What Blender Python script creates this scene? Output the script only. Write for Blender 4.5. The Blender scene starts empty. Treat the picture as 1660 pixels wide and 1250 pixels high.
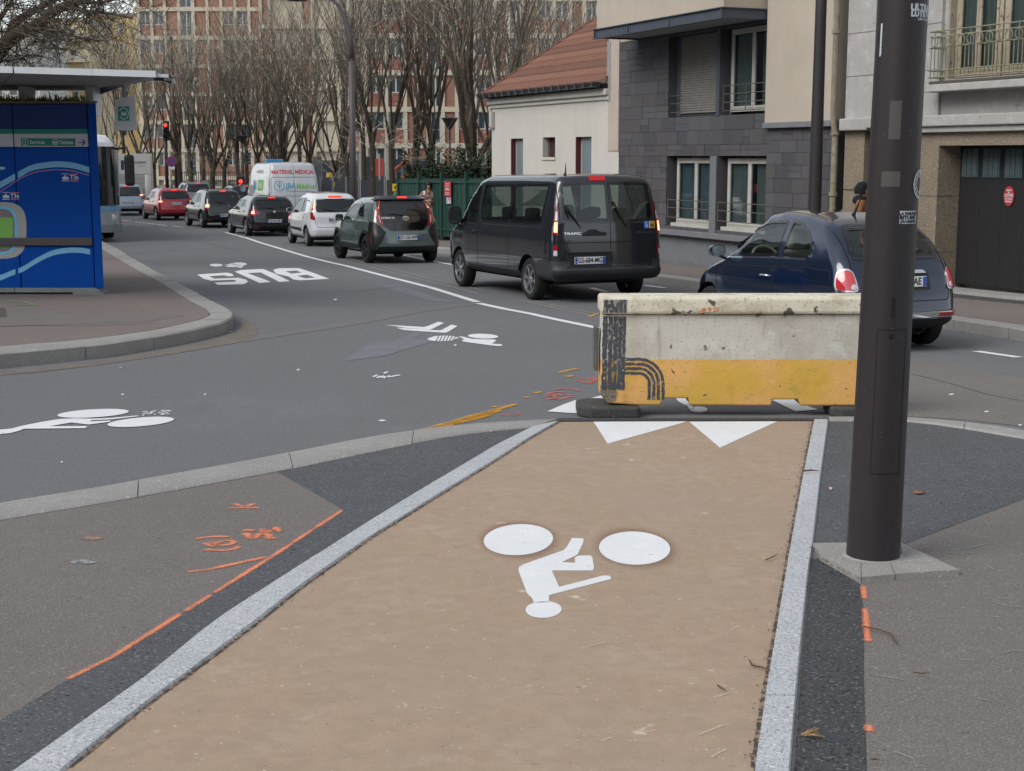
import bpy, bmesh, math, random
from mathutils import Vector, Matrix, geometry
from mathutils.bvhtree import BVHTree
R = random.Random(7)
SC = bpy.context.scene
COL = SC.collection
# ------------------------------------------------------------------ camera, sky, sun, exposure
F = 2354.0; YH = 252.0; CAMZ = 1.6
PITCH = math.atan((625 - YH) / F); CP, SP = math.cos(PITCH), math.sin(PITCH)
cam_d = bpy.data.cameras.new('camera'); cam = bpy.data.objects.new('camera', cam_d); COL.objects.link(cam)
cam.location = (0, 0, CAMZ); cam.rotation_euler = (math.pi / 2 - PITCH, 0, 0)
cam_d.sensor_width = 36.0; cam_d.lens = 36.0 * F / 1660.0; cam_d.clip_start = 0.05; cam_d.clip_end = 2000
SC.camera = cam
W = bpy.data.worlds.new('World'); SC.world = W; W.use_nodes = True
wn = W.node_tree.nodes; wl = W.node_tree.links; wn.clear()
SUN_EL, SUN_ROT = math.radians(40), math.radians(233)
sky = wn.new('ShaderNodeTexSky'); sky.sky_type = 'NISHITA'; sky.sun_disc = False
sky.sun_elevation = SUN_EL; sky.sun_rotation = SUN_ROT; sky.air_density = 1.0; sky.dust_density = 1.0; sky.ozone_density = 1.0
hs = wn.new('ShaderNodeHueSaturation'); hs.inputs['Saturation'].default_value = 0.25
bg = wn.new('ShaderNodeBackground'); bg.inputs['Strength'].default_value = 0.15
wo = wn.new('ShaderNodeOutputWorld')
wl.new(sky.outputs[0], hs.inputs['Color']); wl.new(hs.outputs[0], bg.inputs[0]); wl.new(bg.outputs[0], wo.inputs[0])
sd = bpy.data.lights.new('sun', 'SUN'); sd.energy = 1.35; sd.angle = math.radians(35); sd.color = (1.0, 0.97, 0.93)
sun = bpy.data.objects.new('sun', sd); COL.objects.link(sun)
# direction the light comes from: azimuth matches the sky's sun_rotation (clockwise from +Y)
sdir = Vector((math.sin(SUN_ROT) * math.cos(SUN_EL), math.cos(SUN_ROT) * math.cos(SUN_EL), math.sin(SUN_EL)))
sun.rotation_euler = sdir.to_track_quat('Z', 'Y').to_euler(); sun.location = (0, -5, 30)
SC.view_settings.view_transform = 'Standard'; SC.view_settings.look = 'None'
SC.view_settings.exposure = 0.62; SC.view_settings.gamma = 1.0; SC.view_settings.use_curve_mapping = False
SC.render.engine = 'CYCLES'

# ------------------------------------------------------------------ the lie of the land: the street falls away from the junction
kY = [-60, 0, 3, 6, 10, 16, 21, 27, 34, 45, 60, 80, 100, 600]
kH = [1.55, 1.6, 1.604, 1.708, 1.842, 2.059, 2.205, 2.302, 2.471, 2.662, 2.813, 2.943, 3.0, 3.0]
def g(Y):
    if Y <= kY[0]: return CAMZ - kH[0]
    for i in range(len(kY) - 1):
        if Y <= kY[i + 1]:
            t = (Y - kY[i]) / (kY[i + 1] - kY[i]); return CAMZ - (kH[i] + t * (kH[i + 1] - kH[i]))
    return CAMZ - kH[-1]
def ray(px, py):
    a = (px - 830) / F; b = -(py - 625) / F
    return Vector((a, CP + b * SP, -SP + b * CP))
def P(px, py, dz=0.0):
    d = ray(px, py); Y = 10.0
    for i in range(50):
        Y = .5 * Y + .5 * (CAMZ - g(Y) - dz) / (-d.z / d.y)
    return Vector((d.x / d.y * Y, Y, g(Y) + dz))
def AT(px, py, Y):
    d = ray(px, py); return Vector((d.x / d.y * Y, Y, CAMZ + d.z / d.y * Y))
PHI = .4035
FA = P(1075, 427, .14)
UU = Vector((math.sin(PHI), -math.cos(PHI), 0)); NN = Vector((math.cos(PHI), math.sin(PHI), 0))
def U2W(u, dep, z=0):
    p = FA + UU * u + NN * dep; return Vector((p.x, p.y, FA.z + z))

# ------------------------------------------------------------------ materials
MATS = {}
def rgb(h):
    v = [int(h[i:i + 2], 16) / 255 for i in (0, 2, 4)]
    return tuple([(c / 12.92 if c <= .04045 else ((c + .055) / 1.055) ** 2.4) for c in v])
def mat(name, col, rough=.6, metal=0., spec=.5, coat=0., noise=None, bump=None, emit=None, col2=None, spots=None, alpha=None):
    """noise=(scale, amount) large blotches; bump=(scale, strength); spots=(scale, threshold, colour) fine grains"""
    if name in MATS: return MATS[name]
    m = bpy.data.materials.new(name); m.use_nodes = True; MATS[name] = m
    n = m.node_tree.nodes; l = m.node_tree.links; b = n['Principled BSDF']
    b.inputs['Roughness'].default_value = rough; b.inputs['Metallic'].default_value = metal
    b.inputs['Specular IOR Level'].default_value = spec; b.inputs['Coat Weight'].default_value = coat; b.inputs['Coat Roughness'].default_value = .04
    c = tuple(col) + (1,); b.inputs['Base Color'].default_value = c
    src = None
    tc = n.new('ShaderNodeTexCoord'); co = tc.outputs['Object']
    def mix(a, bcol, fac):
        x = n.new('ShaderNodeMix'); x.data_type = 'RGBA'
        if hasattr(fac, 'default_value'): l.new(fac, x.inputs[0])
        else: x.inputs[0].default_value = fac
        if hasattr(a, 'default_value'): l.new(a, x.inputs[6])
        else: x.inputs[6].default_value = a
        if hasattr(bcol, 'default_value'): l.new(bcol, x.inputs[7])
        else: x.inputs[7].default_value = bcol
        return x.outputs[2]
    def nz(scale, detail=4, lo=.35, hi=.65, rough_=.6, stretch=None):
        t = n.new('ShaderNodeTexNoise'); t.inputs['Scale'].default_value = scale; t.inputs['Detail'].default_value = detail; t.inputs['Roughness'].default_value = rough_
        if stretch:
            mp = n.new('ShaderNodeMapping'); mp.inputs['Scale'].default_value = stretch; l.new(co, mp.inputs[0]); l.new(mp.outputs[0], t.inputs[0])
        else: l.new(co, t.inputs[0])
        r = n.new('ShaderNodeMapRange'); r.inputs[1].default_value = lo; r.inputs[2].default_value = hi; l.new(t.outputs[0], r.inputs[0])
        return r.outputs[0]
    src = c
    if noise:
        for i, q in enumerate(noise if isinstance(noise[0], (tuple, list)) else [noise]):
            sc, am = q[0], q[1]
            d2 = tuple(x * (1 - am) for x in col) + (1,) if len(q) < 3 or q[2] is None else tuple(q[2]) + (1,)
            f = nz(sc, 5, *(q[3] if len(q) > 3 else (.38, .66)), stretch=q[4] if len(q) > 4 else None)
            if len(q) > 2 and q[2] is not None:
                mm = n.new('ShaderNodeMath'); mm.operation = 'MULTIPLY'; l.new(f, mm.inputs[0]); mm.inputs[1].default_value = am; f = mm.outputs[0]
            src = mix(src, d2, f)
    if spots:
        for sc, th, cc in (spots if isinstance(spots[0], (tuple, list)) else [spots]):
            src = mix(src, tuple(cc) + (1,), nz(sc, 2, th, th + .06, .5))
    if not isinstance(src, tuple): l.new(src, b.inputs['Base Color'])
    if bump:
        t = n.new('ShaderNodeTexNoise'); t.inputs['Scale'].default_value = bump[0]; t.inputs['Detail'].default_value = 4; l.new(co, t.inputs[0])
        bp = n.new('ShaderNodeBump'); bp.inputs['Strength'].default_value = bump[1]; bp.inputs['Distance'].default_value = bump[2] if len(bump) > 2 else .01
        l.new(t.outputs[0], bp.inputs['Height']); l.new(bp.outputs[0], b.inputs['Normal'])
    if emit:
        b.inputs['Emission Color'].default_value = tuple(emit[0]) + (1,); b.inputs['Emission Strength'].default_value = emit[1]
    return m
def glass_mat(name, tint, refl=.0, ior=1.5):
    if name in MATS: return MATS[name]
    m = bpy.data.materials.new(name); m.use_nodes = True; MATS[name] = m
    n = m.node_tree.nodes; l = m.node_tree.links; n.clear()
    tr = n.new('ShaderNodeBsdfTransparent'); tr.inputs[0].default_value = tuple(tint) + (1,)
    gl = n.new('ShaderNodeBsdfGlossy'); gl.inputs['Roughness'].default_value = .02; gl.inputs['Color'].default_value = (.85, .9, .92, 1)
    fr = n.new('ShaderNodeFresnel'); fr.inputs[0].default_value = ior
    ad = n.new('ShaderNodeMath'); ad.operation = 'ADD'; ad.inputs[1].default_value = refl; l.new(fr.outputs[0], ad.inputs[0]); ad.use_clamp = True
    ge = n.new('ShaderNodeNewGeometry'); om = n.new('ShaderNodeMath'); om.operation = 'SUBTRACT'; om.inputs[0].default_value = 1; l.new(ge.outputs['Backfacing'], om.inputs[1])
    mu = n.new('ShaderNodeMath'); mu.operation = 'MULTIPLY'; l.new(ad.outputs[0], mu.inputs[0]); l.new(om.outputs[0], mu.inputs[1])
    mx = n.new('ShaderNodeMixShader'); l.new(mu.outputs[0], mx.inputs[0]); l.new(tr.outputs[0], mx.inputs[1]); l.new(gl.outputs[0], mx.inputs[2])
    o = n.new('ShaderNodeOutputMaterial'); l.new(mx.outputs[0], o.inputs[0])
    return m

# ------------------------------------------------------------------ object helpers
def tag(o, label=None, cat=None, group=None, kind=None):
    if label: o['label'] = label
    if cat: o['category'] = cat
    if group: o['group'] = group
    if kind: o['kind'] = kind
    return o
LOCM = {}
def thing(name, label, cat, loc=(0, 0, 0), rotz=0., group=None):
    o = bpy.data.objects.new(name, None); COL.objects.link(o); o.location = loc; o.rotation_euler = (0, 0, rotz); o.empty_display_size = .2
    LOCM[o.name] = Matrix.Translation(Vector(loc)) @ Matrix.Rotation(rotz, 4, 'Z')
    return tag(o, label, cat, group)
def wm(o):
    return LOCM.get(o.name, Matrix.Identity(4)) if o.parent is None else wm(o.parent) @ LOCM.get(o.name, Matrix.Identity(4))
class MB:
    def __init__(s): s.v = []; s.f = []; s.M = None
    def add(s, vs, fs):
        k = len(s.v)
        if s.M is not None: vs = [tuple(s.M @ Vector(p)) for p in vs]
        s.v += [tuple(p) for p in vs]; s.f += [tuple(i + k for i in f) for f in fs]; return s
    def box(s, x0, x1, y0, y1, z0, z1):
        return s.add([(x0, y0, z0), (x1, y0, z0), (x1, y1, z0), (x0, y1, z0), (x0, y0, z1), (x1, y0, z1), (x1, y1, z1), (x0, y1, z1)],
                     [(0, 3, 2, 1), (4, 5, 6, 7), (0, 1, 5, 4), (1, 2, 6, 5), (2, 3, 7, 6), (3, 0, 4, 7)])
    def tube(s, pts, rs, n=8, cap=True):
        pts = [Vector(p) for p in pts]
        if not isinstance(rs, (list, tuple)): rs = [rs] * len(pts)
        vs = []; fs = []; up = None
        for i, p in enumerate(pts):
            d = (pts[min(i + 1, len(pts) - 1)] - pts[max(i - 1, 0)])
            if d.length < 1e-9: d = Vector((0, 0, 1))
            d.normalize()
            if up is None: up = d.orthogonal().normalized()
            up = (up - d * up.dot(d))
            up = up.normalized() if up.length > 1e-6 else d.orthogonal().normalized()
            sd_ = d.cross(up)
            for k in range(n):
                a = 2 * math.pi * k / n; vs.append(p + (up * math.cos(a) + sd_ * math.sin(a)) * rs[i])
        for i in range(len(pts) - 1):
            for k in range(n):
                fs.append((i * n + k, i * n + (k + 1) % n, (i + 1) * n + (k + 1) % n, (i + 1) * n + k))
        if cap: fs += [tuple(range(n))[::-1], tuple((len(pts) - 1) * n + k for k in range(n))]
        return s.add(vs, fs)
    def lathe(s, prof, n=24, axis='z', c=(0, 0, 0), closed=False):
        vs = []; fs = []; m = len(prof)
        for k in range(n):
            a = 2 * math.pi * k / n; ca, sa = math.cos(a), math.sin(a)
            for r, h in prof:
                if axis == 'z': q = (r * ca, r * sa, h)
                elif axis == 'y': q = (r * ca, h, r * sa)
                else: q = (h, r * ca, r * sa)
                vs.append((q[0] + c[0], q[1] + c[1], q[2] + c[2]))
        for k in range(n):
            for i in range(m - (0 if closed else 1)):
                j = (i + 1) % m; k2 = (k + 1) % n
                fs.append((k * m + i, k2 * m + i, k2 * m + j, k * m + j))
        return s.add(vs, fs)
    def prism(s, poly, y0, y1, plane='xz'):
        """extrude a polygon; plane xz along y, xy along z, yz along x"""
        n = len(poly)
        def mk(a, b, c): return {'xz': (a, c, b), 'xy': (a, b, c), 'yz': (c, a, b)}[plane]
        vs = [mk(a, b, y0) for a, b in poly] + [mk(a, b, y1) for a, b in poly]
        fs = [tuple(range(n)), tuple(range(2 * n - 1, n - 1, -1))] + [(i, i + n, (i + 1) % n + n, (i + 1) % n) for i in range(n)]
        return s.add(vs, fs)
    def build(s, name, m, parent=None, smooth=False, local=True, bevel=0, fix=False):
        me = bpy.data.meshes.new(name); vs = s.v
        if parent is not None and not local:
            inv = wm(parent).inverted(); vs = [tuple(inv @ Vector(p)) for p in vs]
        me.from_pydata(vs, [], s.f)
        if fix:
            b = bmesh.new(); b.from_mesh(me); bmesh.ops.recalc_face_normals(b, faces=b.faces); b.to_mesh(me); b.free()
        me.materials.append(m)
        if smooth:
            me.shade_smooth() if smooth is True else None
            if smooth is not True:
                me.shade_smooth()
                try: me.set_sharp_from_angle(angle=math.radians(smooth))
                except Exception: pass
        o = bpy.data.objects.new(name, me); COL.objects.link(o)
        if parent is not None: o.parent = parent
        if bevel:
            md = o.modifiers.new('bevel', 'BEVEL'); md.width = bevel; md.segments = 2; md.limit_method = 'ANGLE'; md.angle_limit = math.radians(40)
        return o
def fixn(mb): return mb
def text_mesh(s, size, bold=0.0, align='CENTER', sx=1.0, res=3):
    cu = bpy.data.curves.new('lettering', 'FONT'); cu.body = s; cu.size = size; cu.align_x = align; cu.align_y = 'CENTER'; cu.resolution_u = res; cu.offset = bold
    o = bpy.data.objects.new('lettering', cu); COL.objects.link(o)
    bpy.context.view_layer.update()
    me = bpy.data.meshes.new_from_object(o.evaluated_get(bpy.context.evaluated_depsgraph_get()))
    vs = [(v.co.x * sx, v.co.y) for v in me.vertices]; fs = [tuple(p.vertices) for p in me.polygons]
    bpy.data.objects.remove(o); bpy.data.meshes.remove(me); bpy.data.curves.remove(cu)
    return vs, fs
def text_on(name, s, size, M, m, parent, bold=0., sx=1., align='CENTER'):
    """text in a plane; M maps (x, y, 0) of the text plane into the parent's space"""
    vs, fs = text_mesh(s, size, bold, align, sx)
    mb = MB(); mb.add([tuple(M @ Vector((x, y, 0))) for x, y in vs], fs)
    return mb.build(name, m, parent)
def XZ(x, y, z, flip=False):   # text plane standing up, facing -y
    return Matrix(((1, 0, 0, x), (0, 0, -1, y), (0, 1, 0, z), (0, 0, 0, 1)))
def ell(cx, cy, rx, ry, n=28, tilt=0.):
    t = math.radians(tilt); o = []
    for i in range(n):
        a = 2 * math.pi * i / n; x, y = rx * math.cos(a), ry * math.sin(a)
        o.append((cx + x * math.cos(t) - y * math.sin(t), cy + x * math.sin(t) + y * math.cos(t)))
    return o

# ------------------------------------------------------------------ ground sheets
def knots(y0, y1):
    o = []; y = math.floor(y0)
    while y < y1:
        o.append(y); y += 1.0 if y < 40 else (3 if y < 110 else 60)
    return o
kY2 = sorted(set([float(k) for k in kY]))
def sheet(name, polys, m, dz, parent=None, kind=None, thick=0.0, skirt=0.0, extra=None, holes=None, bot=None):
    """polys: lists of world xy points; draped over the ground profile, dz above it"""
    bm = bmesh.new()
    for poly in polys:
        pts = [Vector((p[0], p[1], 0)) for p in poly]
        vs = [bm.verts.new(p) for p in pts]
        if len(vs) > 4 or holes:
            loops = [pts] + ([[Vector((q[0], q[1], 0)) for q in h] for h in holes] if holes else [])
            allv = vs + ([bm.verts.new(q) for h in loops[1:] for q in h] if holes else [])
            for t in geometry.tessellate_polygon(loops):
                try: bm.faces.new([allv[i] for i in t])
                except ValueError: pass
        else:
            bm.faces.new(vs)
    bmesh.ops.recalc_face_normals(bm, faces=bm.faces)
    ys = [v.co.y for v in bm.verts]; y0, y1 = min(ys), max(ys)
    for k in kY2:
        if y0 + 1e-4 < k < y1 - 1e-4:
            bmesh.ops.bisect_plane(bm, geom=bm.verts[:] + bm.edges[:] + bm.faces[:], plane_co=(0, k, 0), plane_no=(0, 1, 0), dist=1e-6)
    for f in bm.faces:
        if f.normal.z < 0: f.normal_flip()
    if skirt:
        be = [e for e in bm.edges if len(e.link_faces) == 1]
        r = bmesh.ops.extrude_edge_only(bm, edges=be)
        low = {v for v in r['geom'] if isinstance(v, bmesh.types.BMVert)}
    else: low = set()
    for v in bm.verts:
        v.co.z = g(v.co.y) + dz - (skirt if v in low else 0)
    if skirt: bmesh.ops.recalc_face_normals(bm, faces=bm.faces)
    me = bpy.data.meshes.new(name)
    if parent is not None:
        inv = wm(parent).inverted()
        for v in bm.verts: v.co = inv @ v.co
    bm.to_mesh(me); bm.free(); me.materials.append(m)
    o = bpy.data.objects.new(name, me); COL.objects.link(o)
    if parent is not None: o.parent = parent
    if kind: o['kind'] = kind
    return o
def PX(pts, dz=0.0): return [tuple(P(x, y, dz).xy) for x, y in pts]
def zoom(ox, oy, sc, pts): return [(ox + x / sc, oy + y / sc) for x, y in pts]
def stroke(pts, w, jit=0.0, rr=None):
    """world xy polyline -> ribbon polygon list"""
    pts = [Vector((p[0], p[1])) for p in pts]; L = []; Rr = []
    for i, p in enumerate(pts):
        d = (pts[min(i + 1, len(pts) - 1)] - pts[max(i - 1, 0)]); d = d.normalized() if d.length > 1e-9 else Vector((1, 0)); nn = Vector((-d.y, d.x))
        k = 1 + (rr.uniform(-jit, jit) if rr else 0)
        L.append(p + nn * w / 2 * k); Rr.append(p - nn * w / 2 * (1 + (rr.uniform(-jit, jit) if rr else 0)))
    return [[tuple(L[i]), tuple(L[i + 1]), tuple(Rr[i + 1]), tuple(Rr[i])] for i in range(len(pts) - 1)]
def resample(pts, n):
    pts = [Vector(p) for p in pts]; ds = [0.0]
    for a, b in zip(pts, pts[1:]): ds.append(ds[-1] + (b - a).length)
    out = []
    for i in range(n + 1):
        t = ds[-1] * i / n; j = 0
        while j < len(ds) - 2 and ds[j + 1] < t: j += 1
        k = (t - ds[j]) / max(1e-9, ds[j + 1] - ds[j]); out.append(pts[j].lerp(pts[j + 1], min(1, max(0, k))))
    return out
def lerp_curve(pts, x):
    if x <= pts[0][0]: return pts[0][1]
    for (a, b), (c, d) in zip(pts, pts[1:]):
        if x <= c: return b + (d - b) * (x - a) / (c - a)
    return pts[-1][1]
# ================================================================== GROUND
ASPH = mat('asphalt', rgb('6f7173'), .9, spec=.25, noise=[(.3, .20), (1.3, .16), (.9, .30, rgb('5b5d60'), (.5, .7), (1.6, .22, 1)), (6, .12)], spots=[(150, .575, (.24, .24, .25)), (190, .60, (.06, .06, .065)), (45, .70, (.30, .30, .30))], bump=(160, .55, .004))
ASPH_OLD = mat('asphalt_worn', rgb('76716d'), .92, spec=.2, noise=[(.8, .20), (3, .14), (9, .10)], spots=[(130, .58, (.26, .25, .24)), (190, .60, (.075, .07, .065)), (50, .70, (.34, .33, .32)), (24, .72, (.08, .075, .07))], bump=(120, .6, .004))
ASPH_NEW = mat('asphalt_fresh', rgb('55575a'), .88, spec=.3, noise=[(1.2, .16), (9, .1)], spots=[(70, .60, (.17, .175, .19)), (60, .62, (.025, .025, .03)), (7, .74, (.03, .03, .03))], bump=(90, .8, .006))
ASPH_COARSE = mat('asphalt_coarse', rgb('474849'), .9, spec=.3, noise=[(3, .2), (20, .15)], spots=[(80, .60, (.16, .165, .18)), (60, .60, (.02, .02, .022))], bump=(70, 1.0, .010))
ASPH_PALE = mat('asphalt_patch', rgb('75757c'), .9, spec=.2, noise=[(3, .12)], spots=[(150, .62, (.26, .26, .28))], bump=(120, .4, .003))
LANE = mat('lane_resin', rgb('a4907c'), .85, spec=.2, noise=[(.8, .5, rgb('93867a'), (.45, .75)), (2.5, .5, rgb('b3a18f'), (.50, .72)), (7, .35, rgb('8a7c70'), (.52, .75)), (14, .10), (16, .5, rgb('85776a'), (.62, .72), (.6, 2.2, 1)), (1.6, .35, rgb('ab9a8a'), (.55, .75))],
           spots=[(9, .715, rgb('c4b6a6')), (60, .70, (.60, .54, .46)), (38, .725, (.16, .11, .08)), (120, .68, (.18, .14, .11))], bump=(95, .4, .004))
GRAN = mat('granite', rgb('b6babd'), .75, spec=.3, noise=[(2.5, .12)], spots=[(110, .54, (.27, .28, .30)), (75, .60, (.62, .63, .64)), (150, .64, (.1, .1, .11))], bump=(90, .5, .005))
GRAN_D = mat('granite_dull', rgb('9c9a96'), .8, spec=.3, noise=[(2, .22), (9, .16)], spots=[(90, .56, (.26, .25, .24)), (60, .64, (.5, .5, .5)), (140, .64, (.09, .09, .09))], bump=(60, .5, .006))
PAINT = mat('road_paint', rgb('e2e4e5'), .7, spec=.3, noise=[(14, .10), (2.5, .12), (40, .08)], spots=[(25, .70, (.40, .40, .40)), (110, .68, (.35, .35, .36))], bump=(80, .3, .002))
PAINT_OLD = mat('road_paint_worn', rgb('a8a496'), .8, spec=.2, noise=[(20, .35)], spots=[(30, .56, rgb('6b6a68'))])
YEL = mat('yellow_paint', rgb('cfa045'), .85, spec=.2, noise=[(12, .5, rgb('8a7a58'), (.45, .65))], spots=[(60, .54, rgb('6e6a62')), (16, .58, rgb('736c5e'))])
ORA = mat('orange_spray', rgb('ee9876'), .92, spec=.1, noise=[(6, .55, rgb('93786c'), (.5, .68)), (30, .12)], spots=[(160, .56, rgb('8a7a72')), (55, .62, rgb('8a7a72'))])
PNK = mat('pink_spray', rgb('c4786f'), .9, spec=.1, noise=[(7, .6, rgb('85706c'), (.45, .65))], spots=[(60, .56, rgb('74706e')), (150, .55, rgb('74706e'))])
GRNS = mat('green_spray', rgb('6f9a72'), .9, spec=.1, spots=[(40, .52, rgb('77706e'))])
DIRT = mat('gutter_dirt', rgb('77706a'), .95, spec=.1, noise=[(5, .2)], spots=[(40, .6, rgb('8a8278'))], bump=(60, .4, .004))
SEAL = mat('joint_tar', rgb('58595b'), .85, noise=[(10, .2)])

# base sheet out to the horizon, subdivided along the profile
road = sheet('road', [[(-400, -60), (400, -60), (400, 600), (-400, 600)]], ASPH, 0.0, kind='structure')
road['label'] = 'grey asphalt street falling away from the junction'
def mark(name, polys, m, label=None, dz=.0052, parent=None, **k):
    o = sheet(name, polys, m, dz, parent or road, **k)
    if label: o['label'] = label
    return o

# --- repairs and stains in the carriageway
mark('asphalt_patch', [PX([(556, 586), (600, 556), (640, 553), (668, 541), (690, 536), (672, 550), (705, 553), (660, 566), (625, 577)])], ASPH_PALE, 'paler wedge shaped patch in the road', .003)
mark('asphalt_seam', [PX([(380, 549), (470, 537), (560, 521), (660, 503), (770, 489), (772, 494), (690, 505), (600, 523), (520, 536), (430, 549), (384, 556)])], mat('seam_asphalt', rgb('72706e'), .92, spec=.2, noise=[(.8, .12), (5, .1)], spots=[(140, .59, (.24, .24, .24))], bump=(120, .5, .004)), 'brownish strip of asphalt crossing the road', .003)
mark('asphalt_seam', [PX([(600, 458), (648, 462), (700, 480), (742, 492), (700, 488), (645, 474)])], ASPH_PALE, 'pale strip beside the bus lettering', .0031)
mark('gutter', [PX([(0, 602), (60, 597), (164, 585), (250, 571), (330, 556), (386, 538), (392, 520), (384, 512), (420, 528), (414, 546), (385, 556), (330, 566), (250, 579), (164, 592), (60, 604), (0, 609)])], DIRT, 'dusty gutter along the kerb', .0035)
mark('asphalt_patch', [PX([(1100, 575), (1250, 576), (1430, 580), (1520, 588), (1600, 603), (1670, 618), (1760, 640), (1760, 712), (1660, 692), (1560, 681), (1475, 676), (1380, 672), (1180, 640)])], ASPH_OLD, 'browner worn asphalt between junction and cars', .003)
for a in ([(488, 474), (540, 473), (600, 470), (660, 464)], [(205, 412), (300, 405), (420, 402)], [(395, 408), (480, 411), (556, 407)], [(1480, 607), (1540, 622), (1600, 640), (1680, 655)], [(300, 378), (340, 395), (400, 410)]):
    mark('tar_joint', stroke(PX(a), .025), SEAL, None, .0045)

# --- white markings
def band(px, w): return stroke([q for q in PX(px)], w)
mark('lane_line', band([(365, 377), (400, 386), (440, 399), (500, 417), (560, 431), (640, 452), (700, 467), (774, 490)], .13), PAINT, 'solid white line edging the bus lane')
mark('lane_line', band([(776, 492), (860, 509), (900, 518), (968, 532)], .13), PAINT, 'solid white line edging the bus lane, part nearest the barrier')
for a, b in (((196, 357), (213, 358.5)), ((219, 360), (236, 361.6)), ((238, 362), (253, 363.8)), ((256, 364), (270, 366)), ((279, 366.5), (298, 368.6))):
    mark('lane_dash', band([a, b], .1), PAINT)
for px, m in (([(440, 392), (520, 408), (600, 428), (700, 452), (790, 473)], PAINT_OLD), ([(440, 395.5), (520, 413), (600, 433), (680, 453), (775, 476)], PAINT_OLD), ([(843, 487), (880, 495), (960, 512)], PAINT_OLD), ([(868, 489), (920, 500), (966, 509)], PAINT_OLD)):
    mark('worn_line', band(px, .035), m)
mark('lane_line', band([(600, 403), (640, 411), (700, 423), (737, 430)], .10), PAINT, 'thin white line on the far side of the queue')
for a, b in (((958, 467), (985, 474)), ((1045, 463), (1078, 467)), ((1188, 483), (1220, 487)), ((1583, 570), (1652, 580)), ((1710, 590), (1790, 604))):
    mark('lane_dash', band([a, b], .12), PAINT)
mark('worn_line', [PX(zoom(180, 230, 5.533, [(150, 730), (200, 728), (345, 755), (330, 772), (250, 768), (190, 745)]))], ASPH_PALE, None, .006)

B = lambda pts: PX(zoom(300, 380, 2.371, pts))
mark('bus_lettering', [B([(47, 155), (160, 148), (180, 152), (188, 160), (170, 163), (150, 158), (92, 162), (112, 171), (205, 168), (235, 175), (242, 184), (225, 193), (125, 195), (113, 186), (190, 183), (198, 179), (185, 176), (100, 179), (72, 172)])], PAINT, 'white letter S of BUS, upside down')
mark('bus_lettering', [B([(190, 144), (215, 138), (300, 134), (340, 150), (403, 181), (362, 184), (290, 147), (240, 150), (330, 184), (285, 188)])], PAINT, 'white letter U of BUS, upside down')
mark('bus_lettering', [B([(338, 137), (360, 131), (437, 130), (490, 148), (556, 172), (440, 178), (415, 174), (398, 163), (350, 152)])], PAINT, 'white letter B of BUS, upside down',
     holes=[B([(386, 143), (428, 140), (448, 148), (408, 152)]), B([(430, 160), (470, 156), (500, 167), (462, 170)])])
def sym(name, polys, label, dz=.0054, parent=None, m=None):
    """one painted symbol from several polygons"""
    return mark(name, polys, m or PAINT, label, dz, parent)
sym('bicycle_symbol', [B(ell(120, 119, 25, 5.5, 14)), B(ell(208, 115, 30, 6.5, 14)), B([(150, 117), (165, 116), (180, 111), (190, 114), (226, 122), (215, 130), (198, 126), (165, 126), (152, 122), (172, 120)])], 'small white bicycle symbol above the BUS lettering')
Z7 = lambda pts: PX(zoom(600, 480, 4.368, pts))
sym('chevron', [Z7([(100, 205), (378, 222), (402, 217), (482, 185), (524, 193), (448, 232), (420, 241), (250, 228)])], 'white chevron farther from camera')
sym('chevron', [Z7([(183, 226), (490, 246), (512, 240), (577, 205), (619, 215), (550, 258), (525, 263), (240, 244)])], 'white chevron nearer the bicycle symbol')
sym('bicycle_symbol', [Z7([(624, 288), (660, 291), (720, 306), (800, 309), (880, 311), (895, 317), (862, 340), (928, 344), (940, 352), (915, 358), (855, 352), (770, 341), (662, 326), (645, 316), (668, 311)]), Z7(ell(800, 287, 108, 17, 24, 2))], 'white bicycle symbol lying before the chevrons')
# striped rear wheel of that symbol: bars of an ellipse
bars = []
for i in range(9):
    t0 = -1 + i * 2 / 9 + .02; t1 = -1 + (i + 1) * 2 / 9 - (.055 if 1 < i < 8 else -.02)
    cx, cy, rx, ry = 515, 303, 106, 20
    y0 = ry * math.sqrt(max(0, 1 - t0 * t0)); y1 = ry * math.sqrt(max(0, 1 - min(t1, 1) ** 2)); t1 = min(t1, 1)
    bars.append(Z7([(cx + rx * t0 + 10, cy - y0), (cx + rx * t1 + 10, cy - y1), (cx + rx * t1 - 10, cy + y1), (cx + rx * t0 - 10, cy + y0)]))
sym('striped_wheel', bars, 'striped wheel of the bicycle symbol')
Z8 = lambda pts: PX(zoom(0, 640, 5.1875, pts))
sym('bicycle_symbol', [Z8(ell(783, 162, 302, 34, 30, -3.2)), Z8(ell(1183, 234, 281, 37, 30, -4.8)),
    Z8([(-120, 350), (-60, 305), (0, 300), (100, 290), (180, 268), (350, 234), (500, 210), (620, 204), (780, 207), (940, 200), (1155, 180), (1168, 186), (950, 212), (760, 221), (765, 229), (930, 222), (928, 233), (745, 256), (600, 239), (415, 271), (725, 270), (735, 276), (715, 287), (200, 292), (170, 306), (90, 328), (0, 338)])],
    'long white bicycle symbol at the left edge of the road')
sc_ = []
for i in range(26):
    x = R.uniform(1180, 1440); y = 165 - (x - 1180) * .07 + R.uniform(-18, 18); w = R.uniform(14, 40)
    sc_.append(Z8([(x, y), (x + w, y - 5), (x + w + 6, y), (x + 4, y + 5)]))
sym('paint_scuff', sc_, 'broken white paint flecks behind the left bicycle symbol')
sc_ = [Z7([(x, y), (x + w, y - 12), (x + w + 12, y - 8), (x + 14, y + 6)]) for x, y, w in ((15, 572, 30), (40, 580, 26), (65, 578, 26), (90, 548, 30), (88, 582, 18), (120, 576, 10), (135, 572, 70))]
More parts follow.
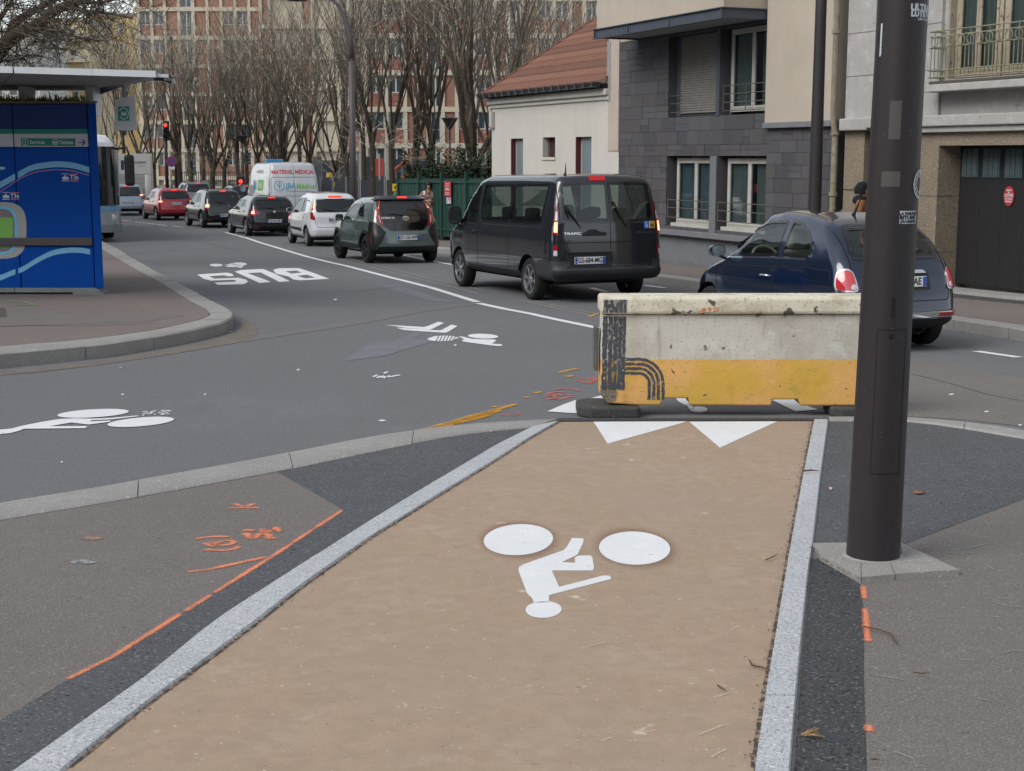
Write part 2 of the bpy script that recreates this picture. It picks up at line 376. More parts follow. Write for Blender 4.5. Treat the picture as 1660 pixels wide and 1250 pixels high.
sym('paint_scuff', sc_, 'broken white paint flecks in the middle of the road')
for q in ([(52, 884), (90, 880), (118, 886), (80, 893)],):
    sym('paint_fleck', [Z7(q)], None)
for (x, y, w) in ((235, 530, 4), (480, 600, 5), (1275, 600, 4), (196, 640, 4), (98, 750, 3), (540, 486, 5), (735, 560, 4), (1537, 640, 7), (1595, 668, 6), (1650, 690, 5), (330, 640, 3)):
    sym('paint_fleck', [PX([(x, y), (x + w, y - 1.2), (x + w * 1.4, y + .6), (x + w * .4, y + 1.4)])], None)
# bits of paint beyond the barrier
sym('give_way_tooth', [PX([(887, 668), (915, 656), (932, 650), (960, 646), (982, 640), (985, 668), (930, 671)])], 'white give way tooth partly hidden behind barrier foot')
sym('bicycle_symbol', [PX([(1090, 640), (1112, 642), (1119, 660), (1109, 657), (1100, 652)]), PX(ell(1133, 665, 14, 5, 16)), PX([(1112, 656), (1122, 659), (1126, 664), (1118, 665)])], 'white painted shape seen under the barrier')
sym('give_way_tooth', [PX([(1240, 644), (1292, 648), (1300, 656), (1326, 665), (1290, 668)])], 'white painted corner seen under barrier near pole')
# yellow, pink and orange site paint
def spray(name, base, under, power=1.0):
    """paint that thins out toward the edges of its ribbon (attribute 'cover') and in the hollows of the stone"""
    m = mat(name + '_mist', base, .92, spec=.1, noise=[(6, .25), (30, .12)]); n = m.node_tree.nodes; l = m.node_tree.links; b = n['Principled BSDF']
    if any(q.type == 'ATTRIBUTE' for q in n): return m
    at = n.new('ShaderNodeAttribute'); at.attribute_name = 'cover'; tc = n.new('ShaderNodeTexCoord')
    t = n.new('ShaderNodeTexNoise'); t.inputs['Scale'].default_value = 130; t.inputs['Detail'].default_value = 3; l.new(tc.outputs['Object'], t.inputs[0])
    t2 = n.new('ShaderNodeTexNoise'); t2.inputs['Scale'].default_value = 7; t2.inputs['Detail'].default_value = 4; l.new(tc.outputs['Object'], t2.inputs[0])
    a = n.new('ShaderNodeMath'); a.operation = 'MULTIPLY_ADD'; a.inputs[1].default_value = 1.1; l.new(t.outputs[0], a.inputs[0]); l.new(at.outputs['Fac'], a.inputs[2])
    a2 = n.new('ShaderNodeMath'); a2.operation = 'MULTIPLY_ADD'; a2.inputs[1].default_value = .9; l.new(t2.outputs[0], a2.inputs[0]); l.new(a.outputs[0], a2.inputs[2])
    r = n.new('ShaderNodeMapRange'); r.inputs[1].default_value = 1.40; r.inputs[2].default_value = 2.02; r.inputs[4].default_value = .95 * power; l.new(a2.outputs[0], r.inputs[0]); l.new(r.outputs[0], b.inputs['Alpha'])
    return m
def soft(name, lines, w, m, label, parent, dz):
    mb = MB(); cov = []; inv = wm(parent).inverted()
    for ln in lines:
        q = [Vector(t) for t in PX(ln)]; L_ = sum((b - a).length for a, b in zip(q, q[1:])); q = resample(q, min(300, max(4, int(L_ / .025)))); vs = []; n_ = len(q)
        for i, p in enumerate(q):
            d = (q[min(i + 1, n_ - 1)] - q[max(i - 1, 0)]).normalized(); nn = Vector((-d.y, d.x)); e = 0.15 if i in (0, n_ - 1) else 1.0
            for k, c_ in ((-1.1, 0), (-.45, .75), (0, 1), (.45, .75), (1.1, 0)):
                x = p + nn * w * k; vs.append(tuple(inv @ Vector((x.x, x.y, g(x.y) + dz)))); cov.append(c_ * e)
        mb.add(vs, [(5 * i + j, 5 * i + j + 1, 5 * i + j + 6, 5 * i + j + 5) for i in range(n_ - 1) for j in range(4)])
    o = mb.build(name, m, parent); at = o.data.attributes.new('cover', 'FLOAT', 'POINT'); at.data.foreach_set('value', cov)
    if label: o['label'] = label
    return o
ORM, PNM, YEM = spray('orange', rgb('ee9470'), None), spray('pink', rgb('d87a70'), None, .85), spray('yellow', rgb('dca540'), None)
def scrib(name, lines, w, m, label, parent=None, dz=.0056):
    if m is ORA: return soft(name, lines, w * .95, ORM, label, parent or road, dz)
    if m is PNK: return soft(name, lines, w * .8, PNM, label, parent or road, dz)
    if m is YEL: return soft(name, lines, w, YEM, label, parent or road, dz)
    pl = []
    for ln in lines:
        q = [Vector(t) for t in PX(ln)]; L_ = sum((b - a).length for a, b in zip(q, q[1:])); pl += stroke(resample(q, min(260, max(3, int(L_ / max(.02, w * .5))))), w, .22, R)
    return mark(name, pl, m, label, dz, parent)
scrib('yellow_line', [[(676, 701), (700, 694), (730, 686), (765, 675), (800, 666), (836, 656)], [(725, 689), (760, 680), (800, 668)], [(700, 697), (740, 687), (775, 679), (812, 665)]], .055, YEL, 'ragged yellow paint line by the kerb')
for q in ([(846, 646), (860, 644)], [(864, 638), (880, 636)], [(905, 605), (922, 601), (937, 598)], [(918, 612), (930, 609)], [(955, 514), (970, 508)], [(797, 661), (808, 660)]): scrib('yellow_fleck', [q], .05, YEL, None)
scrib('spray_mark', [zoom(600, 480, 4.368, l) for l in ([(1450, 590), (1540, 592), (1612, 575)], [(1470, 598), (1520, 615), (1580, 600), (1610, 585)], [(1480, 622), (1540, 622), (1600, 605)])], .05, PNK, 'pink spray scribble nearest the barrier')
scrib('spray_mark', [zoom(600, 480, 4.368, l) for l in ([(1280, 668), (1350, 660), (1420, 658), (1495, 676)], [(1240, 700), (1300, 685), (1360, 678), (1370, 690)], [(1230, 718), (1290, 700), (1370, 706), (1440, 704)], [(1240, 738), (1300, 728), (1350, 738), (1390, 722), (1445, 712)], [(1300, 700), (1320, 735)])], .045, PNK, 'pink spray number scrawled on the road')
scrib('spray_mark', [zoom(600, 480, 4.368, l) for l in ([(900, 840), (960, 848), (1080, 828)], [(930, 850), (1010, 852), (1070, 840)])], .02, PNK, 'faint pink spray lines beside the yellow line')

# --- foreground footway (flush with the road)
KT = [(-330, 880), (-150, 851), (0, 820), (150, 796), (250, 778), (400, 751), (500, 731), (600, 711), (700, 697), (800, 688), (905, 683)]
KB = [(-330, 910), (-150, 880), (0, 846), (150, 821), (250, 804), (455, 766), (540, 748), (640, 727), (740, 708), (810, 699), (872, 694)]
footL = PX(KB[1:]) + PX([(860, 697), (700, 790), (560, 880), (400, 990), (200, 1130), (30, 1250), (-250, 1450)]) + [(-7, 1.5), (-9, 6)]
foot = sheet('footway', [PX([(-1000, 1018), (-330, 893), (0, 833), (455, 759), (640, 720), (800, 694), (905, 684), (1320, 684), (1475, 683), (1560, 689), (1660, 706), (1800, 736), (2000, 790)]) + [(7, 7.0), (12, 4), (12, -6), (-12, -6), (-12, 6)]], ASPH_OLD, .006, kind='structure')
foot['label'] = 'worn brown asphalt footway in the foreground'
OUT = [(-120, 1358), (34, 1250), (49, 1238), (239, 1101), (341, 1015.6), (439, 952), (600, 848), (700, 787), (800, 727), (862, 696)]
INN = [(-10, 1358), (112, 1250), (219.5, 1162), (312, 1094), (415, 1015.6), (488, 957), (600, 876.6), (700, 814), (800, 752), (860, 713), (907, 686)]
ORL = [(-60, 1205), (0, 1172), (110, 1105), (180, 1070), (295, 997), (350, 962), (440, 905), (500, 866), (556, 828)]
RL_ = [(1213, 1358), (1222, 1250), (1240, 1130), (1262, 1000), (1282, 880), (1300, 780), (1319, 684)]
RR_ = [(1275, 1358), (1282, 1250), (1290, 1150), (1300, 1040), (1311, 930), (1318, 890), (1330, 780), (1343, 684)]
sheet('fresh_asphalt', [PX(ORL + [(450, 767), (540, 748), (640, 727), (740, 708), (810, 699), (872, 692)] + OUT[::-1] + [(-240, 1330)])], ASPH_NEW, .0075, foot)
sheet('fresh_asphalt', [PX([(1343, 686), (1475, 684), (1560, 697), (1660, 714), (1800, 745), (1800, 745), (1660, 811), (1462, 886), (1400, 889), (1318, 889), (1330, 780)])], ASPH_NEW, .0075, foot)['label'] = 'dark fresh asphalt right of the pole'
sheet('fresh_asphalt', [PX([(1313, 908), (1325, 908), (1394, 950), (1401, 1000), (1400, 1100), (1405, 1250), (1407, 1358), (1275, 1358), (1282, 1250), (1290, 1150), (1300, 1040)])], ASPH_COARSE, .0075, foot)['label'] = 'narrow coarse dark asphalt strip below the pole'
lane = sheet('cycle_lane', [PX(INN + [(1319, 684)] + RL_[::-1] + [(1100, 1800), (-400, 1800)])], LANE, .0095, kind='structure')
lane['label'] = 'tan resin cycle lane running toward the barrier'
# dark seams and dirt along the lane edges
scrib('dirt_seam', [INN[1:]], .018, mat('seam_dirt', rgb('4a4038'), .95, spots=[(30, .5, rgb('8a7765'))]), 'earth caught along left granite edge', lane, .0115)
scrib('dirt_seam', [RL_[1:]], .020, MATS['seam_dirt'], 'earth caught along right granite edge', lane, .0115)
scrib('dirt_seam', [RR_[:5]], .016, MATS['joint_tar'], None, foot, .0090)
scrib('dirt_seam', [OUT[1:]], .012, MATS['joint_tar'], None, foot, .0090)
# granite strips: separate stones
def stones(outer, inner, name, L, dz, m, parent, gap=.003, skirt=.04, lab=None, rb=None):
    o = [Vector(p) for p in PX(outer)]; i_ = [Vector(p) for p in PX(inner)]
    tot = sum((b - a).length for a, b in zip(o, o[1:])); n = max(1, round(tot / L)); sub = 4
    A_ = resample(o, n * sub); B_ = resample(i_, n * sub); out = []
    for k in range(n):
        a = A_[k * sub:k * sub + sub + 1]; b = B_[k * sub:k * sub + sub + 1]
        def inset(lst):
            l2 = [v.copy() for v in lst]; l2[0] += (lst[1] - lst[0]).normalized() * gap; l2[-1] += (lst[-2] - lst[-1]).normalized() * gap; return l2
        a = inset(a); b = inset(b)
        q = [[tuple(a[j]), tuple(a[j + 1]), tuple(b[j + 1]), tuple(b[j])] for j in range(sub)]
        s = solid_strip(name, a, b, m, dz + R.uniform(-.0015, .0015), skirt, parent); out.append(s)
    return out
def solid_strip(name, a, b, m, dz, skirt, parent, bev=.012):
    """stone with rounded long edges, sampled across"""
    n = len(a); vs = []; fs = []
    ts = [0, 0.0, .06, .5, .94, 1.0, 1.0]; zs = [-skirt, -bev, 0, 0.001, 0, -bev, -skirt]
    inv = wm(parent).inverted() if parent is not None else Matrix.Identity(4)
    for j in range(n):
        for t, z in zip(ts, zs):
            p = a[j].lerp(b[j], t); vs.append(tuple(inv @ Vector((p.x, p.y, g(p.y) + dz + z))))
    m_ = len(ts)
    for j in range(n - 1):
        for t in range(m_ - 1): fs.append((j * m_ + t, j * m_ + t + 1, (j + 1) * m_ + t + 1, (j + 1) * m_ + t))
    fs += [tuple(range(m_)), tuple((n - 1) * m_ + t for t in range(m_))[::-1]]
    mb = MB(); mb.add(vs, fs); o = mb.build(name, m, parent, smooth=35, fix=True); return o
KT2 = [(-1000, 1004), (-330, 880), (-150, 851), (0, 820), (150, 796), (250, 778), (400, 751), (500, 731), (600, 711), (700, 697), (800, 688), (907, 683)]
KB2 = [(-1000, 1044), (-330, 910), (-150, 880), (0, 846), (150, 821), (250, 804), (455, 766), (540, 748), (640, 727), (740, 708), (810, 700), (870, 695)]
stones(KT2, KB2, 'granite_stone', 1.05, .022, GRAN_D, foot)
sheet('flush_edging', [PX([(905, 681), (1343, 681), (1343, 685), (905, 686)])], ASPH_COARSE, .016, foot)
stones([(1343, 680), (1475, 679.5), (1600, 692), (1660, 702), (1760, 722), (1950, 765)], [(1343, 684), (1475, 685), (1560, 697), (1660, 714), (1760, 737), (1950, 782)], 'granite_stone', 1.05, .022, GRAN_D, foot)
stones(OUT, INN, 'granite_edging', .98, .020, GRAN, foot, gap=.001)
stones(RR_, RL_, 'granite_edging', .98, .020, GRAN, foot, gap=.001)
# lane symbols
sheet('give_way_tooth', [PX([(962, 686), (1115, 685.5), (985, 722)])], PAINT, .0110, lane)['label'] = 'left white triangle at the end of the lane'
sheet('give_way_tooth', [PX([(1117, 686), (1260, 685.5), (1167, 728.5)])], PAINT, .0110, lane)['label'] = 'right white triangle at the end of the lane'
Zc = lambda pts: PX(zoom(600, 800, 2.767, pts))
for q in ([(905, 210), (957, 212), (957, 228), (932, 283), (915, 293), (860, 319), (919, 322), (919, 297), (935, 290), (985, 288), (997, 296), (1004, 345), (998, 357), (815, 357), (848, 431), (1043, 380), (1070, 380), (1083, 389), (1076, 397), (803, 468), (802, 492), (806, 500), (735, 505), (727, 482), (705, 462), (665, 357), (667, 342), (688, 329), (865, 266), (882, 250)],):
    sheet('bicycle_symbol', [Zc(q), Zc(ell(778, 533, 81, 38, 28, -2))], PAINT, .0110, lane)['label'] = 'white rider figure painted in the cycle lane'
sheet('symbol_wheel', [Zc(ell(665, 218, 156, 70, 40, -3))], PAINT, .0111, lane)['label'] = 'left white wheel of the lane bicycle symbol'
sheet('symbol_wheel', [Zc(ell(1186, 256, 160, 75, 40, 2))], PAINT, .0111, lane)['label'] = 'right white wheel of the lane bicycle symbol'
# overspray halo soaked into the resin round the two painted wheels
n = LANE.node_tree.nodes; l = LANE.node_tree.links; bsd = n['Principled BSDF']; src = bsd.inputs['Base Color'].links[0].from_socket; tc = n.new('ShaderNodeTexCoord')
for cx, cy, ex, ey in ((668, 214, 160, 74), (1190, 250, 166, 80)):
    c_ = Vector(Zc([(cx, cy)])[0]); rx_ = abs(Zc([(cx + ex, cy)])[0][0] - c_.x); ry_ = abs(Zc([(cx, cy - ey)])[0][1] - c_.y)
    mp = n.new('ShaderNodeMapping'); mp.vector_type = 'POINT'; mp.inputs['Location'].default_value = (-c_.x / rx_, -c_.y / ry_, 0); mp.inputs['Scale'].default_value = (1 / rx_, 1 / ry_, 0); l.new(tc.outputs['Object'], mp.inputs[0])
    ln = n.new('ShaderNodeVectorMath'); ln.operation = 'LENGTH'; l.new(mp.outputs[0], ln.inputs[0])
    nz_ = n.new('ShaderNodeTexNoise'); nz_.inputs['Scale'].default_value = 14; l.new(tc.outputs['Object'], nz_.inputs[0]); ad = n.new('ShaderNodeMath'); ad.operation = 'MULTIPLY_ADD'; ad.inputs[1].default_value = .25; l.new(nz_.outputs[0], ad.inputs[0]); l.new(ln.outputs['Value'], ad.inputs[2])
    mr = n.new('ShaderNodeMapRange'); mr.interpolation_type = 'SMOOTHSTEP'; mr.inputs[1].default_value = 1.0; mr.inputs[2].default_value = 1.38; mr.inputs[3].default_value = .75; mr.inputs[4].default_value = 0; l.new(ad.outputs[0], mr.inputs[0])
    mxx = n.new('ShaderNodeMix'); mxx.data_type = 'RGBA'; l.new(mr.outputs[0], mxx.inputs[0]); l.new(src, mxx.inputs[6]); mxx.inputs[7].default_value = rgb('7c6350') + (1,); src = mxx.outputs[2]
l.new(src, bsd.inputs['Base Color'])
# orange layout marks
scrib('layout_line', [[(105, 1107), (180, 1070), (250, 1026), (295, 997)], [(345, 966), (400, 931), (440, 906), (500, 866), (556, 829)], [(298, 996), (345, 966)]], .022, ORA, 'long orange sprayed layout line', foot, .0090)
scrib('layout_line', [[(298, 931), (340, 926), (380, 917), (437, 905)]], .032, ORA, 'short orange sprayed layout line', foot, .0090)
K_ = lambda *ls: [zoom(180, 800, 3.905, l) for l in ls]
scrib('sprayed_letter', K_([(715, 103), (840, 100), (965, 101)], [(775, 70), (805, 84), (845, 99)], [(918, 68), (880, 84), (850, 99)]), .03, ORA, 'orange sprayed letter K', foot, .0090)
scrib('sprayed_number', K_([(820, 245), (880, 243), (935, 246)], [(865, 257), (862, 275), (885, 294), (915, 295), (932, 272), (960, 262), (995, 272), (1000, 296), (1025, 297), (1035, 285)], [(940, 232), (970, 245), (950, 258), (995, 254), (1000, 238)], [(1005, 230), (1035, 226), (1050, 242), (1062, 250), (1030, 252)]), .035, ORA, 'orange sprayed number beside the layout line', foot, .0090)
scrib('sprayed_number', K_([(520, 306), (580, 291), (650, 284), (775, 286)], [(567, 366), (640, 369), (720, 372), (790, 362), (820, 340)], [(585, 320), (620, 332), (640, 347), (670, 330), (650, 316), (600, 322)], [(670, 330), (700, 310), (760, 308), (778, 318), (760, 334), (700, 342), (672, 330)]), .03, ORA, 'orange sprayed 8 in brackets', foot, .0090)
scrib('spray_blot', [[(133, 877), (145, 874), (160, 877)]], .06, mat('spray_faint', rgb('a07868'), .9, spots=[(30, .48, rgb('706a66'))]), 'faint orange blot', foot, .0085)
scrib('spray_blot', [[(115, 915), (130, 912), (152, 916)]], .05, mat('paint_faint', rgb('8f9496'), .9, spots=[(30, .48, rgb('706a66'))]), 'faint white blot', foot, .0085)
scrib('layout_line', [[(1399, 952), (1402, 976)], [(1402, 988), (1404, 1012), (1407, 1045)], [(1408, 1178), (1409, 1192)]], .022, ORA, 'broken orange sprayed line beside the dark strip', foot, .0090)
scrib('scratch', [zoom(1160, 850, 3.124, l) for l in ([(1160, 150), (1240, 158), (1310, 150)], [(1200, 140), (1300, 125), (1380, 105)], [(1400, 400), (1470, 422), (1550, 430)], [(1330, 893), (1400, 905)], [(1465, 660), (1500, 650), (1555, 650)], [(1230, 690), (1270, 700), (1305, 697)], [(780, 770), (860, 782), (960, 800)], [(1420, 380), (1500, 390)], [(900, 1160), (1000, 1200)], [(1370, 215), (1410, 235)])], .009, mat('scrape', rgb('918d8a'), .9, spots=[(120, .50, rgb('797573'))]), 'pale scrapes in the footway', foot, .0078)
scrib('scratch', [zoom(600, 800, 2.767, l) for l in ([(1230, 1085), (1280, 1078)], [(1470, 1100), (1590, 1050)], [(1525, 1200), (1600, 1160)], [(970, 700), (1060, 680), (1170, 680)], [(1035, 1125), (1080, 1110)], [(260, 316), (310, 318)], [(1540, 930), (1620, 905)], [(1610, 625), (1655, 605)], [(1280, 518), (1320, 520)], [(290, 975), (335, 980)])], .011, mat('scrape_pale', rgb('b3a18f'), .9, spots=[(120, .50, rgb('a39180'))]), 'pale scrapes in the resin', lane, .0105)

# --- granite collar slabs round the lamp post
def slab(pts, m=GRAN_D):
    return sheet('granite_slab', [PX(pts)], m, .030, foot, skirt=.04)
slab([(1318, 891), (1372, 890), (1372, 914), (1395, 921), (1395, 947.5), (1330, 912)])
slab([(1396, 921), (1440, 918), (1450, 942.5), (1396, 947.5)])
slab([(1441, 918), (1462, 908), (1462, 891), (1555, 935), (1451, 942)])
slab([(1373, 889.5), (1461, 889.5), (1461, 907), (1373, 912)])

# --- raised kiosk pavement on the left
PVI = [(-700, 618), (-300, 592), (-150, 578), (0, 562), (56, 557), (154, 548), (251, 534), (317, 519.6), (338, 512), (340, 507), (333, 500), (289, 476), (230, 441.5), (175, 409), (120, 378), (60, 352)]
PVO = [(-700, 632), (-300, 602), (-150, 588), (0, 572.5), (54, 568), (164, 557.5), (252, 544.5), (320, 532), (359, 523), (377, 514), (378.5, 507), (369, 499), (323, 476), (256, 441), (190, 402), (132, 372), (70, 347)]
PW = lambda pts: [tuple(P(x, y, .14).xy) for x, y in pts]
pav = sheet('pavement', [PW(PVI) + [(-45, 110), (-60, 60), (-60, 20)]], mat('pavement_asphalt', rgb('7a716c'), .92, spec=.2, noise=[(.7, .14), (4, .1)], spots=[(120, .62, (.27, .25, .24)), (170, .64, (.08, .07, .07))], bump=(110, .5, .004)), .14, kind='structure', skirt=.2)
pav['label'] = 'raised asphalt pavement under the blue kiosk'
def kerbstones(outer, inner, parent, L, dz=.142, m=GRAN_D, h=.2):
    o = [Vector(p) for p in PW(outer)]; i_ = [Vector(p) for p in PW(inner)]
    tot = sum((b - a).length for a, b in zip(o, o[1:])); n = round(tot / L); sub = 5
    A_ = resample(o, n * sub); B_ = resample(i_, n * sub)
    for k in range(n):
        a = [v.copy() for v in A_[k * sub:k * sub + sub + 1]]; b = [v.copy() for v in B_[k * sub:k * sub + sub + 1]]
        for l_ in (a, b):
            d0 = (l_[1] - l_[0]).normalized() * .008; d1 = (l_[-2] - l_[-1]).normalized() * .008; l_[0] += d0; l_[-1] += d1
        solid_strip('kerb_stone', a, b, m, dz + R.uniform(-.004, .004), h, parent, .018)
kerbstones(PVO, PVI, pav, 1.15)
scrib('spray_mark', [[(10, 508), (35, 505), (62, 512), (40, 511), (15, 513)]], .05, GRNS, 'faded green spray on the pavement', pav, .145)
mark('tar_joint', stroke(PW([(0, 530), (60, 528), (130, 529), (250, 524)]), .03), SEAL, None, .143, pav)
mark('asphalt_patch', [PW([(60, 500), (170, 506), (300, 512), (240, 521), (120, 526), (0, 529), (0, 506)])], ASPH_OLD, None, .1425, pav)
mark('drain_cover', [PW([(0, 500), (8, 500), (11, 514), (0, 515)])], mat('iron_dull', rgb('5a5650'), .8, spots=[(40, .5, rgb('3a3632'))]), None, .146, pav)

# --- far pavement along the buildings
def offs(u, n): p = U2W(u, n); return (p.x, p.y)
k1 = [(1900, 580), (1760, 553), (1660, 533.5), (1560, 519), (1400, 495), (1250, 471), (1130, 455), (1074, 447.5), (900, 424), (715, 402)]
k1w = [tuple(P(x, y, .14).xy) for x, y in k1] + [(-6.5, 48), (-11.5, 60), (-18, 75)]
k1i = []
for i, p in enumerate(k1w):
    a = Vector(k1w[max(0, i - 1)]); b = Vector(k1w[min(len(k1w) - 1, i + 1)]); d = (b - a).normalized(); nn = Vector((d.y, -d.x)); k1i.append(tuple(Vector(p) + nn * .28))
farpav = sheet('far_pavement', [k1i + [(-12, 78), (60, 60), (40, 5), (k1i[0][0] + 3, k1i[0][1] - 2)]], MATS['pavement_asphalt'], .14, kind='structure', skirt=.2)
farpav['label'] = 'far pavement along the buildings'
A_ = resample([Vector(p) for p in k1w], 58 * 3); B_ = resample([Vector(p) for p in k1i], 58 * 3)
for k in range(58):
    a = [v.copy() for v in A_[k * 3:k * 3 + 4]]; b = [v.copy() for v in B_[k * 3:k * 3 + 4]]
    for l_ in (a, b): l_[0] += (l_[1] - l_[0]).normalized() * .006; l_[-1] += (l_[-2] - l_[-1]).normalized() * .006
    solid_strip('kerb_stone', a, b, GRAN_D, .142 + R.uniform(-.004, .004), .2, farpav, .018)
# dark setts at the foot of the garage, with a pale stone threshold
SETT = mat('basalt_sett', rgb('4c4b4d'), .8, noise=[(9, .2)], bump=(50, .4, .004)); 
for i in range(16):
    u0 = 8.6 + i * .42
    q = [offs(u0 + .02, -.62), offs(u0 + .40, -.62), offs(u0 + .40, -.16), offs(u0 + .02, -.16)]
    sheet('paving_sett', [q], SETT, .149, farpav, skirt=.02)
sheet('threshold_stone', [[offs(8.3, -.16), offs(16, -.16), offs(16, .3), offs(8.3, .3)]], GRAN_D, .20, farpav, skirt=.12)

# --- twigs, straw and litter lying about
TW = mat('twig_bark', rgb('5a4438'), .9)
def twig(px, r, label, dz=.018, m=TW, cat='twig'):
    pts = [P(x, y, dz) for x, y in px]; c = pts[0]; o = thing('twig', label, cat, tuple(c))
    MB().tube([p + Vector((0, 0, r)) for p in pts], [r * .9] * (len(pts) - 1) + [r * .3], 6).build('stem', m, o, local=False)
    return o
twig([(1400, 1017), (1425, 1022), (1445, 1029), (1449, 1040), (1458, 1047)], .0035, 'curled brown twig lying right of the orange line')
twig([(1215, 1072), (1219, 1080), (1235, 1083), (1249, 1089)], .0035, 'thin brown twig lying across the right granite edge')
twig([(1481, 1091), (1495, 1093), (1508, 1092)], .003, 'short dark twig on the grey footway at right')
twig([(1241, 909), (1254, 903), (1262, 899)], .003, 'tiny twig on the tan lane level with lamp post foot')
twig([(1302, 765), (1315, 764), (1328, 765)], .006, 'small twig across the granite edging near the barrier', .03)
twig([(1412, 1233), (1420, 1232), (1427, 1234)], .003, 'tiny dark twig at the bottom right of the footway')
twig([(1163, 1112), (1170, 1117), (1177, 1120)], .003, 'tiny dark twig at the right of the tan lane')
st = thing('straw_tuft', 'tuft of yellow dry straw on the dark strip', 'straw', tuple(P(1300, 1192, .012)))
mb = MB()
for i in range(14):
    x0 = R.uniform(1297, 1312); y0 = R.uniform(1188, 1194); x1 = x0 + R.uniform(16, 32); y1 = y0 + R.uniform(-9, 4)
    mb.tube([P(x0, y0, .016), P((x0 + x1) / 2, (y0 + y1) / 2 - 1, .024), P(x1, y1, .016)], .0012, 4)
mb.build('stalk', mat('straw', rgb('a8875a'), .9), st, local=False)
def leaf(px, py, s, label, m):
    c = P(px, py, .014); o = thing('fallen_leaf', label, 'leaf', tuple(c))
    a = R.uniform(0, 6); vs = []
    for i in range(9):
        t = i / 8; w = math.sin(math.pi * t) * .38 * s; vs += [(t * s - s / 2, w, .006 * math.sin(t * 5) + .004), (t * s - s / 2, 0, .001), (t * s - s / 2, -w, .01 * t)]
    fs = []
    for i in range(8):
        b = i * 3; fs += [(b, b + 3, b + 4, b + 1), (b + 1, b + 4, b + 5, b + 2)]
    M = Matrix.Rotation(a, 4, 'Z'); mb = MB(); mb.M = M; mb.add(vs, fs); mb.build('blade', m, o)
LEAFM = mat('dry_leaf', rgb('8a5c40'), .8)
leaf(1490, 799, .07, 'small rust coloured leaf on dark asphalt right of the pole', LEAFM)
leaf(1344, 793, .04, 'tiny pale leaf on dark asphalt behind the pole foot', mat('pale_leaf', rgb('b5a58c'), .8))
# white litter
def litter(px, py, s, label, dz=.01):
    c = P(px, py, dz); o = thing('litter', label, 'litter', tuple(c)); mb = MB()
    vs = [(-s, -s * .3, 0), (-s * .2, -s * .5, s * .25), (s, -s * .2, .02), (s * .7, s * .4, s * .2), (0, s * .3, .01), (-s * .8, s * .35, s * .15)]
    mb.add(vs, [(0, 1, 4), (1, 2, 3), (1, 3, 4), (0, 4, 5)]); mb.build('wrapper', mat('litter_white', rgb('d8d8d4'), .7), o)
litter(1627, 533, .09, 'crumpled white wrapper by the far kerb at right', .0)
litter(378, 538, .05, 'small white scrap at the foot of left kerb corner', .0)
litter(198, 597, .03, 'tiny white scrap below the left kerb', .0)
# moss and grit along the edges: countless crumbs
mb = MB()
def crumb(p, s):
    vs = [(p.x + R.uniform(-s, s), p.y + R.uniform(-s, s), p.z + R.uniform(0, s)) for _ in range(4)]
    mb.add(vs, [(0, 1, 2), (0, 2, 3), (0, 3, 1), (1, 3, 2)])
def along(pts, n, spread, s0=.002, s1=.007, dz=.014):
    w_ = resample([Vector(p) for p in PX(pts)], 200)
    for i in range(n):
        q = w_[R.randrange(200)]; crumb(Vector((q.x + R.gauss(0, spread), q.y + R.gauss(0, spread), g(q.y) + dz)), R.uniform(s0, s1))
along(INN[1:], 900, .018); along(RL_[1:], 900, .018); along(RR_[:5], 250, .012); along([(1318, 891), (1330, 912), (1395, 948)], 120, .01, dz=.02)
for i in range(700):
    x = R.uniform(-1.6, 1.0) ; y = R.uniform(3.4, 9.6); p = Vector((x, y, g(y) + .0125)); crumb(p, R.uniform(.001, .003))
mb.build('grit', mat('grit', rgb('4d4036'), .95), None); tag(bpy.data.objects['grit'], 'earth and grit crumbs caught along lane edges', 'grit', kind='stuff')
# ================================================================== VEHICLES
RUB = mat('tyre_rubber', rgb('242424'), .85, spec=.3, noise=[(8, .2)], bump=(60, .3, .003))
BLK = mat('black_plastic', rgb('1d1e20'), .55, spec=.4, noise=[(5, .2)])
DARK = mat('underbody', rgb('0c0c0d'), .9)
CHR = mat('chrome', (.75, .75, .76), .12, metal=1.)
ALU = mat('wheel_silver', rgb('a6a8ab'), .3, metal=.75, noise=[(8, .3)])
ALD = mat('wheel_dark', rgb('2c2d30'), .4, metal=.4)
RED = mat('lamp_red', rgb('8e1418'), .15, coat=1.)
REDD = mat('lamp_dark_red', rgb('4a0d10'), .15, coat=1.)
CLR = mat('lamp_clear', rgb('c8c8ca'), .12, coat=1., noise=[(40, .35)])
LIT = mat('lamp_lit', rgb('c8201a'), .3, emit=((1.0, .05, .035), .75))
HOT = mat('lamp_hot', rgb('ff9060'), .3, emit=((1.0, .30, .16), 2.2))
GLS = glass_mat('car_glass', (.55, .62, .60), .03)
GLSV = glass_mat('car_glass_van', (.40, .46, .44), .03)
GLSD = glass_mat('car_glass_tinted', (.13, .155, .155), .03)
FRIT = mat('glass_border', rgb('08090a'), .12, coat=.5)
PLW = mat('plate_white', rgb('d0d2d4'), .5); PLB = mat('plate_blue', rgb('1f46a8'), .5); PLT = mat('plate_black', rgb('101010'), .6)
SEATG = mat('seat_grey', rgb('2a2c30'), .9); SEATC = mat('seat_cream', rgb('b9b3a4'), .8)
MIRR = mat('mirror_glass', (.6, .66, .68), .05, metal=1.)
SEAM = mat('panel_gap', rgb('050505'), .9)

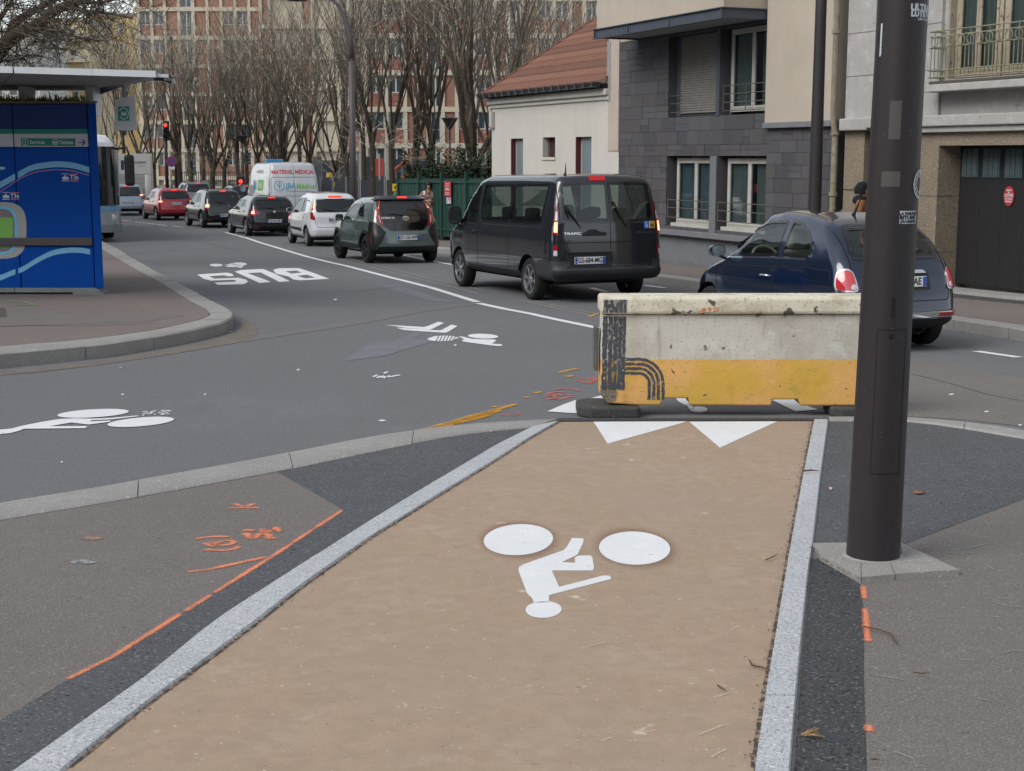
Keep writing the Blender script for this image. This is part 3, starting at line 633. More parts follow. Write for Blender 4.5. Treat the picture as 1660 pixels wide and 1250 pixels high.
class Car:
    def __init__(s, root, L, W, H, zb, rear, front, top, wz, paint, plan=None, r=(.16, .16, .10), n=(96, 30, 44), wb=2.5, ro=.6, wr=.31, lower=None, crown=.03):
        s.root, s.L, s.W, s.H, s.zb, s.rear, s.front, s.top, s.wz, s.paint = root, L, W, H, zb, rear, front, top, wz, paint
        s.plan = plan or [(0, .90), (.12, .965), (.35, 1), (.7, 1), (.9, .93), (1, .80)]
        s.r, s.n, s.wb, s.ro, s.wr, s.crown = r, n, wb, ro, wr, crown
        s.rc = .30
        s.bm = s.surface(); s.bm.normal_update()
        s.bvh = BVHTree.FromBMesh(s.bm); s.holes = []
    def m(s, a, b, c):
        hx, hy, hz = s.L / 2, s.W / 2, (s.H - s.zb) / 2; p = [a * hx, b * hy, c * hz]; h = (hx, hy, hz); inn = []; d = []
        for i in range(3):
            lim = h[i] - s.r[i]; q = max(-lim, min(lim, p[i])); inn.append(q); d.append((p[i] - q) / s.r[i])
        ln = math.sqrt(sum(x * x for x in d))
        if ln > 1: d = [x / ln for x in d]
        q = [(inn[i] + d[i] * s.r[i]) / h[i] for i in range(3)]
        return s.deform(*q)
    def deform(s, a, b, c):
        S_ = (a + 1) / 2; t = (c + 1) / 2
        zt = lerp_s(s.top, S_ * s.L)
        z = s.zb + t * (zt - s.zb)
        x0 = lerp_s(s.rear, z); x1 = s.L - lerp_s(s.front, z); x = x0 + (x1 - x0) * S_
        w = s.W / 2 * lerp_s(s.wz, z) * lerp_s(s.plan, x / s.L)
        bul = 1 - abs(b) ** 2.2 * 0
        z2 = z + (s.crown * (1 - b * b) * max(0, (t - .8) / .2))
        # rear and nose bow outwards in plan
        x -= (1 - b * b) * .07 * max(0, 1 - S_ * 6); x += (1 - b * b) * .12 * max(0, (S_ - .85) / .15)
        return (x, b * w, z2)
    def surface(s):
        nx, ny, nz = s.n; bm = bmesh.new(); key = {}
        def v(i, j, k):
            if (i, j, k) not in key: key[(i, j, k)] = bm.verts.new(s.m(-1 + 2 * i / nx, -1 + 2 * j / ny, -1 + 2 * k / nz))
            return key[(i, j, k)]
        def q(*a):
            try: bm.faces.new([v(*t) for t in a])
            except ValueError: pass
        for i in range(nx):
            for j in range(ny):
                q((i, j, nz), (i + 1, j, nz), (i + 1, j + 1, nz), (i, j + 1, nz)); q((i, j, 0), (i, j + 1, 0), (i + 1, j + 1, 0), (i + 1, j, 0))
            for k in range(nz):
                q((i, 0, k), (i + 1, 0, k), (i + 1, 0, k + 1), (i, 0, k + 1)); q((i, ny, k), (i, ny, k + 1), (i + 1, ny, k + 1), (i + 1, ny, k))
        for j in range(ny):
            for k in range(nz):
                q((0, j, k), (0, j, k + 1), (0, j + 1, k + 1), (0, j + 1, k)); q((nx, j, k), (nx, j + 1, k), (nx, j + 1, k + 1), (nx, j, k + 1))
        return bm
    def hit(s, mode, p, z, off=.004):
        """mode: L/R side (p = x), B back (p = y), W wrap round the rear corners (p = arc length, left positive), T top (p=x,z=y)"""
        if mode in 'LR':
            sg = 1 if mode == 'L' else -1; o = Vector((p, sg * 3, z)); d = Vector((0, -sg, 0))
        elif mode == 'B': o = Vector((-3, p, z)); d = Vector((1, 0, 0))
        elif mode == 'T': o = Vector((p, z, 4)); d = Vector((0, 0, -1))
        elif mode == 'N': o = Vector((s.L + 3, p, z)); d = Vector((-1, 0, 0))
        else:
            hw = s.W / 2; rc = s.rc; sg = 1 if p >= 0 else -1; a = abs(p); st = hw - rc; arc = math.pi / 2 * rc
            if a < st: c = Vector((0, a, 0)); n = Vector((-1, 0, 0))
            elif a < st + arc:
                t = (a - st) / rc; n = Vector((-math.cos(t), math.sin(t), 0)); c = Vector((rc, st, 0)) + n * rc
            else: n = Vector((0, 1, 0)); c = Vector((rc + a - st - arc, hw, 0))
            o = c + n * 1.0; o.z = z; d = -n; o.y *= sg; d.y *= sg
        h, nrm, _, _ = s.bvh.ray_cast(o, d)
        if h is None: return None, None
        if nrm.dot(d) > 0: nrm = -nrm
        return h + nrm * off, nrm
    def patch(s, name, poly, mode, mt, off=.004, skirt=.0, grid=.05, parent=None, smooth=True, ring=None, mirror=False, label=None):
        """project a 2D outline on the body; ring=inner outline makes a frame"""
        out = []
        for sg in ((1, -1) if mirror else (1,)):
            md = mode
            if sg < 0:
                if mode in 'LR': md = 'R' if mode == 'L' else 'L'; pl = poly; rg = ring
                else: pl = [(-x, y) for x, y in poly]; rg = [(-x, y) for x, y in ring] if ring else None
            else: pl, rg = poly, ring
            bm = bmesh.new()
            if rg:
                n = len(pl); a = [bm.verts.new((x, y, 0)) for x, y in pl]; b = [bm.verts.new((x, y, 0)) for x, y in rg]
                for i in range(n): bm.faces.new((a[i], a[(i + 1) % n], b[(i + 1) % n], b[i]))
            else:
                vs = [bm.verts.new((x, y, 0)) for x, y in pl]
                if len(pl) > 4:
                    for t in geometry.tessellate_polygon([[Vector((x, y, 0)) for x, y in pl]]):
                        try: bm.faces.new([vs[i] for i in t])
                        except ValueError: pass
                else: bm.faces.new(vs)
            xs = [p[0] for p in pl]; ys = [p[1] for p in pl]
            for ax, lo, hi in ((0, min(xs), max(xs)), (1, min(ys), max(ys))):
                k = math.ceil(lo / grid) * grid
                while k < hi:
                    if k > lo + 1e-4:
                        co = (k, 0, 0) if ax == 0 else (0, k, 0); no = (1, 0, 0) if ax == 0 else (0, 1, 0)
                        bmesh.ops.bisect_plane(bm, geom=bm.verts[:] + bm.edges[:] + bm.faces[:], plane_co=co, plane_no=no, dist=1e-6)
                    k += grid
            bad = []; nr = {}
            for v in bm.verts:
                h, nn = s.hit(md, v.co.x, v.co.y, off)
                if h is None: bad.append(v)
                else: v.co = h; nr[v] = nn
            if bad: bmesh.ops.delete(bm, geom=bad, context='VERTS')
            if skirt:
                be = [e for e in bm.edges if len(e.link_faces) == 1]; ov = {}
                r_ = bmesh.ops.extrude_edge_only(bm, edges=be)
                for nv in [g_ for g_ in r_['geom'] if isinstance(g_, bmesh.types.BMVert)]:
                    o_ = min((e.other_vert(nv) for e in nv.link_edges), key=lambda q: (q.co - nv.co).length)
                    nv.co = nv.co - nr.get(o_, Vector((0, 0, 0))) * skirt
            bmesh.ops.recalc_face_normals(bm, faces=bm.faces)
            # make sure normals look outwards
            if bm.faces:
                ctr = Vector((s.L / 2, 0, s.H / 2)); sm = sum(f.normal.dot(f.calc_center_median() - ctr) for f in bm.faces)
                if sm < 0:
                    for f in bm.faces: f.normal_flip()
            me = bpy.data.meshes.new(name); bm.to_mesh(me); bm.free(); me.materials.append(mt)
            if smooth: me.shade_smooth(); me.set_sharp_from_angle(angle=math.radians(50))
            o = bpy.data.objects.new(name, me); COL.objects.link(o); o.parent = parent or s.root
            if label: o['label'] = label
            out.append(o)
        return out[0]
    def text(s, name, t, size, p, z, mode, mt, bold=0., sx=1., off=.006, parent=None, thick=0):
        vs, fs = text_mesh(t, size, bold, 'CENTER', sx); vv = []
        for x, y in vs:
            # on the rear, seen from behind: text runs from left (+y) to right (-y); on the left side it runs from front to rear
            q = (p - x) if mode in 'BWL' else (p + x)
            h, _ = s.hit(mode, q, z + y, off)
            vv.append(tuple(h) if h else (0, 0, 0))
        mb = MB(); mb.add(vv, fs); return mb.build(name, mt, parent or s.root)
    def hole(s, poly, mode):
        s.holes.append((poly, mode))
    def window(s, poly, mode, glass=None, seal=.035, mirror=True, chrome=None, name='window', frit=.03, off=.002):
        """cut the body, add a black border and a glass pane"""
        for md in ((mode, 'R') if mode == 'L' and mirror else (mode,)):
            s.holes.append((inset(poly, frit * .6), md))
            w = s.patch(name, poly, md, FRIT, off=off + .002, ring=inset(poly, frit), skirt=.004)
            s.patch('glass', inset(poly, frit - .004), md, glass or GLS, off=-.004, parent=w)
            if chrome: s.patch('trim', outset(poly, .012), md, chrome, off=.007, ring=poly, parent=w)
    def finish(s, arch_trim=None, arch_r=None, under=True):
        bm = s.bm; ra = arch_r or s.wr + .055; ws = [(s.ro, s.wr), (s.ro + s.wb, s.wr)]
        kill = set(); snap = []
        for f in bm.faces:
            c = f.calc_center_median(); n = f.normal
            for (xw, zw) in ws:
                dd = math.hypot(c.x - xw, c.z - zw)
                if dd < ra and (abs(n.y) > .35 and abs(c.y) > s.W * .3 or (n.z < -.4 and abs(c.y) > s.W / 2 - .34)): kill.add(f); 
            for poly, md in s.holes:
                if md in 'LR' and abs(n.y) > .35 and (c.y > 0) == (md == 'L') and inside(poly, c.x, c.z): kill.add(f)
                if md == 'B' and n.x < -.25 and c.x < s.L * .4 and inside(poly, c.y, c.z): kill.add(f)
                if md == 'N' and n.x > .15 and c.x > s.L * .5 and inside(poly, c.y, c.z): kill.add(f)
        bmesh.ops.delete(bm, geom=list(kill), context='FACES')
        for v in bm.verts:
            if not v.link_edges or not any(len(e.link_faces) == 1 for e in v.link_edges): continue
            x, y, z = v.co; best = None
            for (xw, zw) in ws:
                dd = math.hypot(x - xw, z - zw)
                if dd < ra + .09 and abs(y) > s.W * .36 and z > s.zb + .03: v.co.x = xw + (x - xw) / dd * ra; v.co.z = zw + (z - zw) / dd * ra; best = 1
            if best: continue
            for poly, md in s.holes:
                if md in 'LR' and (y > 0) == (md == 'L') and abs(y) > .3:
                    q = nearest(poly, x, z)
                    if q[2] < .075: v.co.x, v.co.z = q[0], q[1]; break
                if md == 'B' and x < s.L * .4:
                    q = nearest(poly, y, z)
                    if q[2] < .075: v.co.y, v.co.z = q[0], q[1]; break
        loose = [v for v in bm.verts if not v.link_faces]
        if loose: bmesh.ops.delete(bm, geom=loose, context='VERTS')
        me = bpy.data.meshes.new('body'); bm.to_mesh(me); me.materials.append(s.paint); me.shade_smooth(); me.set_sharp_from_angle(angle=math.radians(50))
        o = bpy.data.objects.new('body', me); COL.objects.link(o); o.parent = s.root; s.body = o
        # wheel houses
        mb = MB(); w = s.W / 2
        for xw, zw in ws:
            for sg in (1, -1):
                y0, y1 = sg * (w - .035), sg * (w - .33); n = 20; vs = []; fs = []
                for i in range(n + 1):
                    a = math.pi * (.03 + .94 * i / n); vs += [(xw + ra * math.cos(a), y0, zw + ra * math.sin(a)), (xw + ra * math.cos(a), y1, zw + ra * math.sin(a))]
                vs.append((xw, y1, zw)); c = len(vs) - 1
                for i in range(n): fs += [(2 * i, 2 * i + 2, 2 * i + 3, 2 * i + 1), (2 * i + 1, 2 * i + 3, c)]
                mb.add(vs, fs)
        mb.box(.35, s.L - .3, -w + .3, w - .3, s.zb - .06, s.zb + .04)
        mb.tube([(.12, -.35, s.zb + .02), (.5, -.35, s.zb - .02)], .03, 8)
        mb.build('underbody', DARK, s.root)
        if arch_trim:
            wd = arch_trim if isinstance(arch_trim, float) else .07
            for xw, zw in ws:
                a0 = -.12; n = 22; A_ = []; B_ = []
                for i in range(n + 1):
                    a = math.pi * (a0 + (1 - 2 * a0) * i / n); A_.append((xw + (ra + wd) * math.cos(a), max(s.zb + .02, zw + (ra + wd) * math.sin(a)))); B_.append((xw + (ra + .002) * math.cos(a), max(s.zb + .02, zw + (ra + .002) * math.sin(a))))
                s.patch('arch_cladding', A_ + B_[::-1], 'L', BLK, off=.014, skirt=.02, mirror=True, grid=.08)
    def wheels(s, style='alloy', m=ALU, w=.2, spokes=5, proto=[None]):
        src = None
        for xw in (s.ro, s.ro + s.wb):
            for sg in (1, -1):
                y = sg * (s.W / 2 - .03 - w / 2)
                if src is None:
                    src = make_wheel(s.wr, w, style, m, spokes); root = src[0]
                else: root = src[0].copy(); COL.objects.link(root)
                root.parent = s.root; root.location = (xw, y, s.wr); root.rotation_euler = (0, R.uniform(0, 1), 0 if sg > 0 else math.pi)
                if root is not src[0]:
                    for ch in src[1:]:
                        c = ch.copy(); COL.objects.link(c); c.parent = root
    def mirror_part(s, x, z, m, size=(.10, .2, .15), out=.1):
        for sg in (1, -1):
            y = sg * (s.W / 2 * lerp_s(s.wz, z) + out); mb = MB(); a, b, c = size
            pr = [(0.0, .3), (.12, .75), (.5, 1), (.88, .8), (1, .35)]; n = 14; vs = []; fs = []
            for t, k in pr:
                for i in range(n):
                    q = 2 * math.pi * i / n; cy = abs(math.cos(q)) ** .6 * (1 if math.cos(q) > 0 else -1); cz = abs(math.sin(q)) ** .6 * (1 if math.sin(q) > 0 else -1)
                    vs.append((x + a * t, y + b / 2 * (k if t > .5 else .93) * cy, z + c / 2 * (k if t > .5 else .93) * cz))
            for i in range(len(pr) - 1):
                for j in range(n): fs.append((i * n + j, i * n + (j + 1) % n, (i + 1) * n + (j + 1) % n, (i + 1) * n + j))
            fs += [tuple(range(n))[::-1], tuple((len(pr) - 1) * n + j for j in range(n))]
            mb.add(vs, fs); mb.tube([(x + a * .5, y - sg * b * .2, z - c * .4), (x + a * .6, y - sg * (out + .03), z - c * .75)], .018, 6)
            o = mb.build('wing_mirror', m, s.root, smooth=40)
            gl = MB(); gl.add([(x - .002, y + b * .42 * math.copysign(abs(math.cos(q)) ** .6, math.cos(q)), z + c * .40 * math.copysign(abs(math.sin(q)) ** .6, math.sin(q))) for q in [2 * math.pi * i / 18 for i in range(18)]], [tuple(range(18))]).build('mirror_glass', MIRR, o)
    def plate(s, p, z, txt, w=.52, h=.11, mode='B', part=True, sx=.8):
        o, nn = s.hit(mode, p, z, .0)
        # flat plate standing off the tailgate
        x = min(s.hit(mode, p + a, z + b, 0)[0].x for a in (-w / 2, 0, w / 2) for b in (-h / 2, h / 2)) - .012
        mb = MB().box(x - .004, x + .006, p - w / 2, p + w / 2, z - h / 2, z + h / 2); pl = mb.build('number_plate', PLW, s.root, bevel=.002)
        for sg in (1, -1): MB().box(x - .0055, x - .0035, p + sg * w / 2 - sg * .004, p + sg * (w / 2 - .045), z - h / 2 + .004, z + h / 2 - .004).build('plate_band', PLB, pl)
        M = Matrix(((0, 0, 1, x - .0065), (-1, 0, 0, p), (0, 1, 0, z), (0, 0, 0, 1)))
        text_on('plate_number', txt, h * .98, M, PLT, pl, .0022, sx)
        text_on('plate_letter', 'F', h * .28, Matrix(((0, 0, 1, x - .0065), (-1, 0, 0, p + w / 2 - .025), (0, 1, 0, z - h * .25), (0, 0, 0, 1))), PLW, pl)
        return pl
    def seats(s, rows, m=SEATG, z0=.35, head=.12):
        for x, ys in rows:
            for y in ys:
                mb = MB().box(x, x + .5, y - .24, y + .24, z0, z0 + .18)
                mb.add([(x - .06, y - .23, z0 + .15), (x - .06, y + .23, z0 + .15), (x + .1, y + .23, z0 + .15), (x + .1, y - .23, z0 + .15), (x - .2, y - .19, z0 + .68), (x - .2, y + .19, z0 + .68), (x - .1, y + .19, z0 + .68), (x - .1, y - .19, z0 + .68)], [(0, 3, 2, 1), (4, 5, 6, 7), (0, 1, 5, 4), (1, 2, 6, 5), (2, 3, 7, 6), (3, 0, 4, 7)])
                o = mb.build('seat', m, s.root, bevel=.03)
                hb = MB(); n = 12; pr = [(-.055, .6), (-.02, .95), (.02, .95), (.055, .6)]; vs = []; fs = []
                for t, k in pr:
                    for i in range(n):
                        q = 2 * math.pi * i / n; vs.append((x - .17 + t, y + .14 * k * math.copysign(abs(math.cos(q)) ** .5, math.cos(q)), z0 + .80 + head * .8 * k * math.copysign(abs(math.sin(q)) ** .5, math.sin(q))))
                for i in range(3):
                    for j in range(n): fs.append((i * n + j, i * n + (j + 1) % n, (i + 1) * n + (j + 1) % n, (i + 1) * n + j))
                fs += [tuple(range(n))[::-1], tuple(3 * n + j for j in range(n))]; hb.add(vs, fs); hb.build('headrest', m, o, smooth=40)
    def deck(s, x0, x1, z, m=None):
        w = s.W / 2 - .12; MB().box(x0, x1, -w, w, z - .03, z).build('parcel_shelf', m or SEATG, s.root)
    def steer(s, x, y, z, m=BLK):
        mb = MB(); n = 20; pts = [Vector((x + .10 * math.sin(2 * math.pi * i / n), y + .185 * math.cos(2 * math.pi * i / n), z + .16 * math.sin(2 * math.pi * i / n))) for i in range(n + 1)]
        mb.tube(pts, .016, 6); mb.tube([(x, y, z), (x + .25, y, z - .1)], .04, 8); mb.tube([pts[0], pts[n // 2]], .014, 6); mb.build('steering_wheel', m, s.root, smooth=True)
    def seams(s, lines, mode='L', w=.010, mirror=True, name='door_gap'):
        for ln in lines:
            q = stroke([Vector(p) for p in ln], w); 
            for md in ((mode, 'R') if mode == 'L' and mirror else (mode,)):
                mb = MB()
                # dense ribbon following the body
                pts = resample([Vector(p) for p in ln], max(2, int(sum((Vector(b) - Vector(a)).length for a, b in zip(ln, ln[1:])) / .05))); vs = []
                for i, p in enumerate(pts):
                    d = (pts[min(i + 1, len(pts) - 1)] - pts[max(i - 1, 0)]).normalized(); nn = Vector((-d.y, d.x)) * w / 2
                    for sgn in (1, -1):
                        h, _ = s.hit(md, p.x + nn.x * sgn, p.y + nn.y * sgn, .0022); vs.append(tuple(h) if h else None)
                fs = [(2 * i, 2 * i + 1, 2 * i + 3, 2 * i + 2) for i in range(len(pts) - 1) if all(vs[k] for k in (2 * i, 2 * i + 1, 2 * i + 2, 2 * i + 3))]
                mb.add([v or (0, 0, 0) for v in vs], fs); mb.build(name, SEAM, s.root)
    def handle(s, x, z, m, w=.18):
        for md, sg in (('L', 1), ('R', -1)):
            a = s.hit(md, x - w / 2, z, .0)[0]; b = s.hit(md, x, z, .035)[0]; c = s.hit(md, x + w / 2, z, .0)[0]
            b1 = s.hit(md, x - w / 3, z, .03)[0]; b2 = s.hit(md, x + w / 3, z, .03)[0]
            MB().tube([a, b1, b, b2, c], [.014, .013, .013, .013, .014], 6).build('door_handle', m, s.root, smooth=True)
    def wiper(s, p0, p1, mode='B', z0=None):
        a, _ = s.hit(mode, p0[0], p0[1], .02); m_, _ = s.hit(mode, (p0[0] + p1[0]) / 2, (p0[1] + p1[1]) / 2, .03); b, _ = s.hit(mode, p1[0], p1[1], .012)
        MB().tube([a, m_, b], [.018, .012, .007], 5).build('wiper', BLK, s.root)
    def antenna(s, x, y=0., h=.22, lean=-.6):
        t, _ = s.hit('T', x, y, 0); MB().tube([t + Vector((.03, 0, 0)), t + Vector((0, 0, .03)), t + Vector((h * lean, 0, h))], [.025, .014, .004], 6).build('antenna', BLK, s.root)
def lerp_s(pts, x):
    """piecewise linear with softened corners"""
    e = .02 if pts[-1][0] > 2 else .012
    return (lerp_curve(pts, x - 2 * e) + lerp_curve(pts, x - e) * 2 + lerp_curve(pts, x) * 2 + lerp_curve(pts, x + e) * 2 + lerp_curve(pts, x + 2 * e)) / 8
def area(p): return sum(a[0] * b[1] - b[0] * a[1] for a, b in zip(p, p[1:] + p[:1])) / 2
def inset(poly, d):
    pl = list(poly); sg = 1 if area(pl) > 0 else -1; n = len(pl); out = []
    for i in range(n):
        a, b, c = Vector(pl[i - 1]), Vector(pl[i]), Vector(pl[(i + 1) % n]); d1 = (b - a).normalized(); d2 = (c - b).normalized()
        n1 = Vector((-d1.y, d1.x)) * sg; n2 = Vector((-d2.y, d2.x)) * sg; q = (n1 + n2); q = q / max(.3, q.length_squared) * 2
        out.append((b.x + q.x * d, b.y + q.y * d))
    return out
def outset(poly, d): return inset(poly, -d)
def inside(poly, x, y):
    c = False; n = len(poly)
    for i in range(n):
        x1, y1 = poly[i]; x2, y2 = poly[i - 1]
        if (y1 > y) != (y2 > y) and x < (x2 - x1) * (y - y1) / (y2 - y1) + x1: c = not c
    return c
def nearest(poly, x, y):
    best = (0, 0, 9e9)
    for i in range(len(poly)):
        x1, y1 = poly[i - 1]; x2, y2 = poly[i]; dx, dy = x2 - x1, y2 - y1; t = max(0, min(1, ((x - x1) * dx + (y - y1) * dy) / max(1e-9, dx * dx + dy * dy)))
        px, py = x1 + t * dx, y1 + t * dy; d = math.hypot(px - x, py - y)
        if d < best[2]: best = (px, py, d)
    return best
def roundpoly(poly, r=.05, n=4):
    out = []; N = len(poly)
    for i in range(N):
        a, b, c = Vector(poly[i - 1]), Vector(poly[i]), Vector(poly[(i + 1) % N]); l1 = (a - b).length; l2 = (c - b).length; k = min(r, l1 * .45, l2 * .45)
        p = b + (a - b).normalized() * k; q = b + (c - b).normalized() * k
        for j in range(n + 1):
            t = j / n; out.append(tuple(p * (1 - t) ** 2 + b * 2 * t * (1 - t) + q * t * t))
    return out
def make_wheel(r, w, style, m, spokes):
    root = bpy.data.objects.new('wheel', None); COL.objects.link(root); root.empty_display_size = .1
    hw = w / 2; ri = r * .68
    ty = MB().lathe([(ri, -hw + .02), (ri + .012, -hw), (r - .035, -hw), (r - .010, -hw + .02), (r, -hw + .04), (r, hw - .04), (r - .010, hw - .02), (r - .035, hw), (ri + .012, hw), (ri, hw - .02)], 44, 'y', closed=True).build('tyre', RUB, None, smooth=35)
    ty.parent = root
    mb = MB(); mb.lathe([(ri + .008, hw - .008), (ri - .012, hw - .004), (ri - .02, hw - .03), (ri - .025, -hw + .02)], 40, 'y')
    mb.lathe([(.001, hw - .045), (.05, hw - .045)], 16, 'y'); cap = .055 * r / .3; depth = hw - .03
    mb.lathe([(0.001, hw - .012), (cap * .8, hw - .014), (cap, hw - .035), (cap, hw - .07)], 20, 'y')
    for k in range(spokes):
        a = 2 * math.pi * k / spokes
        for s1 in ((-1, 1) if style == 'twin' else (0,)):
            wi = .030 if style == 'twin' else (.045 if style == 'alloy' else .07); wo = .018 if style == 'twin' else (.05 if style == 'alloy' else .10)
            wi *= r / .3; wo *= r / .3; a2 = a + s1 * .17; vs = []
            for rr, ww, yy in ((cap * .7, wi, hw - .02), (ri * .6, (wi + wo) / 2 * (.8 if style != 'cover' else 1), hw - .016), (ri - .004, wo, hw - .012)):
                ca, sa = math.cos(a2 if rr > cap else a), math.sin(a2 if rr > cap else a)
                for sg in (-1, 1):
                    for y in (yy, yy - .035): vs.append((rr * ca - sg * ww / 2 * sa, y, rr * sa + sg * ww / 2 * ca))
            fs = []
            for q in (0, 4): fs += [(q, q + 2, q + 6, q + 4), (q + 1, q + 5, q + 7, q + 3), (q, q + 4, q + 5, q + 1), (q + 2, q + 3, q + 7, q + 6)]
            mb.add(vs, fs)
    rim = mb.build('rim', m, None, smooth=30, fix=True); rim.parent = root
    br = MB().lathe([(.001, hw - .09), (ri - .03, hw - .09)], 24, 'y').build('brake_disc', DARK, None); br.parent = root
    return [root, ty, rim, br]
def place_car(name, label, cat, X, Y, th, sc=1.0, group='vehicles queuing in the far lane'):
    """X, Y: rear centre on the road; the body follows the slope of the street"""
    z0 = g(Y); z1 = g(Y + 3.5); o = thing(name, label, cat, (X, Y, (z0)), 0, group)
    pit = math.atan2(z1 - z0, 3.5 / max(.3, math.cos(th)))
    o.rotation_euler = (0, -pit, th + math.pi / 2); o.rotation_mode = 'XYZ'; o.scale = (sc,) * 3
    LOCM[o.name] = Matrix.Translation((X, Y, z0)) @ Matrix.Rotation(th + math.pi / 2, 4, 'Z') @ Matrix.Rotation(-pit, 4, 'Y') @ Matrix.Scale(sc, 4)
    return o
def paint(name, hexc, metal=.15, rough=.2, coat=1.0): return mat(name, rgb(hexc), rough, metal=metal, coat=coat, noise=[(3, .08)])
def rect(a, b, c, d): return [(a, c), (b, c), (b, d), (a, d)]
# ---------------------------------------------------------------- charcoal minibus
c0 = place_car('minibus', 'charcoal minibus with tinted windows and disabled badge, brake lights on', 'minibus', 1.50, 22.15, .40, .985)
VAN = paint('paint_charcoal', '23272e', .3, .16)
c = Car(c0, 5.0, 1.956, 1.97, .34, [(.34, .10), (.40, .02), (.50, .0), (.56, .05), (1.0, .06), (1.25, .08), (1.6, .14), (1.97, .22)], [(.3, .1), (.6, 0), (.9, .05), (1.2, .4)],
    [(0, 1.93), (.3, 1.955), (1.5, 1.965), (3.2, 1.955), (3.55, 1.90), (3.9, 1.66), (4.25, 1.33), (4.5, 1.12), (4.85, .98), (5, .80)],
    [(.3, .95), (.45, .99), (.7, 1.0), (1.0, .995), (1.2, .975), (1.5, .92), (1.85, .84), (1.97, .80)], VAN, plan=[(0, .95), (.06, .985), (.2, 1), (.75, 1), (.9, .93), (1, .80)], r=(.12, .13, .10), wb=3.098, ro=.98, wr=.335)
c.rc = .2
c.window(roundpoly([(.52, 1.22), (1.74, 1.20), (1.74, 1.83), (.44, 1.83)], .07), 'L', GLSV, chrome=None)
c.window(roundpoly([(1.78, 1.20), (2.98, 1.21), (3.06, 1.40), (3.06, 1.83), (1.78, 1.83)], .07), 'L', GLSV)
c.seams([[(.50, 1.16), (2.9, 1.155), (3.04, 1.22), (3.12, 1.45)]], w=.014)
for o in [o for o in c0.children if o.name.startswith('door_gap')]: o.data.materials[0] = CHR; o.name = 'chrome_strip'
c.window(roundpoly([(3.18, 1.17), (4.02, 1.13), (3.98, 1.34), (3.62, 1.72), (3.50, 1.79), (3.2, 1.80)], .05), 'L', GLSV)
c.window(roundpoly([(.77, 1.29), (.60, 1.255), (.02, 1.225), (.02, 1.845), (.76, 1.845)], .05), 'B', GLSV)
c.window(roundpoly([(-.77, 1.29), (-.60, 1.255), (-.02, 1.225), (-.02, 1.845), (-.76, 1.845)], .05), 'B', GLSV)
c.window(roundpoly([(-.70, 1.20), (.70, 1.20), (.62, 1.80), (-.62, 1.80)], .08), 'N', GLSV)
c.seams([[(3.12, 1.9), (3.12, .50), (3.20, .42)], [(4.05, 1.1), (4.0, .95), (3.85, .45)], [(1.76, 1.16), (1.76, .42)], [(.5, 1.16), (.5, .86)], [(.50, 1.13), (3.08, 1.12), (4.0, 1.06)]])
c.seams([[(.0, 1.84), (.0, .55)], [(.81, 1.85), (.83, .56)], [(-.81, 1.85), (-.83, .56)]], 'B')
c.seams([[(.80, .935), (-.80, .935)]], 'B', w=.012)
for sg in (1, -1):
    W_ = lambda p: [(sg * a, b) for a, b in p]
    h = c.patch('tail_lamp', W_([(.885, 1.06), (.99, 1.06), (.99, 1.56), (.90, 1.56)]), 'W', RED, off=.012, skirt=.02, grid=.04)
    c.patch('reversing_lens', W_(roundpoly([(.895, 1.275), (.96, 1.275), (.96, 1.41), (.90, 1.41)], .02)), 'W', CLR, off=.017, skirt=.006, parent=h, grid=.04)
    c.patch('lit_lens', W_(roundpoly([(.893, 1.095), (.965, 1.095), (.965, 1.25), (.895, 1.25)], .02)), 'W', HOT, off=.018, skirt=.006, parent=h, grid=.04)
    c.patch('upper_lens', W_(rect(.90, .985, 1.43, 1.55)), 'W', REDD, off=.016, skirt=.004, parent=h, grid=.04)
    h = c.patch('lower_lamp', W_(rect(.893, .965, .74, .90)), 'W', RED, off=.010, skirt=.012, grid=.04)
    c.patch('reversing_lens', W_(rect(.893, .963, .74, .82)), 'W', CLR, off=.014, skirt=.004, parent=h, grid=.04)
    c.patch('reflector', W_([(.62, .425), (.74, .43), (.76, .465), (.62, .46)]), 'B', RED, off=.010, skirt=.01)
c.patch('brake_lamp', [(.29, 1.875), (.03, 1.875), (.03, 1.935), (.29, 1.935)], 'B', mat('brake_strip', rgb('a01820'), .25, emit=((1, .04, .03), .08)), off=.02, skirt=.03)
c.patch('rear_bumper', [(-.975, .37), (.975, .37), (.975, .515), (-.975,                 .515)], 'W', BLK, off=.014, skirt=.02, grid=.06)
c.patch('plate_recess', rect(-.02, .74, .545, .79), 'B', mat('recess_black', rgb('141517'), .5), off=.003)
c.patch('plate_hood', rect(-.0, .75, .79, .835), 'B', VAN, off=.035, skirt=.035)
c.patch('door_panel', roundpoly(rect(-.74, -.03, .57, .79), .04), 'B', VAN, off=.010, skirt=.012)
c.plate(.36, .665, 'GS-684-MG')
hd = c.patch('tailgate_handle', roundpoly([(.46, 1.035), (.08, 1.035), (.08, 1.085), (.2, 1.10), (.25, 1.135), (.36, 1.135), (.40, 1.10), (.46, 1.085)], .02), 'B', BLK, off=.03, skirt=.03)
c.text('model_lettering', 'TRAFIC', .050, .63, 1.075, 'B', CHR, .0005, 1.7); c.text('maker_lettering', 'RENAULT', .055, -.62, 1.075, 'B', CHR, .001, 1.35)
bdg = c.patch('badge', rect(-.60, -.70, 1.135, 1.245), 'B', mat('badge_blue', rgb('2a63b8'), .4), off=.006)
c.patch('badge', rect(-.70, -.80, 1.135, 1.245), 'B', mat('badge_yellow', rgb('d9a93a'), .4), off=.006)
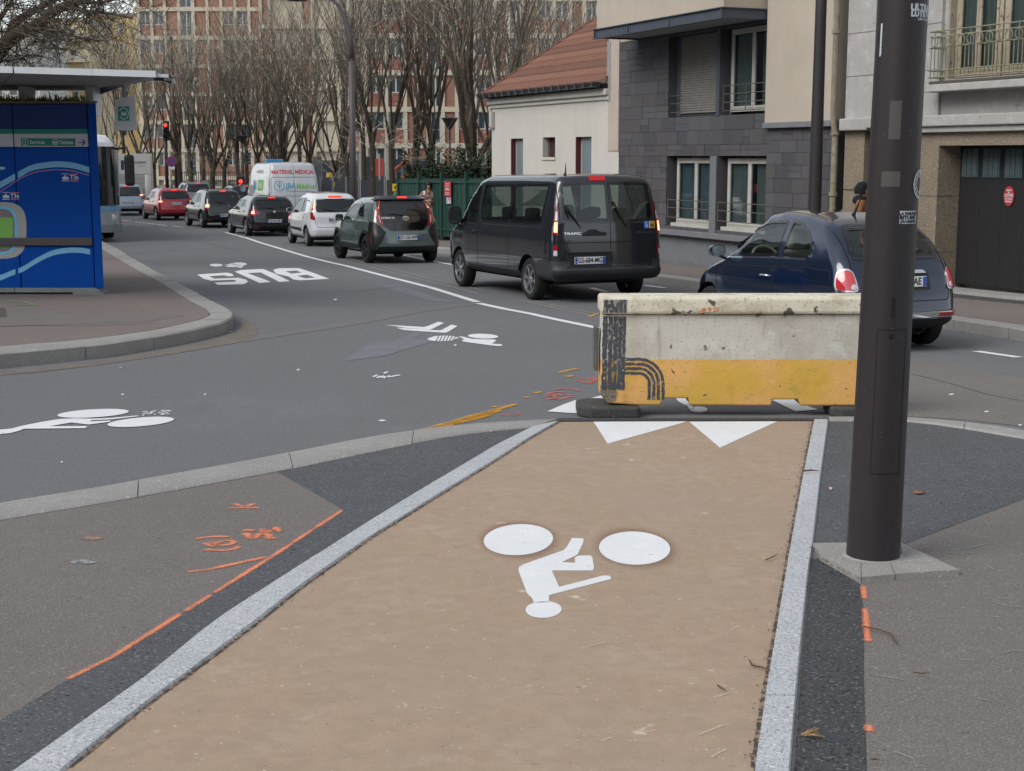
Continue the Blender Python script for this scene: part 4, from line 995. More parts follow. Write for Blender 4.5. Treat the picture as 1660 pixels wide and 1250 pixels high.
# wheelchair and two children pictograms
def disc(cx, cy, r, n=12): return ell(cx, cy, r, r, n)
for pl in (disc(-.645, 1.225, .010), [(-.640, 1.212), (-.650, 1.212), (-.652, 1.185), (-.668, 1.183), (-.676, 1.155), (-.668, 1.152), (-.660, 1.175), (-.640, 1.176)]): c.patch('pictogram', pl, 'B', PLW, off=.009)
c.patch('pictogram', outset(disc(-.648, 1.168, .022, 16), .0), 'B', PLW, off=.0085, ring=disc(-.648, 1.168, .016, 16))
for q in (-.735, -.770):
    c.patch('pictogram', disc(q, 1.225, .009), 'B', PLT, off=.009)
    c.patch('pictogram', [(q - .015, 1.205), (q + .015, 1.205), (q + .012, 1.175), (q + .016, 1.145), (q + .006, 1.145), (q, 1.17), (q - .008, 1.145), (q - .016, 1.147), (q - .010, 1.175)], 'B', PLT, off=.009)
c.wiper((.73, 1.50), (.50, 1.16)); c.wiper((-.06, 1.55), (-.28, 1.15)); c.wiper((.73, 1.50), (.68, 1.30))
c.antenna(.45, .55, .18, -.0)
c.seats([(.95, (.55, 0, -.55)), (1.9, (.55, 0, -.55)), (3.0, (.5, -.5))], SEATG, .55)
MB().box(.25, 4.1, -.85, .85, .36, .50).build('cabin_floor', DARK, c0)
c.patch('sill_trim', rect(1.28, 3.62, .34, .45), 'L', BLK, off=.008, skirt=.01, mirror=True)
c.patch('bumper_side', [(0.0, .34), (.66, .34), (.66, .58), (.56, .66), (.02, .66)], 'L', mat('charcoal_plastic', rgb('2d2f33'), .5), off=.008, skirt=.01, mirror=True)
c.mirror_part(3.85, 1.28, BLK, (.14, .26, .34), .16); c.handle(3.22, 1.02, BLK, .16)
c.patch('front_lamp', [(4.6, .8), (4.95, .78), (4.9, .95), (4.55, 1.0)], 'L', CLR, off=.006, mirror=True)
c.finish(arch_r=.395); c.wheels('alloy', ALU, .21, 6)

# ---------------------------------------------------------------- dark blue city car behind the barrier
c0 = place_car('city_car', 'dark blue rounded small car turning behind the barrier and lamp post', 'car', 4.06, 14.95, .36, .97, 'cars at the junction')
BLUE = paint('paint_midnight', '14223a', .35, .14)
c = Car(c0, 3.55, 1.63, 1.49, .22, [(.22, .14), (.32, .03), (.42, 0), (.60, .03), (.80, .09), (.95, .17), (1.15, .33), (1.35, .56), (1.45, .74)], [(.2, .1), (.5, 0), (.7, .06), (1, .3)],
    [(0, 1.37), (.2, 1.41), (.6, 1.465), (1.3, 1.492), (1.7, 1.46), (2.05, 1.33), (2.40, 1.13), (2.70, .99), (3.0, .90), (3.3, .76), (3.55, .55)],
    [(.2, .90), (.35, .985), (.55, 1.0), (.75, .995), (.9, .955), (.98, .92), (1.2, .81), (1.40, .68), (1.49, .62)], BLUE, plan=[(0, .86), (.07, .93), (.18, .985), (.35, 1), (.7, 1), (.85, .93), (1, .74)], r=(.16, .15, .16), wb=2.30, ro=.62, wr=.29, crown=.02)
c.rc = .30
c.window(roundpoly([(1.36, 1.00), (2.62, .965), (2.42, 1.14), (2.12, 1.30), (1.85, 1.385), (1.42, 1.40)], .05), 'L', GLS, chrome=None)
c.window(roundpoly([(.70, 1.005), (1.27, 1.0), (1.33, 1.40), (1.12, 1.38), (.90, 1.29), (.74, 1.15)], .06), 'L', GLS)
c.seams([[(.78, .985), (1.6, .978), (2.66, .945)]], w=.016)
for o in [o for o in c0.children if o.name.startswith('door_gap')]: o.data.materials[0] = CHR; o.name = 'chrome_strip'
c.window(roundpoly([(.57, .98), (-.57, .98), (-.47, 1.36), (.47, 1.36)], .10), 'B', GLS, frit=.06)
c.window(roundpoly([(-.6, 1.02), (.6, 1.02), (.50, 1.34), (-.50, 1.34)], .08), 'N', GLS)
c.seams([[(1.30, .97), (1.36, .60), (1.45, .30)], [(2.72, .93), (2.70, .40), (2.6, .28)], [(.60, .90), (1.4, .88), (2.7, .86)]])
c.seams([[(.56, 1.38), (.58, 1.0), (.60, .75), (.56, .55), (-.56, .55), (-.60, .75), (-.58, 1.0), (-.56, 1.38)]], 'B')
for sg in (1, -1):
    W_ = lambda p: [(sg * a, b) for a, b in p]
    lo = roundpoly([(.55, .655), (.84, .665), (.86, .88), (.68, .905), (.60, .86)], .07)
    h = c.patch('tail_lamp', W_(lo), 'W', mat('satin_chrome', (.6, .6, .62), .2, metal=1.), off=.014, skirt=.02, grid=.03)
    c.patch('red_lens', W_(inset(lo, .018)), 'W', mat('lamp_red_bright', rgb('b8303a'), .1, coat=1.), off=.020, skirt=.006, parent=h, grid=.03)
    c.patch('clear_lens', W_(ell(.615, .71, .030, .030, 16)), 'W', CLR, off=.025, skirt=.006, parent=h, grid=.03)
    c.patch('reflector', W_([(.40, .385), (.62, .385), (.62, .425), (.42, .425)]), 'W', RED, off=.030, skirt=.01)
c.patch('chrome_bar', [(-.72, .375), (.72, .375), (.72, .43), (-.72, .43)], 'W', CHR, off=.022, skirt=.02)
c.patch('bumper_skirt', [(-.85, .20), (.85, .20), (.85, .34), (-.85, .34)], 'W', BLK, off=.010, skirt=.02, grid=.05)
c.patch('plate_recess', roundpoly(rect(-.33, .33, .66, .86), .03), 'B', mat('recess_black', rgb('141517'), .5), off=.003)
c.patch('chrome_handle', roundpoly([(-.29, .83), (.29, .83), (.25, .865), (-.25, .865)], .015), 'B', CHR, off=.03, skirt=.02)
c.plate(0, .755, 'FD-218-AE')
c.wiper((0, 1.02), (-.38, 1.08)); c.antenna(.95, 0, .2)
c.handle(1.52, .775, CHR, .2)
c.seats([(.95, (.30, -.30)), (1.75, (.36, -.36))], SEATC, .38, .15); c.steer(2.25, .36, .92, mat('wheel_cream', rgb('a8a48c'), .6))
MB().box(2.3, 2.6, -.6, .6, .6, .93).build('dashboard', mat('dash_cream', rgb('8d8a80'), .5), c0, bevel=.03)
MB().box(.2, 2.7, -.62, .62, .24, .34).build('cabin_floor', DARK, c0)
c.mirror_part(2.50, 1.03, BLUE, (.12, .20, .15), .14)
c.finish(arch_r=.345); c.wheels('alloy', ALU, .19, 7)

# ---------------------------------------------------------------- grey-green crossover hatch
c0 = place_car('hatchback', 'grey green crossover hatchback with black tailgate ahead of the minibus', 'car', -2.40, 33.4, .385, 1.0)
SAGE = paint('paint_sage', '5b6967', .25, .2)
c = Car(c0, 3.70, 1.74, 1.51, .27, [(.27, .12), (.35, .02), (.45, 0), (.68, .02), (.75, .08), (.95, .13), (1.2, .24), (1.45, .42), (1.51, .5)], [(.2, .1), (.5, 0), (.9, .2)],
    [(0, 1.48), (.5, 1.51), (1.5, 1.50), (1.95, 1.44), (2.35, 1.22), (2.70, 1.00), (3.3, .92), (3.6, .75), (3.7, .6)],
    [(.25, .95), (.45, 1.0), (.75, .99), (.95, .95), (1.0, .93), (1.25, .84), (1.45, .74), (1.51, .70)], SAGE, r=(.13, .14, .10), wb=2.43, ro=.60, wr=.32)
c.patch('tailgate_panel', roundpoly([(.60, 1.46), (-.60, 1.46), (-.62, 1.30), (-.56, .90), (-.38, .755), (.38, .755), (.56, .90), (.62, 1.30)], .04), 'B', mat('gloss_black', rgb('0b0c0e'), .12, coat=1.), off=.010, skirt=.012)
c.window(roundpoly([(.55, 1.405), (-.55, 1.405), (-.53, 1.08), (.53, 1.08)], .04), 'B', GLSD, off=.012)
for o in c0.children:
    pass
c.patch('spoiler', [(.62, 1.43), (-.62, 1.43), (-.60, 1.495), (.60, 1.495)], 'B', mat('gloss_black', rgb('0b0c0e'), .12), off=.05, skirt=.05)
c.patch('brake_lamp', rect(-.11, .11, 1.452, 1.478), 'B', LIT, off=.058, skirt=.01)
for sg in (1, -1):
    W_ = lambda p: [(sg * a, b) for a, b in p]
    h = c.patch('tail_lamp', W_([(.60, 1.43), (.82, 1.40), (.88, 1.16), (.74, .98), (.52, .84), (.56, 1.02), (.62, 1.14)]), 'W', RED, off=.022, skirt=.02, grid=.05)
    c.patch('lit_lens', W_([(.70, 1.34), (.745, 1.34), (.755, 1.25), (.71, 1.25)]), 'W', HOT, off=.03, skirt=.004, parent=h)
    c.patch('clear_lens', W_([(.66, 1.10), (.70, 1.09), (.62, .93), (.59, .92)]), 'W', CLR, off=.028, skirt=.004, parent=h)
    c.patch('corner_panel', W_([(.50, .72), (.62, .86), (.80, .95), (1.10, .97), (1.14, .30), (.80, .28), (.62, .50)]), 'W', mat('satin_black', rgb('101114'), .4), off=.010, skirt=.01, grid=.06)
    c.patch('reflector', W_(rect(.845, .875, .45, .74)), 'W', RED, off=.016, skirt=.006)
c.patch('bumper_skirt', [(-.80, .27), (.80, .27), (.68, .40), (-.68, .40)], 'W', BLK, off=.016, skirt=.02, grid=.05)
c.plate(0, .60, 'GT-135-WP'); c.text('model_lettering', 'AYGO X', .055, .43, 1.04, 'B', CHR, .003, 1.6, .016)
e = c.patch('emblem', ell(0, 1.03, .075, .05, 24), 'B', CHR, off=.018, ring=ell(0, 1.03, .064, .040, 24)); c.patch('emblem', ell(0, 1.03, .026, .045, 18), 'B', CHR, off=.018, ring=ell(0, 1.03, .017, .038, 18)); c.patch('emblem', ell(0, 1.048, .050, .020, 18), 'B', CHR, off=.018, ring=ell(0, 1.046, .041, .013, 18))
c.wiper((.06, 1.10), (.46, 1.14)); c.antenna(.55, 0, .14, -.3)
c.window(roundpoly([(1.42, .99), (2.55, .975), (2.15, 1.24), (1.85, 1.36), (1.45, 1.38)], .05), 'L', GLS)
c.window(roundpoly([(.82, 1.03), (1.34, .995), (1.36, 1.38), (1.05, 1.36)], .05), 'L', GLS)
c.seams([[(1.38, 1.42), (1.40, .5), (1.44, .34)], [(2.62, .97), (2.58, .40)], [(.80, 1.0), (1.05, .70), (1.1, .45)]]); c.handle(1.62, .84, SAGE); c.handle(1.0, 1.12, BLK, .1)
c.patch('door_moulding', [(1.0, .42), (2.55, .45), (2.55, .33), (1.0, .33)], 'L', BLK, off=.012, skirt=.012, mirror=True)
c.seats([(.9, (.35, -.35)), (1.7, (.36, -.36))], SEATG, .38); c.mirror_part(2.42, 1.03, BLK, (.12, .20, .15), .12)
c.finish(arch_trim=.075, arch_r=.375); c.wheels('twin', ALD, .2, 5)

# ---------------------------------------------------------------- white tall hatch
c0 = place_car('hatchback', 'white tall hatchback with high teardrop tail lights, second visible car ahead of minibus', 'car', -5.05, 42.2, .36, .97)
WHT = paint('paint_white', 'cfd2d4', 0, .3)
c = Car(c0, 3.72, 1.68, 1.59, .24, [(.24, .10), (.35, .02), (.5, 0), (.68, .04), (.9, .05), (1.1, .12), (1.4, .26), (1.56, .40)], [(.2, .1), (.5, 0), (.9, .2)],
    [(0, 1.53), (.4, 1.57), (1.4, 1.59), (1.9, 1.54), (2.4, 1.28), (2.9, 1.02), (3.3, .93), (3.6, .78), (3.72, .6)],
    [(.25, .94), (.45, 1.0), (.75, .99), (1.0, .95), (1.25, .86), (1.5, .75), (1.59, .70)], WHT, r=(.14, .15, .14), wb=2.36, ro=.66, wr=.30)
c.window(roundpoly([(.60, 1.42), (-.60, 1.42), (-.62, 1.02), (.62, 1.02)], .08), 'B', GLSD)
c.patch('brake_lamp', rect(-.20, .20, 1.455, 1.49), 'B', LIT, off=.03, skirt=.02)
for sg in (1, -1):
    W_ = lambda p: [(sg * a, b) for a, b in p]
    h = c.patch('tail_lamp', W_(roundpoly([(.67, .80), (.84, .82), (.92, 1.00), (.82, 1.40), (.74, 1.42), (.70, 1.10)], .05)), 'W', RED, off=.016, skirt=.02, grid=.05)
    c.patch('lit_lens', W_(roundpoly([(.72, 1.15), (.80, 1.13), (.79, 1.31), (.75, 1.31)], .02)), 'W', HOT, off=.024, skirt=.004, parent=h)
    c.patch('clear_lens', W_([(.70, 1.00), (.86, 1.03), (.84, 1.10), (.71, 1.07)]), 'W', CLR, off=.024, skirt=.004, parent=h)
c.seams([[(.66, 1.48), (.68, 1.1), (.66, .74), (.60, .58), (-.60, .58), (-.66, .74), (-.68, 1.1), (-.66, 1.48)]], 'B')
c.plate(0, .80, 'BD-407-QR'); c.wiper((.0, 1.05), (.42, 1.12))
c.window(roundpoly([(1.42, 1.0), (2.72, .985), (2.2, 1.33), (1.85, 1.44), (1.45, 1.46)], .05), 'L', GLS)
c.window(roundpoly([(.86, 1.04), (1.34, 1.0), (1.36, 1.46), (1.05, 1.44)], .05), 'L', GLS)
c.patch('side_moulding', [(1.15, .54), (2.62, .56), (2.62, .49), (1.15, .44)], 'L', BLK, off=.012, skirt=.01, mirror=True)
c.seams([[(1.38, 1.5), (1.40, .34)], [(2.72, .97), (2.62, .34)], [(.84, 1.0), (1.05, .72), (1.1, .40)]]); c.handle(1.6, .86, WHT); c.handle(1.02, .88, WHT, .14)
c.seats([(.9, (.35, -.35)), (1.7, (.36, -.36))], SEATG, .40); c.mirror_part(2.5, 1.06, WHT, (.12, .18, .14), .12)
c.patch('bumper_skirt', [(-.85, .24), (.85, .24), (.85, .31), (-.85, .31)], 'W', BLK, off=.010, skirt=.02, grid=.05)
c.finish(arch_r=.355); c.wheels('alloy', ALU, .19, 8)

def hatch(name, label, X, Y, th, L, W_, H, pnt, lamp, plate, wb=2.6, ro=.75, wr=.31, sc=.96, clad=None, rails=False, trim=None, zb=.24, lampm=HOT, lower=None, rearH=.93, emblem=False, wheelm=ALU):
    c0 = place_car(name, label, 'car', X, Y, th, sc)
    c = Car(c0, L, W_, H, zb, [(zb, .10), (.35, .02), (.5, 0), (.7, .04), (.9, .08), (1.1, .2), (H - .12, .42), (H, .55)], [(.2, .1), (.5, 0), (.9, .2)],
        [(0, H - .05), (.5, H - .01), (1.5, H), (2.0, H - .06), (2.55, H - .30), (3.0, .98), (L - .5, .88), (L - .1, .7), (L, .6)],
        [(zb, .94), (.45, 1.0), (.75, .99), (.95, .94), (1.2, .86), (H - .1, .74), (H, .70)], pnt, r=(.14, .15, .11), wb=wb, ro=ro, wr=wr, n=(70, 22, 34))
    zt = H - .13
    c.window(roundpoly([(.58, zt), (-.58, zt), (-.64, rearH + .05), (.64, rearH + .05)], .07), 'B', GLSD)
    c.patch('brake_lamp', rect(-.12, .12, H - .10, H - .072), 'B', LIT, off=.03, skirt=.02)
    for sg in (1, -1):
        M_ = lambda p: [(sg * a, b) for a, b in p]
        h = c.patch('tail_lamp', M_(lamp[0]), 'W', RED, off=.014, skirt=.02, grid=.05); c.patch('lit_lens', M_(lamp[1]), 'W', lampm, off=.022, skirt=.004, parent=h)
        c.patch('reflector', M_(rect(.55, .72, .33, .37)), 'W', RED, off=.02, skirt=.004)
    c.seams([[(.62, zt), (.66, .95), (.62, .6), (-.62, .6), (-.66, .95), (-.62, zt)]], 'B')
    c.plate(0, plate[1], plate[0])
    c.window(roundpoly([(1.55, .99), (2.85, .965), (2.4, H - .28), (2.05, H - .14), (1.58, H - .12)], .05), 'L', GLSD)
    c.window(roundpoly([(.95, 1.03), (1.47, .99), (1.50, H - .12), (1.15, H - .14)], .05), 'L', GLSD)
    c.seams([[(1.51, H - .06), (1.52, .32)], [(2.85, .95), (2.78, .34)], [(.93, 1.0), (1.15, .72), (1.2, .40)]]); c.handle(1.75, .84, pnt); c.handle(1.1, .87, pnt, .15)
    c.mirror_part(2.65, 1.0, BLK if clad else pnt, (.12, .20, .14), .12); c.wiper((0, rearH + .06), (.42, rearH + .12)); c.antenna(.7, 0, .12, -.5)
    c.patch('bumper_skirt', [(-.9, zb), (.9, zb), (.9, .36), (-.9, .36)], 'W', BLK, off=.010, skirt=.02, grid=.06)
    c.seats([(1.0, (.35, -.35)), (1.9, (.36, -.36))], SEATG, .36)
    if rails:
        for sg in (1, -1):
            pts = [c.hit('T', x, sg * W_ * .31, .05 if 0 < i < 4 else 0)[0] for i, x in enumerate((.6, .75, 1.3, 1.9, 2.05))]
            MB().tube(pts, .022, 6).build('roof_rail', ALU if rails == 2 else BLK, c0, smooth=True)
    if emblem:
        c.patch('emblem', ell(0, .86, .045, .045, 20), 'B', CHR, off=.012, ring=ell(0, .86, .036, .036, 20))
        c.patch('emblem', [(0, .86), (.034, .86), (.024, .884), (0, .894)], 'B', PLB, off=.012); c.patch('emblem', [(0, .86), (-.034, .86), (-.024, .836), (0, .826)], 'B', PLB, off=.012)
        c.patch('emblem', [(0, .86), (0, .894), (-.024, .884), (-.034, .86)], 'B', PLW, off=.012); c.patch('emblem', [(0, .86), (0, .826), (.024, .836), (.034, .86)], 'B', PLW, off=.012)
    c.finish(arch_trim=clad, arch_r=wr + .06); c.wheels('alloy', wheelm, .2, 5)
    return c0, c
BLKP = paint('paint_black', '0d0e11', .3, .14); DGR = paint('paint_dark_grey', '1a1c20', .4, .18)
hatch('hatchback', 'dark grey low hatchback with L shaped tail lights and round tailgate emblem', -8.0, 49.2, .40, 4.32, 1.765, 1.42, DGR,
      ([(.50, .80), (.50, .87), (.66, .94), (.98, .92), (.98, .80), (.80, .72), (.70, .75)], [(.70, .80), (.84, .80), (.84, .88), (.72, .88)]), ('EJ-442-NB', .55), 2.69, .84, .32, rearH=.90, emblem=True)
hatch('hatchback', 'black raised hatchback with roof rails and square tail lights behind the red car', -11.05, 56.4, .44, 4.08, 1.75, 1.54, BLKP,
      ([(.62, .80), (.62, .98), (.90, 1.0), (.92, .80), (.75, .76)], [(.66, .84), (.84, .84), (.84, .95), (.66, .95)]), ('EM-951-TC', .52), 2.59, .70, .33, clad=.06, rails=1, zb=.27)
hatch('hatchback', 'red hatchback in the queue with slim lit tail light', -14.75, 64.3, .46, 3.97, 1.74, 1.46, paint('paint_red', '9c1a22', .15, .25),
      ([(.60, .82), (.60, .92), (.92, .97), (.98, .90), (.80, .82)], [(.64, .845), (.86, .85), (.86, .90), (.64, .90)]), ('DS-730-LK', .78), 2.54, .62, .31)
hatch('crossover', 'pale blue grey crossover half hidden by the bus mirror', -18.5, 70.5, .30, 4.2, 1.80, 1.56, paint('paint_ice', '8d98a6', .2, .3),
      ([(.50, .98), (.50, 1.05), (.95, 1.10), (.95, .98)], [(.60, 1.0), (.85, 1.0), (.85, 1.06), (.60, 1.05)]), ('GB-268-HX', .66), 2.6, .76, .33, clad=.06, zb=.27)
hatch('estate_car', 'silver car with pale roof rails seen over the red hatchback', -17.2, 80.5, .40, 4.4, 1.8, 1.56, paint('paint_silver', '70767c', .5, .3),
      ([(.60, .85), (.60, .95), (.92, .97), (.92, .85)], [(.64, .87), (.84, .87), (.84, .93), (.64, .93)]), ('FK-385-VL', .6), 2.7, .8, .32, rails=2)
hatch('estate_car', 'black car roof seen over the raised black hatchback', -13.3, 73.5, .40, 4.4, 1.8, 1.50, BLKP,
      ([(.60, .85), (.60, .95), (.92, .97), (.92, .85)], [(.64, .87), (.84, .87), (.84, .93), (.64, .93)]), ('FT-116-RD', .6), 2.7, .8, .32, rails=1)

# ---------------------------------------------------------------- white medical supply van
c0 = place_car('delivery_van', 'white high roofed medical supply van with red and green lettering', 'van', -8.3, 56.0, .36, 1.0)
VWH = paint('paint_van_white', 'b9bdc2', 0, .4)
c = Car(c0, 5.4, 2.05, 2.52, .35, [(.35, .05), (.5, 0), (1.0, .03), (1.6, .10), (2.1, .22), (2.5, .34)], [(.3, .1), (.8, 0), (1.1, .1)],
    [(0, 2.46), (.4, 2.50), (3.4, 2.51), (3.9, 2.40), (4.3, 1.95), (4.7, 1.40), (5.1, 1.15), (5.4, .95)], [(.35, .96), (.8, 1), (1.3, .985), (1.9, .92), (2.4, .83), (2.52, .80)], VWH, plan=[(0, .95), (.05, .985), (.2, 1), (.8, 1), (1, .84)], r=(.12, .14, .12), wb=3.4, ro=1.0, wr=.34, n=(70, 26, 40))
c.window(roundpoly([(3.85, 1.45), (4.55, 1.42), (4.35, 1.75), (4.1, 2.05), (3.9, 2.05)], .05), 'L', GLSD)
c.window(roundpoly([(-.8, 1.4), (.8, 1.4), (.7, 2.1), (-.7, 2.1)], .08), 'N', GLSD)
c.seams([[(0, 2.38), (0, .5)], [(.9, 2.3), (.97, 1.2), (.97, .5)], [(-.9, 2.3), (-.97, 1.2), (-.97, .5)]], 'B', w=.012)
c.seams([[(.82, 1.95), (.87, 1.88), (.90, 1.30), (.84, 1.24), (-.84, 1.24), (-.90, 1.30), (-.87, 1.88), (-.80, 1.95), (.82, 1.95)]], 'B', w=.014)
GRT = mat('print_green', rgb('6fae4c'), .5); BLT = mat('print_blue', rgb('3f8fb0'), .5); RDT = mat('print_red', rgb('b8402f'), .5); GYT = mat('print_grey', rgb('8a9096'), .5)
c.text('lettering', 'MATÉRIEL MÉDICAL', .20, .0, 2.14, 'B', RDT, .006, .95)
c.text('lettering', 'JBA', .27, .14, 1.62, 'B', BLT, .006, .95); c.text('lettering', 'Médical', .27, -.46, 1.60, 'B', GRT, .004, .95)
c.seams([[(.30, 1.43), (-.80, 1.40)]], 'B', w=.014)
lg = c.patch('logo', ell(.58, 1.62, .20, .20, 30), 'B', BLT, off=.005, ring=ell(.58, 1.62, .175, .175, 30))
for pl, m_ in ((ell(.56, 1.72, .035, .035, 12), BLT), ([(.60, 1.68), (.54, 1.66), (.57, 1.60), (.54, 1.50), (.58, 1.50), (.62, 1.62)], BLT), ([(.60, 1.66), (.70, 1.70), (.70, 1.67), (.61, 1.62)], GRT), ([(.54, 1.64), (.46, 1.70), (.46, 1.67), (.53, 1.60)], GRT)): c.patch('logo', pl, 'B', m_, off=.006)
c.text('lettering', 'MATÉRIEL MÉDICAL', .17, 2.1, 2.15, 'L', GYT, .004, .9)
c.text('lettering', 'JBA', .5, 2.9, 1.62, 'L', BLT, .01, .9); c.patch('printed_panel', roundpoly(rect(1.2, 2.35, 1.42, 1.85), .1), 'L', GRT, off=.004); c.text('lettering', 'Médical', .3, 1.78, 1.63, 'L', PLW, .006, .9, .006)
c.text('lettering', '06 81 28 14 00', .13, 2.1, 1.27, 'L', GYT, .003, .9)
for sg in (1, -1):
    M_ = lambda p: [(sg * a, b) for a, b in p]
    c.patch('tail_lamp', M_(rect(.97, 1.10, .75, 1.12)), 'W', RED, off=.012, skirt=.02, grid=.05)
c.patch('rear_bumper', [(-1.0, .38), (1.0, .38), (1.0, .56), (-1.0, .56)], 'W', BLK, off=.04, skirt=.05, grid=.06)
c.text('stencil', 'X2 MH2', .1, -.55, 1.16, 'B', GYT, .002); c.plate(.35, .85, 'GL-502-YM'); c.mirror_part(4.35, 1.5, BLK, (.14, .26, .38), .2)
MB().box(.3, 4.4, -.9, .9, .36, .5).build('cabin_floor', DARK, c0); c.seats([(3.6, (.5, -.5))], SEATG, .6)
c.finish(arch_r=.41); c.wheels('cover', ALU, .22, 6)
sb = mat('sticker_blue', rgb('3a7fa8'), .4)
MB().box(3.6, 4.0, -.35, .35, 2.50, 2.66).build('roof_sign', sb, c0, bevel=.03)

# ---------------------------------------------------------------- white box truck
tk = place_car('box_truck', 'white box truck with dark blue initial on its rear shutter', 'truck', -20.6, 80.0, .30, .92)
TWH = mat('truck_white', rgb('c2bfb6'), .6, noise=[(2, .12)]); TYL = mat('truck_side', rgb('a89c74'), .6)
MB().box(0, 6.0, -1.08, 1.08, .95, 3.30).build('cargo_box', TWH, tk, bevel=.03)
MB().box(.15, 5.9, 1.085, 1.10, 1.0, 3.25).build('side_panel', TYL, tk); MB().box(.15, 5.9, -1.10, -1.085, 1.0, 3.25).build('side_panel', TYL, tk)
sh = MB().box(-.03, -.002, -.98, .98, 2.10, 3.22).build('shutter', mat('shutter_cream', rgb('d2cfc6'), .5), tk, bevel=.01)
for z in (1.30, 1.55, 1.80): MB().box(-.02, -.004, -.98, .98, z, z + .22).build('shutter_slat', mat('shutter_grey', rgb('aaa8a2'), .6), tk, bevel=.01)
MB().box(-.12, -.03, -1.0, 1.0, 1.0, 1.25).build('tail_lift', mat('lift_grey', rgb('8d8c88'), .6), tk, bevel=.01)
M = Matrix(((0, 0, 1, -.035), (-1, 0, 0, .55), (0, 1, 0, 2.72), (0, 0, 0, 1))); text_on('initial', 'r', 1.1, M, mat('print_navy', rgb('232a52'), .5), tk, .03, 1.1)
M = Matrix(((0, 0, 1, -.035), (-1, 0, 0, -.35), (0, 1, 0, 2.80), (0, 0, 0, 1))); text_on('lettering', 'location', .24, M, mat('print_navy', rgb('232a52'), .5), tk, .004)
M = Matrix(((0, 0, 1, -.035), (-1, 0, 0, -.45), (0, 1, 0, 2.58), (0, 0, 0, 1))); text_on('lettering', 'utilitaires', .10, M, mat('print_navy', rgb('232a52'), .5), tk)
MB().box(6.1, 7.9, -1.0, 1.0, .6, 2.4).build('cab', TWH, tk, bevel=.15)
MB().box(.3, 7.5, -.45, .45, .55, .95).build('chassis', DARK, tk)
MB().box(-.10, .05, -1.05, 1.05, .45, .60).build('under_bar', BLK, tk)
for sg in (1, -1):
    MB().box(-.13, -.10, sg * .95 - .12, sg * .95 + .12, .62, .72).build('tail_lamp', RED, tk)
    for xw in (1.3, 6.9):
        w_ = make_wheel(.42, .26, 'cover', ALU, 6); w_[0].parent = tk; w_[0].location = (xw, sg * .9, .42); w_[0].rotation_euler = (0, 0, 0 if sg > 0 else math.pi)

# ---------------------------------------------------------------- bus coming toward us behind the kiosk
q = P(193, 393); bh = .37
bc = Vector((q.x + .02, q.y, g(q.y))) + Vector((-math.cos(bh), -math.sin(bh), 0)) * 1.32   # front centre
bus = thing('city_bus', 'pale green and white city bus nosing out from behind the kiosk', 'bus', (bc.x, bc.y, bc.z), bh - math.pi / 2); bus.scale = (1.12,) * 3
BW = paint('bus_white', 'd5d9db', 0, .35); BG = mat('bus_silver', rgb('8f979b'), .3, metal=.35, coat=.6); BGL = mat('bus_glass', rgb('11161a'), .06, coat=1., noise=[(1.5, .5, rgb('1f3333'), (.5, .6))])
# local x points to where the bus drives; y to its left
class BusShape:
    pass
def bus_section(x, sc=1.0, z0=.32, z1=3.0):
    hw = 1.25 * sc
    return [(x, -hw * .98, z0), (x, -hw, .9), (x, -hw, 2.3), (x, -hw * .95, 2.72), (x, -hw * .78, z1 - .06), (x, -hw * .4, z1), (x, hw * .4, z1), (x, hw * .78, z1 - .06), (x, hw * .95, 2.72), (x, hw, 2.3), (x, hw, .9), (x, hw * .98, z0)]
mb = MB(); secs = [(-11.9, .97, 2.95), (-11.6, 1, 3.0), (-.9, 1, 3.0), (-.45, .985, 2.98), (-.18, .88, 2.92), (-.04, .76, 2.80)]; vs = []; fs = []
for x, s_, z1 in secs: vs += bus_section(x, s_, .32, z1)
for i in range(len(secs) - 1):
    for j in range(11): fs.append((i * 12 + j, (i + 1) * 12 + j, (i + 1) * 12 + j + 1, i * 12 + j + 1))
    fs.append((i * 12 + 11, (i + 1) * 12 + 11, (i + 1) * 12, i * 12))
fs += [tuple(range(12)), tuple(len(secs) * 12 - 12 + j for j in range(12))[::-1]]
mb.add(vs, fs); mb.build('body', BW, bus, smooth=40, fix=True)
def shell(name, z0, z1, m, d=.02, wid=1.0):
    """band wrapped round the curved bus front"""
    mb = MB(); pts = []
    for i in range(25):
        a = -math.pi / 2 + math.pi * i / 24; r = .42; cx = -r if abs(a) else -r
        y = math.copysign(1.25 - r, a) * (1 if abs(a) > 1e-6 else 0) if abs(a) > .35 else (1.25 - r) * a / .35
        pts.append((-r + (r + d) * math.cos(a) , y + (r + d) * math.sin(a)))
    n = len(pts); vs = [(x, y, z0) for x, y in pts] + [(x, y, z1) for x, y in pts]
    fs = [(i, i + 1, i + 1 + n, i + n) for i in range(n - 1)]; vs2 = [(x - .03, y * .98, z) for x, y, z in vs]
    k = len(vs); mb.add(vs + vs2, fs + [(a + k, d_ + k, c_ + k, b_ + k) for a, b_, c_, d_ in fs] + [(i, i + 1, i + 1 + k, i + k) for i in range(n - 1)] + [(i + n, i + 1 + n, i + 1 + n + k, i + n + k) for i in range(n - 1)])
    return mb.build(name, m, bus, smooth=40, fix=True)
shell('windscreen', 1.02, 2.62, BGL, .03); shell('front_panel', .36, .98, BG, .035); shell('blue_band', .86, 1.0, mat('bus_blue', rgb('5f8aa8'), .4), .045)
shell('bumper', .28, .50, mat('bus_bumper', rgb('6d7377'), .4), .06)
